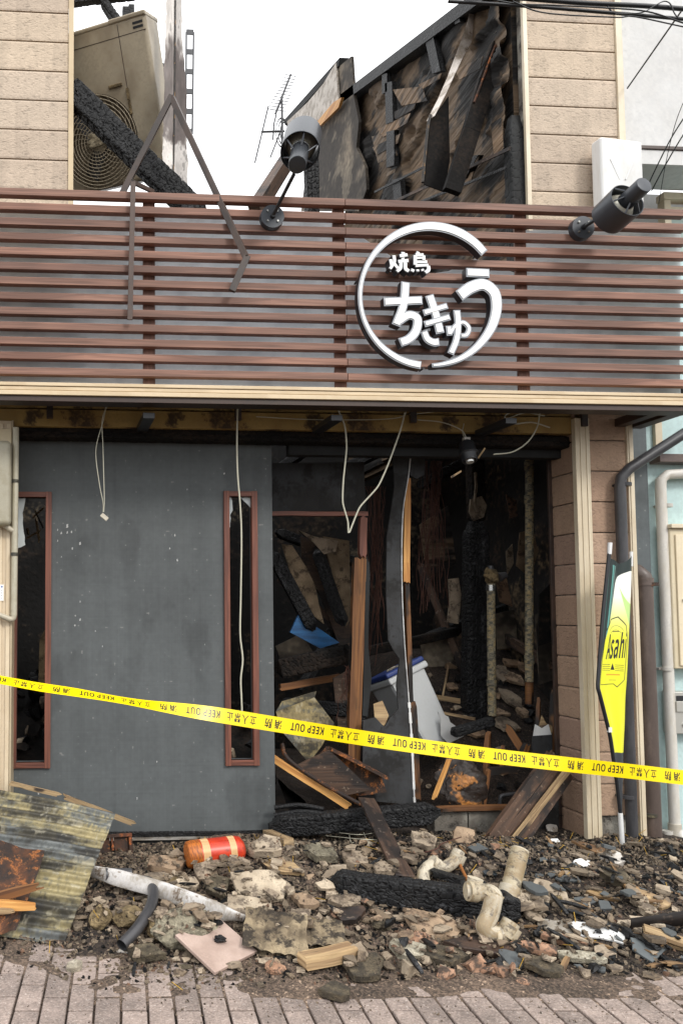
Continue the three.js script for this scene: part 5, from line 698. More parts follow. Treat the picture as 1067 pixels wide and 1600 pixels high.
{ const bunch = (label, u0, u1, v0, b0, b1, v1, z, n, seed, r = 0.0022) => { const o = thing('burnt_wiring', label, 'wiring'), q = rng(seed); for (let i = 0; i < n; i++) { const a = mix(u0, u1, q()), b = mix(b0, b1, q()), len = mix(0.55, 1, q()), k = []; for (let j = 0; j <= 6; j++) { const t = j / 6 * len; k.push(at(mix(a, b, t) + (q() - 0.5) * 9, mix(v0, v1, t), z + (q() - 0.5) * 0.1)); } mesh('wire', tube(k, r * (0.7 + 0.6 * q()), { seg: 20, rad: 5 }), M.copper, o); } };
  bunch('rusty stripped wires hanging between the door frame and the partition panel', 574, 600, 760, 566, 606, 1045, -0.6, 24, 5);
  bunch('dense bunch of rusty wires hanging before the black back wall', 660, 690, 720, 645, 706, 960, -0.95, 30, 6);
  bunch('small tuft of rusty wires on the left of the jamb', 541, 546, 1040, 524, 544, 1125, -0.52, 12, 7, 0.002); }
{ // fallen things in the left half of the doorway
  solo('blue_board', 'bright blue plastic board tilted inside the doorway', 'board', sheet([[466, 960], [530, 1004], [500, 1013], [453, 988]], -0.9, 0.025).rotateX(0.0), mat(mott([36, 98, 150], [24, 74, 118], { p: 3, q: 20, th: 0.5, fine: 0.08, s: 181 }), { m: 0.4, rough: 0.35, bump: 0.0005 }));
  solo('fallen_timber', 'charred timber leaning above the blue board', 'timber', logAt([424, 862, -0.95], [490, 985, -0.9], 0.1, 0.09, { seed: 91 }), M.char);
  solo('fallen_timber', 'charred timber leaning against the plaster boards, right of the blue board', 'timber', logAt([494, 858, -1.15], [537, 978, -1.0], 0.085, 0.08, { seed: 92 }), M.char);
  solo('plaster_board', 'curled tan plaster board leaning between the two charred timbers', 'board', sheet(tear([[440, 850], [456, 852], [478, 886], [492, 915], [498, 945], [506, 975], [480, 955], [455, 900]], 0.008, 0.08, 3), -1.05, 0.02), tint(M.plaster, 0.62, 0.56, 0.48));
  solo('plaster_board', 'smoke stained board standing behind the right charred timber', 'board', sheet(tear([[505, 838], [545, 845], [548, 965], [540, 980], [520, 900]], 0.01, 0.08, 4), -1.3, 0.02), tint(M.plaster, 0.5, 0.45, 0.38));
  solo('plaster_board', 'brown board sloping in the dark under the ceiling', 'board', sheet(tear([[470, 838], [520, 856], [556, 1000], [530, 1010], [500, 930], [470, 880]], 0.01, 0.08, 5), -1.5, 0.02), tint(M.board, 0.6, 0.55, 0.5));
  solo('ceiling_scrap', 'pale torn scrap hanging near the top of the doorway', 'scrap', sheet(tear([[466, 828], [490, 838], [528, 845], [524, 862], [506, 866], [490, 848]], 0.01, 0.06, 6), -1.0, 0.01), M.plasterB);
  solo('fallen_timber', 'thick burnt timber crossing below the blue board', 'timber', logAt([430, 1046, -0.8], [545, 1020, -0.7], 0.14, 0.12, { seed: 93 }), M.soot);
  solo('fallen_timber', 'dark beam across the doorway behind the bin', 'timber', logAt([560, 1020, -1.4], [720, 985, -1.6], 0.08, 0.08, { seed: 94 }), M.soot);
  solo('fallen_timber', 'dark beam fallen behind the charred post', 'timber', logAt([650, 1060, -1.8], [742, 1050, -1.7], 0.09, 0.09, { seed: 95 }), M.soot);
  solo('bent_sheet', 'bent square of grey brown sheet metal lying edgewise behind the tape', 'sheet metal', merge([sheet([[431, 1112], [491, 1090], [522, 1130], [502, 1166], [482, 1192], [438, 1140]], -0.45, 0.012), sheet([[491, 1091], [494, 1080], [440, 1096], [431, 1112]], -0.5, 0.01)]), tint(M.galv, 0.95, 0.9, 0.82));
  solo('scorched_tray', 'scorched tray with a bent rim on the rubble in the doorway', 'tray', merge([sheet([[510, 1166], [545, 1180], [592, 1205], [604, 1238], [560, 1244], [530, 1225], [490, 1190]], -0.32, 0.012), along(box(0.42, 0.02, 0.1), at(520, 1172, -0.3), at(598, 1212, -0.28))]), tint(M.rust, 1.3, 1.25, 1.15));
  solo('dark_cabinet_door', 'dark brown cabinet door lying on the tray', 'door', sheet([[462, 1196], [515, 1172], [580, 1234], [522, 1247]], -0.26, 0.02), tint(M.board, 0.75, 0.68, 0.62));
  solo('pine_board', 'pale pine board sloping down from behind the grey wall', 'board', on([410, 1174, -0.3], [548, 1262, -0.16], 0.045, 0.03, { seed: 14 }), M.pine);
  solo('iron_rod', 'dark rod sloping down across the doorway rubble', 'rod', tube(pts([[440, 1162, -0.3], [450, 1186, -0.26], [500, 1222, -0.18], [572, 1262, -0.1]], 0), 0.014, { seg: 40 }), tint(M.rust, 0.8));
  for (const [i, [a, b]] of [[[428, 1262, -0.12], [505, 1264, -0.05]], [[428, 1274, -0.1], [510, 1272, -0.03]], [[426, 1283, -0.08], [500, 1280, 0]]].entries()) solo('burnt_hose', ['topmost of three burnt hoses at the foot of the grey wall', 'middle of three burnt hoses at the foot of the grey wall', 'lowest of three burnt hoses at the foot of the grey wall'][i], 'hose', tube([at(...a), at((a[0] + b[0]) / 2, (a[1] + b[1]) / 2 - 5, (a[2] + b[2]) / 2), at(...b)], 0.015), M.char); }
{ // rubble slope at the back right of the room
  const x0 = X(640, 1150, -1), x1 = xOpen + 0.6, yS = (x, z) => 0.12 + 0.62 * clamp(-0.3 - z, 0, 1.6) * sm(x0 - 0.25, x0 + 0.45, x) + 0.08 * (fb(x * 0.3 + 1, z * 0.3 + 6, 12, 12, 4, 44) - 0.5);
  const g = new THREE.PlaneGeometry(x1 - x0 + 0.9, 2.6, 80, 90).rotateX(-Math.PI / 2).translate((x0 - 0.9 + x1) / 2, 0, -1.55), p = g.attributes.position, uv = g.attributes.uv; for (let i = 0; i < p.count; i++) { p.setY(i, yS(p.getX(i), p.getZ(i))); uv.setXY(i, p.getX(i), p.getZ(i)); } g.computeVertexNormals();
  struct('indoor_debris', g, tint(M.dirt, 0.3, 0.27, 0.25));
  const hit = (u, v) => { const d = line(u, v), q = V(); for (let t = 4.9; t < 8; t += 0.008) { q.copy(d).multiplyScalar(t).add(camera.position); if (q.y < yS(q.x, q.z)) break; } return q; };
  const pcs = [[800, 1018, 62, 18, 'long tan plaster slab at the top of the indoor heap'], [798, 1042, 40, 14, 'pale oval plaster slab below the topmost slab'], [782, 1060, 26, 30, 'upright tan slab left of the hanging pipe'], [802, 1068, 30, 26, 'cracked tan slab between the two pipes'], [818, 1052, 22, 24, 'small curled slab behind the hanging pipe'], [797, 1100, 30, 42, 'brown leaf shaped slab standing below the pipes'], [772, 1120, 44, 18, 'pink plaster slab with a burnt edge'], [740, 1150, 46, 20, 'rounded pink plaster slab above the tape'], [790, 1140, 46, 26, 'broad pink slab in the middle of the indoor heap'], [815, 1120, 20, 20, 'small brown slab by the torn grey panel'], [705, 1080, 20, 12, 'grey plaster lump left of the post'], [840, 1048, 24, 20, 'frayed brown scrap right of the hanging pipe']];
  pcs.forEach(([u, v, w, h, label], i) => { const q = hit(u, v), k = ppm(q); solo('plaster_slab', label, 'slab', shard(w / k, h / k * 1.5, 0.028, 400 + i).rotateX(0.55).rotateY((hash(i, 2, 4) - 0.5) * 0.6).translate(q.x, q.y + 0.03, q.z), [M.plasterPink, tint(M.plaster, 0.8, 0.66, 0.56), M.plasterB][i % 3], 'plaster slabs on the indoor heap'); });
  R = rng(91); const kinds = [0, 1, 2, 3].map((i) => chunk(0.07, 0.04, 0.06, 500 + i)), ms = [M.plasterB, tint(M.plaster, 0.6, 0.5, 0.42), M.soot, M.char]; const bits = 90;
  for (let i = 0; i < bits; i++) { const x = rr(x0 - 0.2, x1 - 0.1), z = rr(-1.9, -0.35), o = mesh(numbered('rubble_lump'), kinds[i % 4], ms[(i >> 2) % 4], scene); tag(o, ['grey', 'tan', 'sooty', 'black'][(i >> 2) % 4] + ' rubble lump ' + (z < -1.4 ? 'at the back of' : z < -0.8 ? 'halfway up' : 'low on') + ' the indoor heap, ' + (x < x0 + 0.15 ? 'near the bin' : x < x0 + 0.5 ? 'near the charred post' : x < x0 + 0.9 ? 'between the two pipes' : 'right of the pipes'), 'rubble', 'rubble inside the room'); o.position.set(x, yS(x, z) + 0.015, z); o.rotation.set(rr(-0.5, 0.5), rr(0, 6), rr(-0.5, 0.5)); o.scale.setScalar(rr(0.6, 1.6)); }
  solo('paper_sheets', 'scorched white paper sheets lying beside the bin', 'paper', merge([sheet([[688, 1118], [716, 1138], [724, 1150], [700, 1162], [688, 1150]], -0.72, 0.006), sheet([[684, 1112], [700, 1120], [704, 1132], [690, 1140]], -0.78, 0.006)]), tint(M.white, 0.7));
  solo('charred_log', 'short charred log pointing at the pink slabs', 'log', logAt([704, 1146, -0.62], [772, 1126, -0.6], 0.07, 0.07, { seed: 96, cell: 0.025 }), M.char);
  solo('split_stick', 'pale thin lath lying behind the bin', 'stick', on([672, 1110, -0.9], [744, 1124, -0.85], 0.02, 0.02, { seed: 16 }), M.oldWood);
  const st = [[[762, 1140, -0.5], [758, 1215, -0.45], 0.04, 'burnt upright stake above the wooden sill'], [[788, 1128, -0.52], [820, 1180, -0.45], 0.05, 'scorched stake leaning right above the tape'], [[786, 1165, -0.5], [783, 1210, -0.46], 0.035, 'short brown stake behind the tape'], [[841, 1090, -0.5], [838, 1150, -0.45], 0.03, 'splintered orange stake above the torn grey panel'], [[864, 1075, -0.5], [862, 1180, -0.45], 0.05, 'scorched stud against the brown pier reveal'], [[823, 1160, -0.42], [812, 1190, -0.4], 0.045, 'stub of scorched stud left of the torn grey panel']];
  st.forEach(([a, b, w, label], i) => solo('burnt_stake', label, 'stake', on(a, b, w, w * 0.8, { seed: 20 + i, jag: 0.05, taper: 0.3 }), M.pineScorch));
  { const o = thing('broken_wall_board', 'small dark grey panel with a torn white top beside the brown pier', 'panel'); mesh('panel', sheet(tear([[832, 1150], [862, 1148], [862, 1185], [848, 1192], [830, 1192]], 0.004, 0.05, 4), -0.4, 0.012), M.greyDark, o); mesh('white_core', sheet(tear([[833, 1150], [836, 1132], [846, 1138], [856, 1132], [861, 1149]], 0.008, 0.02, 7), -0.405, 0.01), M.white, o); mesh('backing', sheet(tear([[840, 1140], [846, 1118], [852, 1130], [862, 1134], [862, 1150], [842, 1150]], 0.008, 0.02, 9), -0.41, 0.008), M.oldWood, o); }
  solo('insulation_block', 'black and amber burnt insulation block below the tape', 'insulation', lump(rock(0.36, 0.34, 0.16, 17, 12, 6, 0.22), 722, 1224, -0.3, -0.2), mat((x, y) => { const n = fb(x, y, 6, 6, 5, 191), t = sm(0.6, 0.72, n), k = 0.7 + 0.6 * fb(x, y, 40, 40, 2, 192); return [mix(34, 150, t) * k, mix(24, 98, t) * k, mix(18, 44, t) * k, n]; }, { m: 0.5, rough: 0.6, bump: 0.012 }));
  solo('pine_batten', 'pale pine batten leaning on the burnt insulation block', 'batten', on([704, 1180, -0.24], [676, 1250, -0.16], 0.022, 0.02, { seed: 26 }), M.pine);
  solo('pine_batten', 'scorched upright batten right of the insulation block', 'batten', on([762, 1200, -0.28], [754, 1262, -0.26], 0.025, 0.025, { seed: 27 }), M.pineScorch);
  { const o = thing('sill_wall', 'low wall of two grey concrete blocks under a wooden sill in the doorway', 'wall'), za = -0.16, y0 = 0.0, y1 = Y(730, 1269, za); for (const [a, b] of [[678, 730], [731.5, 782]]) mesh('block', span(X(a, 1280, za), X(b, 1280, za), y0, y1, za - 0.12, za, 0.006), M.block, o); mesh('tile', span(X(783, 1280, za), X(806, 1280, za), y0, y1, za - 0.1, za + 0.004, 0.003), tint(M.pvc, 0.75), o); mesh('sill', on([680, 1264, za], [800, 1261, za], 0.02, 0.08, { seed: 30 }), M.pineScorch, o); mesh('cross_rail', on([756, 1206, -0.35], [812, 1202, -0.35], 0.05, 0.03, { seed: 31 }), M.pineScorch, o); }
  solo('grey_pipe_elbow', 'small grey pipe elbow in the dark gap above the sill', 'pipe', pipe([at(780, 1258, -0.36), at(781, 1243, -0.36), at(806, 1240, -0.36)], 0.013, 2), M.darkPvc);
  solo('grey_wall_remnant', 'grey wall remnant behind the leaning plank at the pier', 'wall', sheet([[790, 1345], [802, 1300], [836, 1222], [872, 1180], [872, 1345]], -0.24, 0.03), M.greyDark);
  { const o = thing('leaning_plank', 'wide brown plank with pale split edge leaning out of the doorway at the pier', 'plank'); const a = [876, 1192, -0.12], b = [776, 1332, 0.2], up = V(-0.5, 0.35, 0.8); mesh('plank', along(plank(at(...a).distanceTo(at(...b)), 0.035, 0.23, { seed: 35, jag: 0.05 }), at(...a), at(...b), V(0.35, 0.3, 1)), tint(M.board, 0.9, 0.8, 0.72), o); mesh('split_edge', on([889, 1200, -0.06], [785, 1334, 0.24], 0.03, 0.03, { seed: 36 }), M.oldWood, o); mesh('split_edge', on([868, 1190, -0.1], [762, 1334, 0.22], 0.022, 0.02, { seed: 37 }), M.board, o); } }
{ // scraps of plaster still sticking to the room's right side
  const P = [[[[812, 832], [832, 826], [840, 862], [828, 902], [806, 884]], -1.15, 'curled brown plaster scrap left of the hanging pipe'], [[[790, 862], [800, 850], [802, 880], [792, 898]], -1.3, 'thin dark plaster scrap above the melted pipe head'], [[[774, 905], [790, 900], [800, 948], [780, 940]], -1.2, 'brown leaf of plaster right of the melted pipe head'], [[[700, 905], [716, 903], [720, 930], [716, 975], [698, 972], [702, 940]], -1.35, 'pale torn plaster strip left of the charred post'], [[[790, 772], [806, 782], [808, 806], [796, 810]], -1.3, 'reddish brown scrap high in the dark doorway'], [[[842, 928], [866, 905], [868, 1000], [840, 1010]], -0.9, 'smoke stained patch of wall board beside the pier reveal']];
  P.forEach(([l, z, label], i) => solo('plaster_scrap', label, 'scrap', sheet(tear(l, 0.012, 0.05, 70 + i), z, 0.012), [tint(M.plaster, 0.5, 0.42, 0.35), M.plasterSoot, tint(M.plaster, 0.4, 0.3, 0.25), M.plasterB, tint(M.brick, 0.4), M.sootWall][i])); }
{ // collapsed boards and laths lying criss-cross through the room
  const L = [[[432, 900, -1.7], [560, 1010, -1.5], 0.09, M.board, 'scorched joist sloping behind the blue board'], [[560, 905, -1.9], [470, 1080, -1.3], 0.08, M.char, 'charred joist crossing behind the door jamb'], [[430, 1075, -0.75], [530, 1058, -0.9], 0.05, M.pineScorch, 'scorched batten lying under the thick burnt timber'], [[436, 1100, -0.95], [548, 1110, -0.8], 0.1, M.char, 'charred board behind the bent grey sheet'], [[655, 880, -1.9], [735, 1075, -1.6], 0.06, M.board, 'thin scorched rafter leaning left of the post'], [[660, 1000, -1.7], [820, 940, -2.0], 0.09, M.char, 'charred beam crossing behind the melted pipe head'], [[650, 1085, -1.3], [735, 1098, -1.25], 0.04, M.oldWood, 'grey lath lying across behind the bin'], [[700, 1040, -1.7], [688, 1110, -1.3], 0.03, M.oldWood, 'short pale lath standing left of the post'], [[780, 990, -1.9], [868, 1045, -1.2], 0.08, M.board, 'scorched plank sloping at the right of the room'], [[780, 760, -2.2], [868, 900, -1.3], 0.08, M.char, 'charred rafter hanging across the right of the room'], [[652, 760, -2.4], [730, 720, -2.0], 0.09, M.char, 'charred ceiling joist end high behind the partition'], [[430, 830, -2.1], [560, 880, -2.4], 0.09, M.char, 'charred joist fallen across the back of the doorway']];
  L.forEach(([a, b, w, m, label], i) => solo('fallen_joist', label, 'joist', m === M.char ? logAt(a, b, w, w * 0.9, { seed: 300 + i }) : on(a, b, w, w * 0.5, { seed: 300 + i, jag: 0.06 }), m));
  const B = [[[[430, 1010], [470, 990], [500, 1035], [450, 1060]], -1.2, M.smoked, 'smoke stained board lying behind the thick burnt timber'], [[[655, 1000], [700, 990], [712, 1050], [665, 1062]], -1.75, M.smoked, 'smoke stained board on the floor left of the post'], [[[770, 960], [812, 950], [815, 1010], [776, 1015]], -1.8, M.smoked, 'smoke stained board standing between the two pipes'], [[[836, 960], [872, 950], [872, 1060], [842, 1070]], -1.25, M.smoked, 'smoke stained board standing beside the reveal'], [[[520, 1060], [548, 1045], [548, 1150], [528, 1140]], -0.8, tint(M.board, 0.9), 'dark board standing behind the jamb'], [[[655, 820], [700, 790], [712, 880], [668, 905]], -2.3, M.burntFelt, 'scorched felt hanging at the back of the room']];
  B.forEach(([l, z, m, label], i) => solo('fallen_board', label, 'board', sheet(tear(l, 0.015, 0.08, 330 + i), z, 0.014), m)); }
{ // seen through the slit windows
  solo('fallen_laths', 'tangle of broken laths seen through the upper left slit window', 'laths', merge([on([52, 794, -0.9], [70, 830, -0.9], 0.012, 0.012, { seed: 41 }), on([48, 812, -0.9], [72, 790, -0.9], 0.012, 0.012, { seed: 42 }), on([40, 842, -0.9], [66, 828, -0.9], 0.014, 0.012, { seed: 43 }), on([44, 838, -0.92], [42, 824, -0.9], 0.016, 0.014, { seed: 44 }), on([56, 808, -0.92], [62, 848, -0.9], 0.014, 0.012, { seed: 45 })]), M.oldWood);
  solo('tan_board', 'narrow tan board standing behind the left slit window', 'board', sheet([[62, 1000], [72, 980], [72, 1080], [60, 1070]], -0.55, 0.01), tint(M.plaster, 0.75, 0.7, 0.55));
  R = rng(77); const k = [0, 1, 2].map((i) => chunk(0.09, 0.05, 0.08, 600 + i)), ms = [M.char, M.plasterB, M.soot, M.plasterPale];
  for (let i = 0; i < 44; i++) { const x = i < 28 ? rr(X(0, 1100, -0.5), X(110, 1100, -0.5)) : rr(X(340, 1100, -0.5), X(425, 1100, -0.5)), z = rr(-1.3, -0.32), o = mesh(numbered('rubble_fragment'), k[i % 3], ms[i % 7 === 1 ? 1 : i % 13 === 5 ? 3 : i % 2 * 2], scene); tag(o, 'burnt rubble piece ' + (z < -0.9 ? 'far back' : z < -0.6 ? 'in the middle' : 'close') + ' behind the ' + (i < 28 ? 'left' : 'right') + ' slit window', 'rubble', 'rubble behind the slit windows'); o.position.set(x, 0.1 + 0.5 * (-0.3 - z) + rr(0, 0.2) + 0.25 * (i < 28 ? 1 : 0.3), z); o.rotation.set(rr(0, 3), rr(0, 3), rr(0, 3)); o.scale.setScalar(rr(0.7, 1.7)); }
  for (const [u0, u1] of [[0, 110], [340, 425]]) { const g = box(X(u1, 1100, -0.8) - X(u0, 1100, -0.8), 0.04, 1.3).rotateX(0.47).translate((X(u1, 1100, -0.8) + X(u0, 1100, -0.8)) / 2, u0 ? 0.36 : 0.55, -0.85); mesh('indoor_debris', g, M.soot, scene).userData.kind = 'structure'; } }

// ================================================================ rubble in front of the shop
// a broken slab on the heap: place, width and height as they look (pixels), lean towards the street, turn
function slab(u, v, w, h, m, label, { t = 0.03, tilt = 0.32, turn = 0, roll = 0, name = 'plaster_slab', cat = 'slab', seed = u + v, n = 9, rough = 0.25, lift = 0.5, group } = {}) {
  w *= 1.14; h *= 1.1; const p = onHeap(u, v), k = ppm(p), g = shard(w / k, h / k / Math.sin(0.38 + tilt), t, seed, n, rough).rotateY(turn).rotateX(tilt).rotateZ(roll);
  return solo(name, label, cat, stamp(g.translate(p.x, p.y + t * lift + 0.25 * Math.sin(tilt) * h / k, p.z)), m, group);
}
function stone(u, v, w, h, m, label, { name = 'rubble_stone', cat = 'stone', seed = u, depth = 0.9, turn = 0, sharp = false, lift = 0.3, group } = {}) {
  const p = onHeap(u, v + h * 0.3), k = ppm(p), g = (sharp ? chunk(w / k, h / k * 1.05, w / k * depth, seed, 18) : rock(w / k, h / k * 1.05, w / k * depth, seed)).rotateY(turn);
  return solo(name, label, cat, stamp(g.translate(p.x, p.y + lift * h / k, p.z)), m, group);
}
// what already lies on the heap, so that later pieces can lie on top of it
const piled = new Map(), cell2 = (x, z) => Math.round(x / 0.018) * 4096 + Math.round(z / 0.018);
function stamp(g) { const p = g.attributes.position, a = V(), b = V(), c = V(); for (let i = 0; i < p.count; i += 3) { a.fromBufferAttribute(p, i); b.fromBufferAttribute(p, i + 1); c.fromBufferAttribute(p, i + 2); const n = Math.min(60, 1 + Math.ceil(b.clone().sub(a).cross(c.clone().sub(a)).length() / 0.0004)); for (let k = 0; k < n; k++) { let s = hash(k, 1, 3), t = hash(k, 2, 3); if (s + t > 1) { s = 1 - s; t = 1 - t; } const x = a.x + (b.x - a.x) * s + (c.x - a.x) * t, y = a.y + (b.y - a.y) * s + (c.y - a.y) * t, z = a.z + (b.z - a.z) * s + (c.z - a.z) * t, q = cell2(x, z); if (y < 0.45 && y > (piled.get(q) ?? -1)) piled.set(q, y); } } return g; }
const ground = (x, z) => Math.max(heap(x, z), piled.get(cell2(x, z)) ?? -1);
const lie = (a, b, la = 0.02, lb = la) => [onHeap(...a).add(V(0, la, 0)), onHeap(...b).add(V(0, lb, 0))];
const layPlank = (a, b, h, d, o, la, lb, up) => { const [p, q] = lie(a, b, la, lb); return along(plank(p.distanceTo(q), h, d, o), p, q, up); };

// --- big pieces
{ const [a, b] = [at(420, 1293, -0.03), at(686, 1268, -0.0)]; solo('charred_log', 'long charred log lying along the doorway threshold', 'log', along(charBeam(a.distanceTo(b), 0.125, 0.12, { seed: 111, cell: 0.034, deep: 0.13 }), a, b), M.char); }
{ const p = onHeap(512, 1392).add(V(0, 0.035, 0)), q = onHeap(812, 1440).add(V(0, 0.06, 0)); solo('charred_log', 'thick charred log lying across the middle of the rubble under the pipe bends', 'log', along(charBeam(p.distanceTo(q), 0.13, 0.12, { seed: 113, cell: 0.05, deep: 0.13, rough: 0.12, tip: [0.3, 0.6] }), p, q), M.char); }
{ const a = at(571, 1246, 0.02), b = onHeap(632, 1378).add(V(0, 0.02, 0)); solo('fallen_plank', 'dark brown plank leaning from the threshold log down onto the rubble', 'plank', along(plank(a.distanceTo(b), 0.018, 0.095, { seed: 115, jag: 0.03, wave: 0.006 }), a, b, V(0, 1, 0.4)), tint(M.board, 0.75, 0.7, 0.68)); }
{ // corrugated sheet, slumped at the lower left
  const A = at(-70, 1222, 0.3), B = at(182, 1268, 0.42), C = atY(100, 1474, 0.02), D = atY(-200, 1440, 0.02), n = 150, m = 24, g = new THREE.PlaneGeometry(1, 1, m, n + 60), p = g.attributes.position, uv = g.attributes.uv;
  for (let i = 0; i < p.count; i++) { const s = p.getX(i) + 0.5, t = 0.5 - p.getY(i), e = A.clone().lerp(B, s).lerp(D.clone().lerp(C, s), t), nrm = V(0.1, 0.62, 0.75).normalize(); const w = 0.015 * Math.sin(t * 14 * 6.283 + 0.3), bow = 0.06 * Math.sin(Math.PI * t) * (0.4 + 0.6 * s) - 0.03 * sm(0.7, 1, s); e.addScaledVector(nrm, w + bow + 0.02 * (n3(s * 3, t * 4, 3) - 0.5)); if (s > 0.99) e.x += 0.01 * (n3(t * 30, 1, 1) - 0.5); p.setXYZ(i, e.x, e.y, e.z); uv.setXY(i, s * 0.95, t * 0.95); }
  g.computeVertexNormals(); const g2 = g.clone(), nm = g2.attributes.normal, q = g2.attributes.position; for (let i = 0; i < q.count; i++) q.setXYZ(i, q.getX(i) - nm.getX(i) * 0.0015, q.getY(i) - nm.getY(i) * 0.0015, q.getZ(i) - nm.getZ(i) * 0.0015);
  solo('corrugated_sheet', 'scorched corrugated iron sheet slumped at the lower left', 'sheet', mergeGeometries([g, g2]), M.galv); }
{ const c = [[-60, 1300, 0.75], [40, 1318, 0.78], [62, 1330, 0.8], [70, 1345, 0.86], [60, 1380, 0.95], [44, 1415, 1.05], [28, 1455, 1.25], [-60, 1470, 1.25]]; const g = new THREE.PlaneGeometry(1, 1, 24, 24), p = g.attributes.position, uv = g.attributes.uv, T = [at(-60, 1296, 0.85), at(70, 1332, 0.9)], B = [at(-80, 1450, 1.32), at(24, 1462, 1.32)];
  for (let i = 0; i < p.count; i++) { const s = p.getX(i) + 0.5, t = 0.5 - p.getY(i), e = T[0].clone().lerp(T[1], s).lerp(B[0].clone().lerp(B[1], s), t); e.z += 0.05 * Math.sin(Math.PI * t) + 0.05 * (n3(s * 4, t * 4, 7) - 0.5) - 0.05 * sm(0.75, 1, s); e.x += 0.012 * (n3(t * 9, s * 3, 4) - 0.5); e.y += 0.02 * (n3(s * 5, t * 3, 9) - 0.5); p.setXYZ(i, e.x, e.y, e.z); uv.setXY(i, s * 0.5, t * 0.6); }
  g.computeVertexNormals(); solo('burnt_tin', 'buckled rust brown tin sheet in front of the corrugated iron', 'sheet', merge([g, g.clone().translate(0.001, -0.001, -0.002)]), M.rust); }
for (const [a, b, h, s, m, label] of [[[-40, 1412, 1.24], [69, 1382, 1.2], 0.04, 121, M.pineScorch, 'scorched pointed stick on the buckled tin, topmost of three'], [[-40, 1412, 1.28], [68, 1418, 1.22], 0.04, 122, M.pine, 'pale splintered stick on the buckled tin, middle of three'], [[-40, 1424, 1.3], [29, 1423, 1.28], 0.022, 123, M.oldWood, 'short square stick on the buckled tin, lowest of three']]) solo('broken_stick', label, 'stick', on(a, b, h, 0.025, { seed: s, jag: 0.08, taper: 0.45 }), m);
solo('split_lath', 'pale split lath lying along the top edge of the corrugated iron', 'lath', merge([on([10, 1222, 0.1], [98, 1243, 0.08], 0.025, 0.02, { seed: 125 }), on([95, 1242, 0.08], [212, 1288, 0.02], 0.03, 0.02, { seed: 126 })]), M.oldWood);
{ const o = thing('rusty_grate', 'rusty square iron grate with four panes leaning at the corrugated iron', 'grate'), a = at(150, 1313, 0.3), b = at(204, 1308, 0.34), w = a.distanceTo(b) + 0.03, h = 0.2, m4 = new THREE.Matrix4().makeRotationFromEuler(new THREE.Euler(-0.25, 0.1, 0.05)).setPosition(at(176, 1335, 0.32)), put = (g) => g.applyMatrix4(m4);
  mesh('frame', put(merge([box(w, 0.02, 0.04, 0, h / 2, 0, 0.003), box(w, 0.02, 0.04, 0, -h / 2, 0, 0.003), box(0.02, h - 0.02, 0.04, w / 2 - 0.01, 0, 0.001, 0.003), box(0.02, h - 0.02, 0.04, -w / 2 + 0.01, 0, 0.001, 0.003), box(0.014, h - 0.02, 0.03, 0, 0, 0.002, 0.003), box(w - 0.04, 0.014, 0.03, 0, 0, 0.004, 0.003)])), tint(M.rust, 1.5, 1.15, 0.9), o); for (const [x, y] of [[-1, 1], [1, 1], [-1, -1], [1, -1]]) mesh('plate', put(box(w / 2 - 0.03, h / 2 - 0.02, 0.006, x * (w / 4 - 0.002), y * h / 4, -0.004, 0.002)), M.rust, o); }
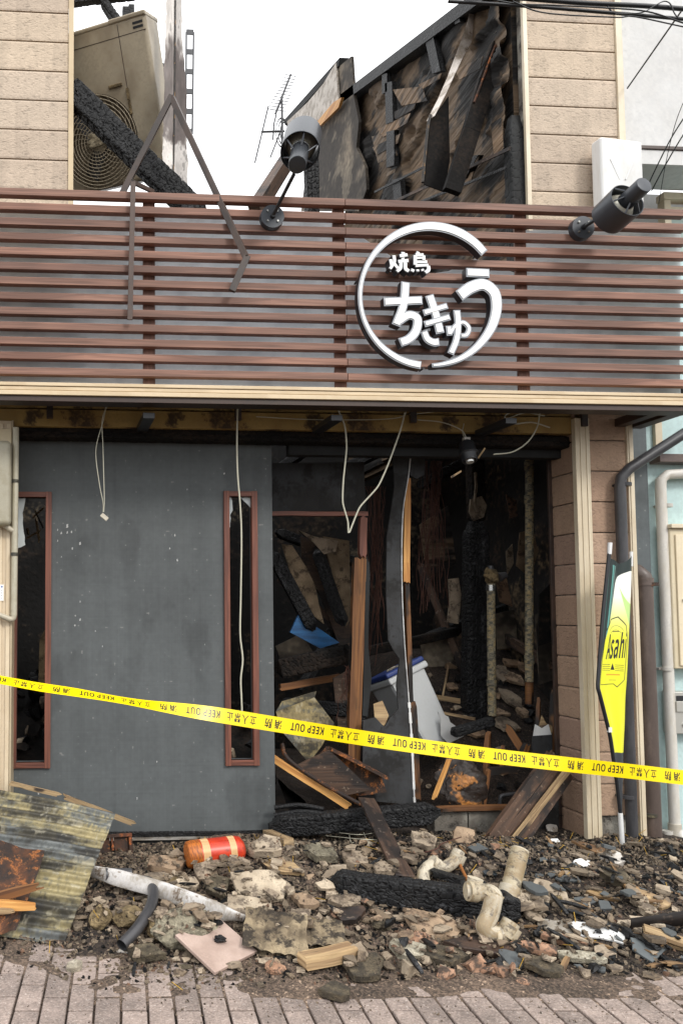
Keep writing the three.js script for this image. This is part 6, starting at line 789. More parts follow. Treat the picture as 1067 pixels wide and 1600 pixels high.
{ const o = thing('fire_extinguisher', 'scorched red fire extinguisher lying on its side before the grey wall', 'fire extinguisher'), p = onHeap(340, 1352), k = ppm(p), r = 0.071, a = at(291, 1336, p.z - 0.02), b = at(380, 1326, p.z - 0.06), put = (g) => along(g, a, b), L = a.distanceTo(b);
  const lt = (pt) => put(new THREE.LatheGeometry(pt.map(([x, y]) => new THREE.Vector2(x, y)), 40).rotateZ(-Math.PI / 2).toNonIndexed()), red = mat(mott([196, 62, 34], [176, 48, 28], { p: 4, th: 0.5, fine: 0.06, s: 201, c3: [92, 40, 26], th3: 0.78 }), { m: 0.3, rough: 0.35, bump: 0.0004 }), am = mat(mott([184, 104, 34], [120, 64, 30], { p: 5, th: 0.54, fine: 0.12, s: 203 }), { m: 0.2, rough: 0.5, bump: 0.0006 });
  const h = L / 2; mesh('base', lt([[0.001, -h], [r * 0.8, -h], [r * 0.93, -h + 0.006], [r, -h + 0.03], [r, -h + 0.07]]), am, o); mesh('body', lt([[r * 0.999, -h + 0.07], [r, h - 0.06], [r * 0.92, h - 0.02], [r * 0.55, h], [0.001, h]]), red, o);
  const band = (x0, x1, e) => lt([[r + e, -h + x0], [r + e, -h + x1]]); const lab = mat(mott([214, 180, 132], [186, 142, 96], { p: 5, th: 0.55, fine: 0.08, s: 205 }), { m: 0.15, rough: 0.6, bump: 0 }); mesh('sticker', band(0.075, 0.115, 0.0008), lab, o); mesh('sticker', band(L - 0.09, L - 0.055, 0.0008), lab, o);
  mesh('valve_neck', cyl(put(new THREE.BufferGeometry().setFromPoints([V(h - 0.004, 0, 0)])).attributes.position.array.length ? b.clone() : b, b.clone().add(b.clone().sub(a).setLength(0.035)), 0.024, 0.02, 16), M.stoneDark, o);
  const cv = document.createElement('canvas'); cv.width = 128; cv.height = 96; const q = cv.getContext('2d'); q.fillStyle = '#c9402a'; q.fillRect(0, 0, 128, 96); q.fillStyle = '#e9e2d4'; for (let i = 0; i < 5; i++) q.fillRect(10, 14 + i * 15, 20 + (i * 13) % 22, 7); q.fillStyle = '#3e63a8'; q.fillRect(56, 8, 24, 22); q.fillStyle = '#e9e2d4'; q.fillRect(60, 40, 18, 14); q.fillRect(60, 62, 14, 18); const tx = new THREE.CanvasTexture(cv); tx.colorSpace = THREE.SRGBColorSpace;
  const dg = new THREE.CylinderGeometry(r + 0.0012, r + 0.0012, 0.06, 12, 1, true, 0.1, 0.9).rotateZ(-Math.PI / 2).translate(-h + 0.155, 0, 0).rotateX(0.35); mesh('print', put(dg.toNonIndexed()), new THREE.MeshPhysicalMaterial({ map: tx, roughness: 0.5, side: THREE.DoubleSide }), o); }
solo('metal_strip', 'bent pale grey metal flashing strip lying slantwise at the lower left', 'flashing', (() => { const pt = [[140, 1388, 0.09], [190, 1406, 0.1], [250, 1420, 0.09], [300, 1434, 0.075], [345, 1450, 0.07], [382, 1456, 0.06]].map(([u, v, l]) => onHeap(u, v).add(V(0, l, 0))), c = new THREE.CatmullRomCurve3(pt), n = 50, pos = [], idx = [], uv = []; for (let i = 0; i <= n; i++) { const t = i / n, p = c.getPoint(t), w = 0.03 + 0.014 * sm(0, 0.2, t) - 0.026 * sm(0.75, 1, t); const pr = [[w, 0.004], [0.6 * w, 0.016], [-0.6 * w, -0.012], [-w, -0.028]]; pr.forEach(([a, b], j) => { pos.push(p.x + a * 0.25, p.y + a * 0.7 + b * 0.3, p.z - a * 0.6 + b); uv.push(t * 0.9, j * 0.03); }); if (i < n) for (let j = 0; j < 3; j++) { const k = i * 4 + j; idx.push(k, k + 4, k + 1, k + 1, k + 4, k + 5); } } const g = new THREE.BufferGeometry(); g.setAttribute('position', new THREE.Float32BufferAttribute(pos, 3)); g.setAttribute('uv', new THREE.Float32BufferAttribute(uv, 2)); g.setIndex(idx); g.computeVertexNormals(); return merge([g, g.clone().translate(0, -0.0015, -0.001)]); })(), tint(M.paleTin, 0.95, 0.97, 1.02));
{ const o = thing('black_pipe', 'bent dark grey drain hose with an open end under the metal strip', 'pipe'), P = (u, v, l) => onHeap(u, v).add(V(0, l, 0)); mesh('hose', tube([P(173, 1392, 0.08), P(196, 1398, 0.08), P(218, 1402, 0.08), P(237, 1410, 0.085), P(237, 1440, 0.08), P(216, 1472, 0.065), P(190, 1492, 0.04)], 0.026, { seg: 60, rad: 14 }), M.darkPvc, o); const a = P(174, 1392, 0.08); mesh('socket', cyl(a.clone().add(V(-0.03, 0, 0)), a.clone().add(V(0.1, -0.005, -0.01)), 0.031, 0.03, 18, true), M.darkPvc, o); }
{ // salvaged waste pipes on the thick log
  const m = M.dirtyPvc, P = (u, v, l) => onHeap(u, v).add(V(0, l, 0)), z1 = onHeap(690, 1385).z, o = thing('waste_pipe', 'dirty white pipe bend lying behind the thick charred log', 'pipe');
  mesh('bend', pipe([at(668, 1392, z1), at(658, 1368, z1 - 0.05), at(672, 1350, z1 - 0.1), at(692, 1358, z1 - 0.1), at(710, 1345, z1 - 0.12), at(716, 1330, z1 - 0.14)], 0.031, 1.6), m, o); for (const [u0, v0, u1, v1, d] of [[673, 1346, 682, 1353, -0.1], [711, 1347, 717, 1334, -0.13]]) mesh('socket', cyl(at(u0, v0, z1 + d), at(u1, v1, z1 + d), 0.038, 0.038, 18), tint(m, 1.1, 1.1, 1.1), o);
  const z2 = onHeap(770, 1470).z + 0.03, q = thing('waste_pipe', 'dirty white trap pipe hooked over the front of the thick charred log', 'pipe');
  mesh('trap', pipe([at(728, 1392, z2 - 0.08), at(752, 1394, z2 - 0.06), at(772, 1396, z2 - 0.02), at(765, 1430, z2), at(752, 1452, z2 + 0.02), at(785, 1464, z2 + 0.02), at(798, 1440, z2 + 0.01)], 0.037, 1.5, 18), m, q); for (const [u0, v0, u1, v1, d, r, k] of [[730, 1392, 744, 1394, -0.07, 0.043, 0.9], [766, 1402, 772, 1392, -0.03, 0.044, 1.08], [789, 1462, 799, 1446, 0.02, 0.044, 1], [769, 1462, 776, 1463, 0.02, 0.043, 1.05]]) mesh('socket', cyl(at(u0, v0, z2 + d), at(u1, v1, z2 + d), r, r, 20), tint(m, k, k * 0.97, k * 0.9), q); mesh('cap', cyl(at(740, 1382, z2 - 0.1), at(742, 1372, z2 - 0.1), 0.03, 0.034, 18), tint(m, 1.15, 1.15, 1.15), q);
  const z3 = onHeap(790, 1410).z, s = thing('waste_pipe', 'straight stained pipe standing up from the rubble right of the trap', 'pipe'); mesh('pipe', cyl(at(788, 1425, z3 + 0.02), at(811, 1330, z3 - 0.12), 0.042, 0.042, 22), tint(M.dirtyPvc, 0.85, 0.82, 0.74), s); mesh('socket', cyl(at(788, 1424, z3 + 0.025), at(797, 1386, z3 - 0.02), 0.049, 0.049, 22), m, s); mesh('cap', cyl(at(811, 1331, z3 - 0.12), at(812, 1327, z3 - 0.125), 0.043, 0.04, 22), m, s); }
{ const o = thing('floor_tile', 'square pinkish grey floor tile lying tilted at the front of the rubble', 'tile'), p = onHeap(337, 1494), g = box(0.25, 0.016, 0.25, 0, 0, 0, 0.003).rotateY(0.62).rotateX(0.3).rotateZ(-0.1); mesh('tile', g.translate(p.x, p.y + 0.05, p.z), mat(mott([178, 156, 144], [162, 140, 128], { p: 4, th: 0.5, fine: 0.08, s: 211 }), { m: 0.3, rough: 0.6, bump: 0.0008 }), o); solo('charcoal_lump', 'small charcoal lump on the square floor tile', 'charcoal', rock(0.05, 0.035, 0.045, 5, 7, 6, 0.3).translate(p.x + 0.02, p.y + 0.068, p.z), M.char); }
solo('white_timber', 'pale weathered timber block at the front of the rubble', 'timber', merge([layPlank([470, 1518], [552, 1504], 0.05, 0.07, { seed: 131, jag: 0.01 }, 0.04, 0.05)]), tint(M.oldWood, 1.25, 1.25, 1.25));
{ const crate = (u, v, w, d, tilt, turn, label, seed) => { const p = onHeap(u, v), g = new THREE.PlaneGeometry(w, d, 60, 14), q = g.attributes.position; for (let i = 0; i < q.count; i++) { const x = q.getX(i), y = q.getY(i); q.setZ(i, 0.01 * Math.abs(Math.sin(x * 62)) + 0.03 * (n3(x * 6, y * 6, seed) - 0.5)); if (Math.abs(y) > d * 0.49) q.setY(i, y + 0.03 * (n3(x * 20, 1, seed) - 0.5)); if (Math.abs(x) > w * 0.49) q.setX(i, x + 0.03 * (n3(y * 20, 1, seed) - 0.5)); } g.computeVertexNormals(); const s = boxUV(merge([g, g.clone().translate(0, 0, -0.035)])); solo('ribbed_mortar_slab', label, 'slab', s.rotateX(-Math.PI / 2 + tilt).rotateY(turn).translate(p.x, p.y + 0.06, p.z), mat(mott([150, 134, 108], [92, 80, 64], { p: 5, th: 0.5, fine: 0.2, s: 221 + seed, c3: [44, 38, 32], th3: 0.6 }), { m: 0.45, rough: 0.95, bump: 0.006 })); };
  crate(430, 1478, 0.27, 0.24, 0.35, -0.35, 'ribbed scorched mortar slab right of the floor tile', 1); crate(502, 1480, 0.2, 0.16, 0.3, -0.2, 'smaller ribbed mortar slab beside the pale timber block', 2); }

// --- slabs and stones that can be told apart
for (const a of [
  [402, 1398, 92, 62, M.plasterPale, 'large pale plaster sheet folded over the middle of the heap', { t: 0.02, tilt: 0.5, turn: 0.3, n: 7 }],
  [385, 1424, 84, 34, M.plasterPale, 'pale plaster sheet with a cracked lower edge under the large sheet', { t: 0.02, tilt: 0.35, turn: -0.25, n: 7 }],
  [414, 1340, 60, 30, M.plaster, 'broken plaster sheets heaped at the right end of the extinguisher', { t: 0.05, tilt: 0.4, turn: 0.4 }],
  [440, 1362, 70, 20, M.oldWood, 'pale splintered board on the heap beside the large plaster sheet', { t: 0.02, tilt: 0.3, turn: -0.4, name: 'broken_board', cat: 'board', n: 6 }],
  [355, 1352, 70, 14, M.plasterB, 'flat grey plaster strip directly under the extinguisher', { t: 0.025, tilt: 0.15, turn: 0.12, n: 6 }],
  [292, 1392, 42, 20, M.plasterPale, 'white plaster slab left of the dark square slab', { t: 0.03, tilt: 0.3 }],
  [345, 1396, 46, 32, M.stoneDark, 'dark square slab in front of the extinguisher', { t: 0.03, tilt: 0.45, turn: 0.2, n: 5 }],
  [262, 1362, 52, 26, M.plasterPink, 'pink grey plaster slab left of the extinguisher', { t: 0.04, tilt: 0.3 }],
  [318, 1372, 30, 26, M.plasterB, 'grey wedge shaped slab below the extinguisher', { t: 0.03, tilt: 0.5 }],
  [372, 1370, 22, 18, M.plaster, 'small tan wedge at the edge of the large plaster sheet', { t: 0.03, tilt: 0.5 }],
  [476, 1418, 42, 18, M.plasterPink, 'row of pinkish plaster pieces below the pale boards', { t: 0.03, tilt: 0.3, turn: -0.4 }],
  [525, 1402, 46, 14, M.plaster, 'tan plaster piece at the left tip of the thick log', { t: 0.03, tilt: 0.3, turn: 0.3 }],
  [540, 1418, 54, 20, M.plasterB, 'grey tan slab just below the left end of the thick log', { t: 0.025, tilt: 0.3, n: 6 }],
  [545, 1440, 70, 22, tint(M.board, 0.7, 0.62, 0.58), 'dark scorched board under the left half of the thick log', { t: 0.03, tilt: 0.35, name: 'burnt_board', cat: 'board', n: 5, turn: 0.1 }],
  [500, 1348, 44, 24, M.stone, 'grey concrete slab behind the pale splintered board', { t: 0.05, tilt: 0.3 }],
  [556, 1352, 44, 24, M.plasterB, 'grey plaster slab in the hollow left of the leaning plank', { t: 0.03, tilt: 0.2 }],
  [600, 1366, 40, 18, M.plasterB, 'mottled slab at the foot of the leaning plank', { t: 0.03, tilt: 0.2 }],
  [672, 1456, 92, 34, M.plasterPink, 'long pale pink mortar slab in front of the thick log', { t: 0.03, tilt: 0.25, turn: -0.25, n: 8 }],
  [655, 1482, 54, 28, M.brick, 'flat orange clay slab below the long pink mortar slab', { t: 0.025, tilt: 0.25, turn: -0.4, n: 6, name: 'clay_slab' }],
  [634, 1494, 56, 22, M.lichen, 'pale green grey lichen crusted slab at the front', { t: 0.03, tilt: 0.3, name: 'crusted_slab' }],
  [690, 1502, 80, 24, M.moss, 'long mossy mortar slab behind the row of brick halves', { t: 0.03, tilt: 0.1, name: 'mossy_slab' }],
  [572, 1522, 64, 34, M.moss, 'dark mossy block at the front left of the white stones', { t: 0.03, tilt: 0.15, name: 'mossy_slab', n: 7 }],
  [848, 1520, 74, 26, M.moss, 'mossy slab at the front right edge of the rubble', { t: 0.028, tilt: 0.15, name: 'mossy_slab', n: 6 }],
  [524, 1562, 46, 22, M.moss, 'clump of moss lying alone on the paving', { t: 0.03, tilt: 0.1, name: 'moss_clump', cat: 'moss' }],
  [850, 1402, 62, 36, M.plaster, 'cracked tan plaster slab right of the standing pipe', { t: 0.025, tilt: 0.5, turn: -0.4, n: 6 }],
  [822, 1420, 66, 24, M.plasterPale, 'pale grey plaster slab at the foot of the standing pipe', { t: 0.03, tilt: 0.3 }],
  [830, 1436, 26, 22, M.plasterB, 'rounded grey slab below the end of the thick log', { t: 0.02, tilt: 0.5 }],
  [893, 1420, 58, 12, M.plaster, 'thin tan slab edge on the right side of the heap', { t: 0.02, tilt: 0.1, turn: -0.1 }],
  [960, 1382, 44, 26, M.stoneDark, 'dark brown slab leaning near the foot of the banner pole', { t: 0.04, tilt: 0.5, turn: -0.4 }],
  [918, 1412, 42, 14, M.slateA = tint(M.grey, 0.85, 0.85, 0.85), 'grey painted board shard right of the tan plaster slabs', { t: 0.012, tilt: 0.35, turn: -0.3, name: 'board_shard', n: 5 }],
  [886, 1378, 36, 12, M.slateA, 'grey painted board shard below the pier trim', { t: 0.012, tilt: 0.4, name: 'board_shard', n: 6 }],
  [908, 1352, 34, 14, M.white, 'curled white scrap at the foot of the pier', { t: 0.006, tilt: 0.5, turn: 0.3, name: 'white_scrap', cat: 'scrap' }],
  [866, 1318, 22, 12, M.white, 'crumpled white scrap inside the corner of the pier', { t: 0.006, tilt: 0.6, name: 'white_scrap', cat: 'scrap' }],
  [862, 1298, 20, 12, tint(M.paleTin, 0.8), 'crumpled grey scrap on the dark heap at the pier reveal', { t: 0.01, tilt: 0.7, name: 'white_scrap', cat: 'scrap' }],
  [1010, 1490, 58, 40, tint(M.grey, 1.15, 1.17, 1.18), 'large grey slate board with torn white edge at the lower right', { t: 0.01, tilt: 0.4, turn: -0.5, name: 'board_shard', n: 5 }],
  [930, 1462, 92, 34, tint(M.white, 0.85, 0.85, 0.86), 'torn white membrane draped over the right of the heap', { t: 0.008, tilt: 0.3, turn: -0.15, name: 'torn_membrane', cat: 'membrane', n: 11, rough: 0.45 }],
  [870, 1452, 60, 22, tint(M.paleTin, 0.55, 0.53, 0.5), 'frayed grey fibre mat left of the white membrane', { t: 0.012, tilt: 0.25, turn: -0.3, name: 'fibre_mat', cat: 'mat', n: 11, rough: 0.4 }],
  [1045, 1478, 60, 18, M.oldWood, 'scorched white edged board at the right picture edge', { t: 0.015, tilt: 0.3, turn: -0.45, name: 'broken_board', cat: 'board', n: 6 }],
  [1008, 1412, 70, 18, M.oldWood, 'weathered board slanting below the brown drainpipe', { t: 0.02, tilt: 0.4, turn: -0.6, name: 'broken_board', cat: 'board', n: 6 }],
  [928, 1330, 60, 14, tint(M.oldWood, 0.6, 0.5, 0.42), 'brown splintered board against the pier trim', { t: 0.015, tilt: 0.3, turn: -0.5, name: 'broken_board', cat: 'board', n: 6 }],
  [940, 1405, 50, 12, tint(M.oldWood, 0.8, 0.75, 0.66), 'short weathered board left of the banner foot', { t: 0.015, tilt: 0.3, turn: -0.35, name: 'broken_board', cat: 'board', n: 6 }],
  [988, 1398, 18, 36, tint(M.oldWood, 0.7, 0.58, 0.46), 'upright brown splinter beside the banner foot', { t: 0.015, tilt: 0.7, turn: 0.5, name: 'broken_board', cat: 'board', n: 6 }],
  [1010, 1432, 30, 20, M.plasterPale, 'white lump of plaster above the burnt bark at the right', { t: 0.03, tilt: 0.4 }],
  [1000, 1418, 30, 12, M.plaster, 'tan plaster block below the weathered board', { t: 0.03, tilt: 0.3 }],
  [720, 1318, 44, 26, M.plasterPink, 'pink slab behind the first white pipe bend', { t: 0.03, tilt: 0.6, turn: 0.5 }],
  [662, 1328, 44, 26, M.plaster, 'tan plaster slab right of the leaning plank', { t: 0.04, tilt: 0.4 }],
  [640, 1350, 30, 18, M.plasterB, 'grey tan slab against the leaning plank', { t: 0.03, tilt: 0.3 }],
  [745, 1330, 36, 14, M.slateA, 'grey board shard behind the trap pipe', { t: 0.012, tilt: 0.4, name: 'board_shard', n: 5 }],
  [768, 1368, 34, 10, tint(M.grey, 0.6, 0.64, 0.7), 'blue grey board strip above the trap pipe', { t: 0.01, tilt: 0.4, turn: 0.15, name: 'board_shard', n: 5 }],
  [760, 1490, 130, 22, tint(M.board, 0.55, 0.5, 0.48), 'long charred board at the front below the trap pipe', { t: 0.025, tilt: 0.2, turn: -0.28, name: 'burnt_board', cat: 'board', n: 6, rough: 0.1 }],
  [838, 1492, 70, 14, M.brick, 'broken orange brick skin along the long charred board', { t: 0.03, tilt: 0.3, turn: -0.3, name: 'brick_piece', cat: 'brick' }],
  [905, 1506, 70, 12, M.lichen, 'pale mortar strip at the front right', { t: 0.025, tilt: 0.2, turn: -0.25, name: 'mortar_strip' }],
  [796, 1508, 38, 26, M.slateA, 'grey shard with white broken edge between bricks and mossy slab', { t: 0.02, tilt: 0.4, turn: 0.6, name: 'board_shard', n: 6 }],
  [880, 1478, 60, 12, M.brick, 'orange brick fragments under the frayed mat', { t: 0.03, tilt: 0.3, turn: -0.25, name: 'brick_piece', cat: 'brick' }],
  [235, 1500, 62, 20, M.stoneDark, 'black topped kerb piece lying on the paving at the left', { t: 0.035, tilt: 0.2, turn: -0.15, name: 'kerb_piece', n: 5 }],
  [210, 1489, 60, 8, tint(M.paleTin, 0.9), 'thin white crust at the edge of the left stones', { t: 0.008, tilt: 0.2, turn: -0.2, name: 'white_scrap', cat: 'scrap' }],
  [275, 1410, 40, 12, M.plasterB, 'flat tan slab beside the hose bend', { t: 0.025, tilt: 0.2, turn: 0.1 }],
  [320, 1418, 46, 7, M.oldWood, 'thin pale lath piece above the metal strip', { t: 0.012, tilt: 0.2, turn: 0.05, name: 'broken_board', cat: 'board', n: 5 }],
  [118, 1518, 24, 12, tint(M.lichen, 1.1, 1.08, 1.1), 'small whitish stone lying on the paving at the left', { t: 0.025, tilt: 0.2, name: 'loose_stone', cat: 'stone' }],
]) slab(...a);
for (const a of [
  [292, 1454, 110, 58, M.stone, 'big rough grey stone under the metal strip', { seed: 3, depth: 0.7 }],
  [158, 1436, 40, 40, M.stoneBrown, 'upright brownish stone at the right foot of the corrugated iron', { seed: 4 }],
  [205, 1436, 54, 34, M.stoneBrown, 'brown stone behind the hose end', { seed: 5 }],
  [252, 1452, 46, 36, M.stoneBrown, 'tan brown stone between hose and big grey stone', { seed: 6 }],
  [278, 1378, 36, 24, M.stoneBrown, 'lumpy tan stone above the hose bend', { seed: 7 }],
  [462, 1460, 34, 26, M.plasterPale, 'whitish angular stone on the ribbed mortar slabs', { seed: 8, sharp: true }],
  [478, 1446, 44, 26, M.stoneBrown, 'brown half brick behind the whitish stone', { seed: 9, sharp: true, depth: 0.6 }],
  [430, 1512, 32, 20, M.brick, 'orange rounded stone left of the pale timber block', { seed: 10 }],
  [645, 1516, 36, 22, M.plasterPale, 'white angular stone, left of the brick halves at the front', { seed: 11, sharp: true }],
  [664, 1500, 26, 16, M.plasterPale, 'smaller white stone behind the white angular stone', { seed: 12, sharp: true }],
  [696, 1520, 34, 20, M.brick, 'leftmost brick piece at the front edge', { seed: 13, sharp: true, name: 'brick_piece', cat: 'brick' }],
  [741, 1508, 32, 26, M.brick, 'black topped brick half, second from the left at the front edge', { seed: 14, sharp: true, name: 'brick_piece', cat: 'brick' }],
  [762, 1516, 28, 20, M.brick, 'brick piece in the middle of the front row', { seed: 15, sharp: true, name: 'brick_piece', cat: 'brick' }],
  [785, 1516, 32, 20, M.brick, 'rightmost brick piece of the front row', { seed: 16, sharp: true, name: 'brick_piece', cat: 'brick' }],
  [816, 1534, 20, 10, M.brick, 'small brick chip alone on the paving joint', { seed: 17, name: 'brick_piece', cat: 'brick' }],
  [290, 1512, 20, 10, M.stoneDark, 'small dark stone left of the floor tile', { seed: 18 }],
  [440, 1346, 22, 16, M.plasterPink, 'small pink stone behind the broken plaster sheets', { seed: 19, sharp: true }],
  [392, 1332, 16, 12, M.brick, 'small reddish stone beside the extinguisher valve', { seed: 20 }],
  [955, 1342, 36, 26, tint(M.paleTin, 0.85), 'crumpled silver foil ball at the foot of the right pier', { seed: 21, name: 'foil_ball', cat: 'foil' }],
  [872, 1408, 16, 18, M.stoneBrown, 'small brown stone right of the cracked tan slab', { seed: 22 }],
  [520, 1440, 28, 14, M.stoneDark, 'dark stone below the tan plaster piece at the log tip', { seed: 23 }],
  [596, 1446, 30, 16, M.stoneDark, 'dark stone below the middle of the thick log', { seed: 24 }],
]) stone(...a);
solo('timber_end', 'sawn timber end with a red mark under the grey wall corner', 'timber', layPlank([418, 1315], [452, 1326], 0.05, 0.06, { seed: 141, jag: 0.005 }, 0.05, 0.03), M.oldWood);
solo('burnt_bark', 'curled black strip of burnt bark at the right picture edge', 'bark', (() => { const a = onHeap(972, 1452).add(V(0, 0.05, 0)), b = onHeap(1120, 1440).add(V(0, 0.07, 0)), g = new THREE.CylinderGeometry(0.07, 0.05, a.distanceTo(b), 18, 20, true, 0.3, 3.0).rotateZ(-Math.PI / 2), p = g.attributes.position; for (let i = 0; i < p.count; i++) { const x = p.getX(i), k = 1 + 0.35 * (n3(x * 8, p.getY(i) * 20, p.getZ(i) * 20) - 0.5); p.setXYZ(i, x, p.getY(i) * k, p.getZ(i) * k); } g.computeVertexNormals(); return along(merge([boxUV(g), boxUV(g.clone().scale(1, 0.93, 0.93))]), a, b, V(0, 0.8, -0.6)); })(), tint(M.board, 0.35, 0.28, 0.24));
solo('scorched_board', 'brown edged board beside the burnt bark at the right', 'board', layPlank([1000, 1468], [1110, 1498], 0.015, 0.09, { seed: 143, jag: 0.04 }, 0.05, 0.03), M.oldWood);
solo('brass_strip', 'thin bent brass strip between the two pipe bends', 'strip', tube([onHeap(712, 1350).add(V(0, 0.05, 0)), onHeap(722, 1372).add(V(0, 0.04, 0)), onHeap(734, 1392).add(V(0, 0.03, 0))], 0.008), tint(M.pineScorch, 1.4, 1.2, 0.8));
solo('charred_strip', 'short charred strip lying behind the thick log between the pipe bends', 'timber', layPlank([672, 1378], [732, 1396], 0.03, 0.05, { seed: 145 }, 0.05, 0.05), M.char);
solo('rusty_wire', 'thin rusty wire across the rubble behind the first pipe bend', 'wire', tube([onHeap(640, 1346).add(V(0, 0.03, 0)), onHeap(680, 1342).add(V(0, 0.05, 0)), onHeap(690, 1330).add(V(0, 0.04, 0)), onHeap(720, 1322).add(V(0, 0.05, 0))], 0.003), M.copper);
solo('tangled_wire', 'tangle of thin grey wire below the threshold log', 'wire', merge([[500, 1310, 560, 1325, 590, 1318], [520, 1305, 560, 1318, 585, 1306], [545, 1308, 548, 1330, 552, 1322], [565, 1300, 575, 1330, 580, 1325]].map((c, i) => tube([onHeap(c[0], c[1]).add(V(0, 0.02, 0)), onHeap(c[2], c[3]).add(V(0, 0.05, 0)), onHeap(c[4], c[5]).add(V(0, 0.02, 0))], 0.0022))), M.cable);

const marks = [[90, 1340, 'the corrugated iron'], [175, 1335, 'the rusty grate'], [335, 1330, 'the fire extinguisher'], [215, 1430, 'the drain hose'], [260, 1425, 'the metal flashing strip'], [292, 1454, 'the big grey stone'], [337, 1494, 'the floor tile'], [402, 1398, 'the large pale plaster sheet'], [430, 1478, 'the ribbed mortar slab'], [512, 1512, 'the pale timber block'], [572, 1522, 'the dark mossy block'], [414, 1340, 'the heaped plaster sheets'], [500, 1285, 'the threshold log'], [605, 1320, 'the fallen plank'], [560, 1400, 'the left tip of the thick log'], [650, 1415, 'the middle of the thick log'], [685, 1360, 'the rear pipe bend'], [765, 1430, 'the trap pipe'], [800, 1370, 'the standing pipe'], [672, 1456, 'the long pink slab'], [645, 1510, 'the white stones'], [760, 1512, 'the front brick row'], [850, 1402, 'the cracked tan slab'], [925, 1462, 'the white membrane'], [848, 1520, 'the right mossy slab'], [955, 1342, 'the foil ball'], [975, 1385, 'the banner foot'], [1010, 1490, 'the grey slate board'], [1030, 1450, 'the burnt bark'], [820, 1330, 'the leaning plank foot'], [905, 1360, 'the pier trim'], [1015, 1400, 'the white pipe bend']];
const where = (u, v) => { let b = null, d = 1e9; for (const m of marks) { const e = Math.hypot(u - m[0], (v - m[1]) * 1.4); if (e < d) { d = e; b = m; } } const du = u - b[0], dv = (v - b[1]) * 1.6; return (Math.abs(du) > Math.abs(dv) ? (du > 0 ? 'right of ' : 'left of ') : dv > 0 ? 'in front of ' : 'behind ') + b[2]; };
// --- countless middling pieces: separate objects sharing a few shapes
{ R = rng(2024);
  const flakes = [], lumps = [], sticks = [];
  for (let i = 0; i < 14; i++) flakes.push(shard(0.1, 0.072, 0.009 + 0.004 * (i % 3), 720 + i, 5 + i % 3, 0.55)); for (let i = 0; i < 6; i++) lumps.push(chunk(0.06, 0.035, 0.045, 700 + i, 13)); for (let i = 0; i < 6; i++) sticks.push(plank(0.15, 0.012, 0.02, { seed: 740 + i, jag: 0.05, taper: 0.4 }));
  const sets = [[M.plaster, 'tan plaster flake', 'plaster_flake', 'plaster flakes in the rubble', flakes], [M.plasterB, 'dirty grey mortar flake', 'mortar_flake', 'mortar flakes in the rubble', flakes], [M.plasterPink, 'pinkish render flake', 'render_flake', 'render flakes in the rubble', flakes], [tint(M.brick, 0.85), 'orange brick fragment', 'brick_fragment', 'brick fragments in the rubble', lumps], [M.char, 'black charcoal lump', 'charcoal_lump', 'charcoal lumps in the rubble', lumps], [M.plasterSoot, 'sooty dark flake', 'sooty_flake', 'sooty flakes in the rubble', flakes], [tint(M.oldWood, 0.6, 0.52, 0.45), 'brown wood splinter', 'wood_splinter', 'wood splinters in the rubble', sticks], [M.slateA, 'grey painted board chip', 'board_chip', 'board chips in the rubble', flakes], [M.char, 'charred splinter', 'charred_splinter', 'charred splinters in the rubble', sticks], [tint(M.plaster, 0.5, 0.46, 0.42), 'smoke brown flake', 'smoky_flake', 'smoke brown flakes in the rubble', flakes]];
  for (let i = 0, n = 0; n < 1050 && i < 9000; i++) {
    const u = rr(120, 1080), v = rr(1316, 1530), p = onHeap(u, v); if (p.z < -0.1 || (u < 250 && v < 1370) || (u < 200 && v > 1460) || (u < 420 && u > 270 && v < 1345)) continue; if (edge(p.x) - p.z < rr(0.12, 0.4)) continue;
    const mixk = u > 800 ? [0, 4, 8, 5, 6, 7, 1, 4, 9, 5, 8, 5] : u > 560 ? [0, 1, 9, 3, 4, 5, 2, 6, 8, 9, 5, 1] : [0, 0, 1, 2, 9, 5, 1, 9, 0, 8, 5, 1], k = mixk[Math.floor(R() * 12)], s = sets[k], sc = 0.4 + 0.85 * Math.pow(R(), 2.2);
    const o = mesh(numbered(s[2]), s[4][Math.floor(R() * s[4].length)], s[0], scene); tag(o, (sc > 0.85 ? 'large ' : sc < 0.55 ? 'tiny ' : 'small ') + s[1] + ' ' + where(u, v), k === 4 ? 'charcoal' : k === 6 || k === 8 ? 'splinter' : 'fragment', s[3]);
    o.scale.setScalar(sc); o.position.set(p.x, ground(p.x, p.z) + 0.006 * sc + 0.003, p.z); o.rotation.set(rr(-0.12, 0.5), rr(0, 6.28), rr(-0.28, 0.28)); n++;
  } }
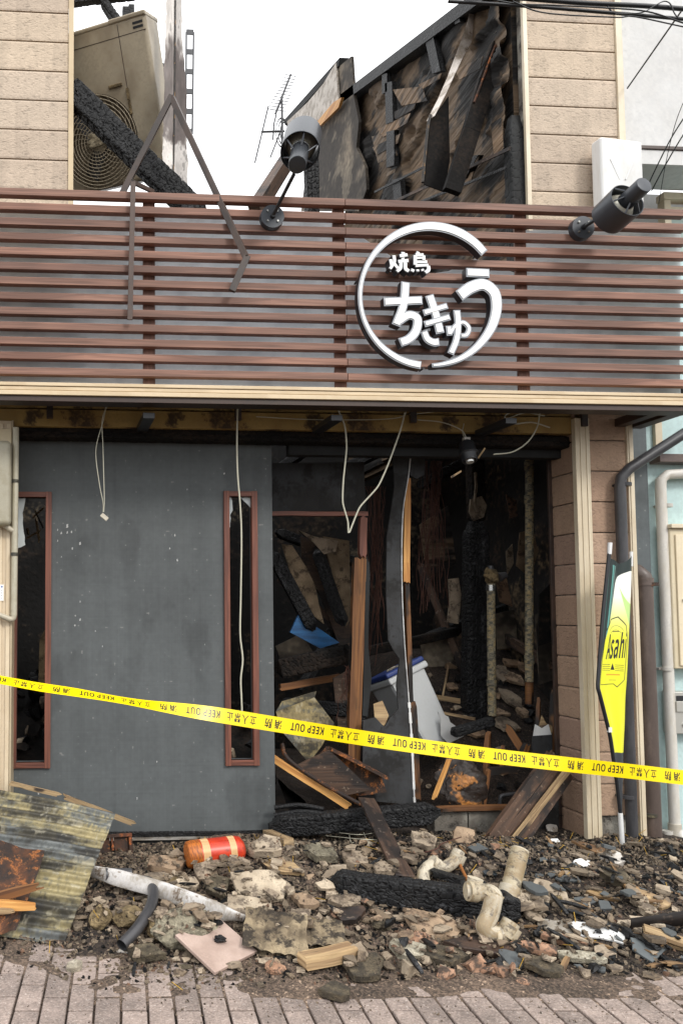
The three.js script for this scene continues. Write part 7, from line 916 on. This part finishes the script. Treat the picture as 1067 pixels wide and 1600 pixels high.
// --- crumbs, grit and straw: one mass each
{ R = rng(99);
  const scatter = (name, label, geo, m, n, f) => { const o = new THREE.InstancedMesh(geo, m, n), q = new THREE.Object3D(), c = new THREE.Color(); for (let i = 0; i < n; i++) { const [p, s, tone] = f(); q.position.copy(p); q.rotation.set(rr(0, 6), rr(0, 6), rr(0, 6)); q.scale.set(s * rr(0.6, 1.5), s * rr(0.5, 1), s * rr(0.6, 1.4)); q.updateMatrix(); o.setMatrixAt(i, q.matrix); o.setColorAt(i, c.setRGB(tone, tone * 0.96, tone * 0.92)); } o.name = name; o.castShadow = o.receiveShadow = true; o.userData = { kind: 'stuff', label, category: 'debris' }; scene.add(o); };
  const any = (lo, hi, wall = -0.15) => { for (;;) { const x = rr(-0.75, 3.6), z = rr(wall, 1.75), e = edge(x) - z; if (e > rr(lo, hi)) return V(x, (R() < 0.3 ? ground(x, z) : heap(x, z)) + 0.003, z); } };
  const low = (lo, hi) => { const p = any(lo, hi); p.y = heap(p.x, p.z) + 0.003; return p; };
  scatter('rubble_crumbs', 'fine pale crumbs of plaster and mortar all over the heap', chunk(1, 0.7, 0.9, 801, 10), M.plaster, 15000, () => [any(-0.03, 0.3), 0.006 + 0.03 * Math.pow(R(), 3), rr(0.35, 1.0)]);
  scatter('charcoal_crumbs', 'fine black charcoal crumbs all over the heap', chunk(1, 0.7, 0.9, 803, 10), M.char, 12000, () => [low(0.02, 0.55), 0.008 + 0.024 * Math.pow(R(), 3), rr(0.6, 1.2)]);
  scatter('rubble_gravel', 'flat gravel sized bits of plaster and mortar filling the heap', chunk(1, 0.45, 0.85, 811, 11), M.plaster, 5200, () => [any(0.05, 0.4).add(V(0, 0.003, 0)), 0.012 + 0.022 * Math.pow(R(), 1.8), rr(0.2, 0.95)]);
  scatter('brick_crumbs', 'orange brick crumbs scattered in the heap', chunk(1, 0.7, 0.9, 805, 10), M.brick, 2200, () => { const p = any(0.0, 0.4); return [p, 0.007 + 0.02 * Math.pow(R(), 3), rr(0.6, 1.1)]; });
  scatter('paving_grit', 'sparse grit and ash flecks on the paving', chunk(1, 0.6, 0.9, 807, 9), M.plasterB, 900, () => { const x = rr(-0.6, 2.4), z = edge(x) + 0.6 * R() * R() - 0.03; return [V(x, 0.002, z), 0.003 + 0.009 * Math.pow(R(), 3), rr(0.3, 1.3)]; });
  const st = new THREE.CylinderGeometry(0.0016, 0.0016, 0.09, 5); const o = new THREE.InstancedMesh(st, new THREE.MeshPhysicalMaterial({ color: 0xb8923a, roughness: 0.8 }), 110), q = new THREE.Object3D(); for (let i = 0; i < 110; i++) { const p = any(-0.06, 0.5); q.position.set(p.x, p.y + 0.014, p.z); q.rotation.set(rr(1.3, 1.8), rr(0, 6), rr(-1.6, 1.6)); q.scale.set(1, rr(0.3, 1.2), 1); q.updateMatrix(); o.setMatrixAt(i, q.matrix); } o.name = 'straw'; o.userData = { kind: 'stuff', label: 'yellow straw and grass stalks strewn over the heap', category: 'straw' }; scene.add(o); }
settle();
renderer.render(scene, camera);
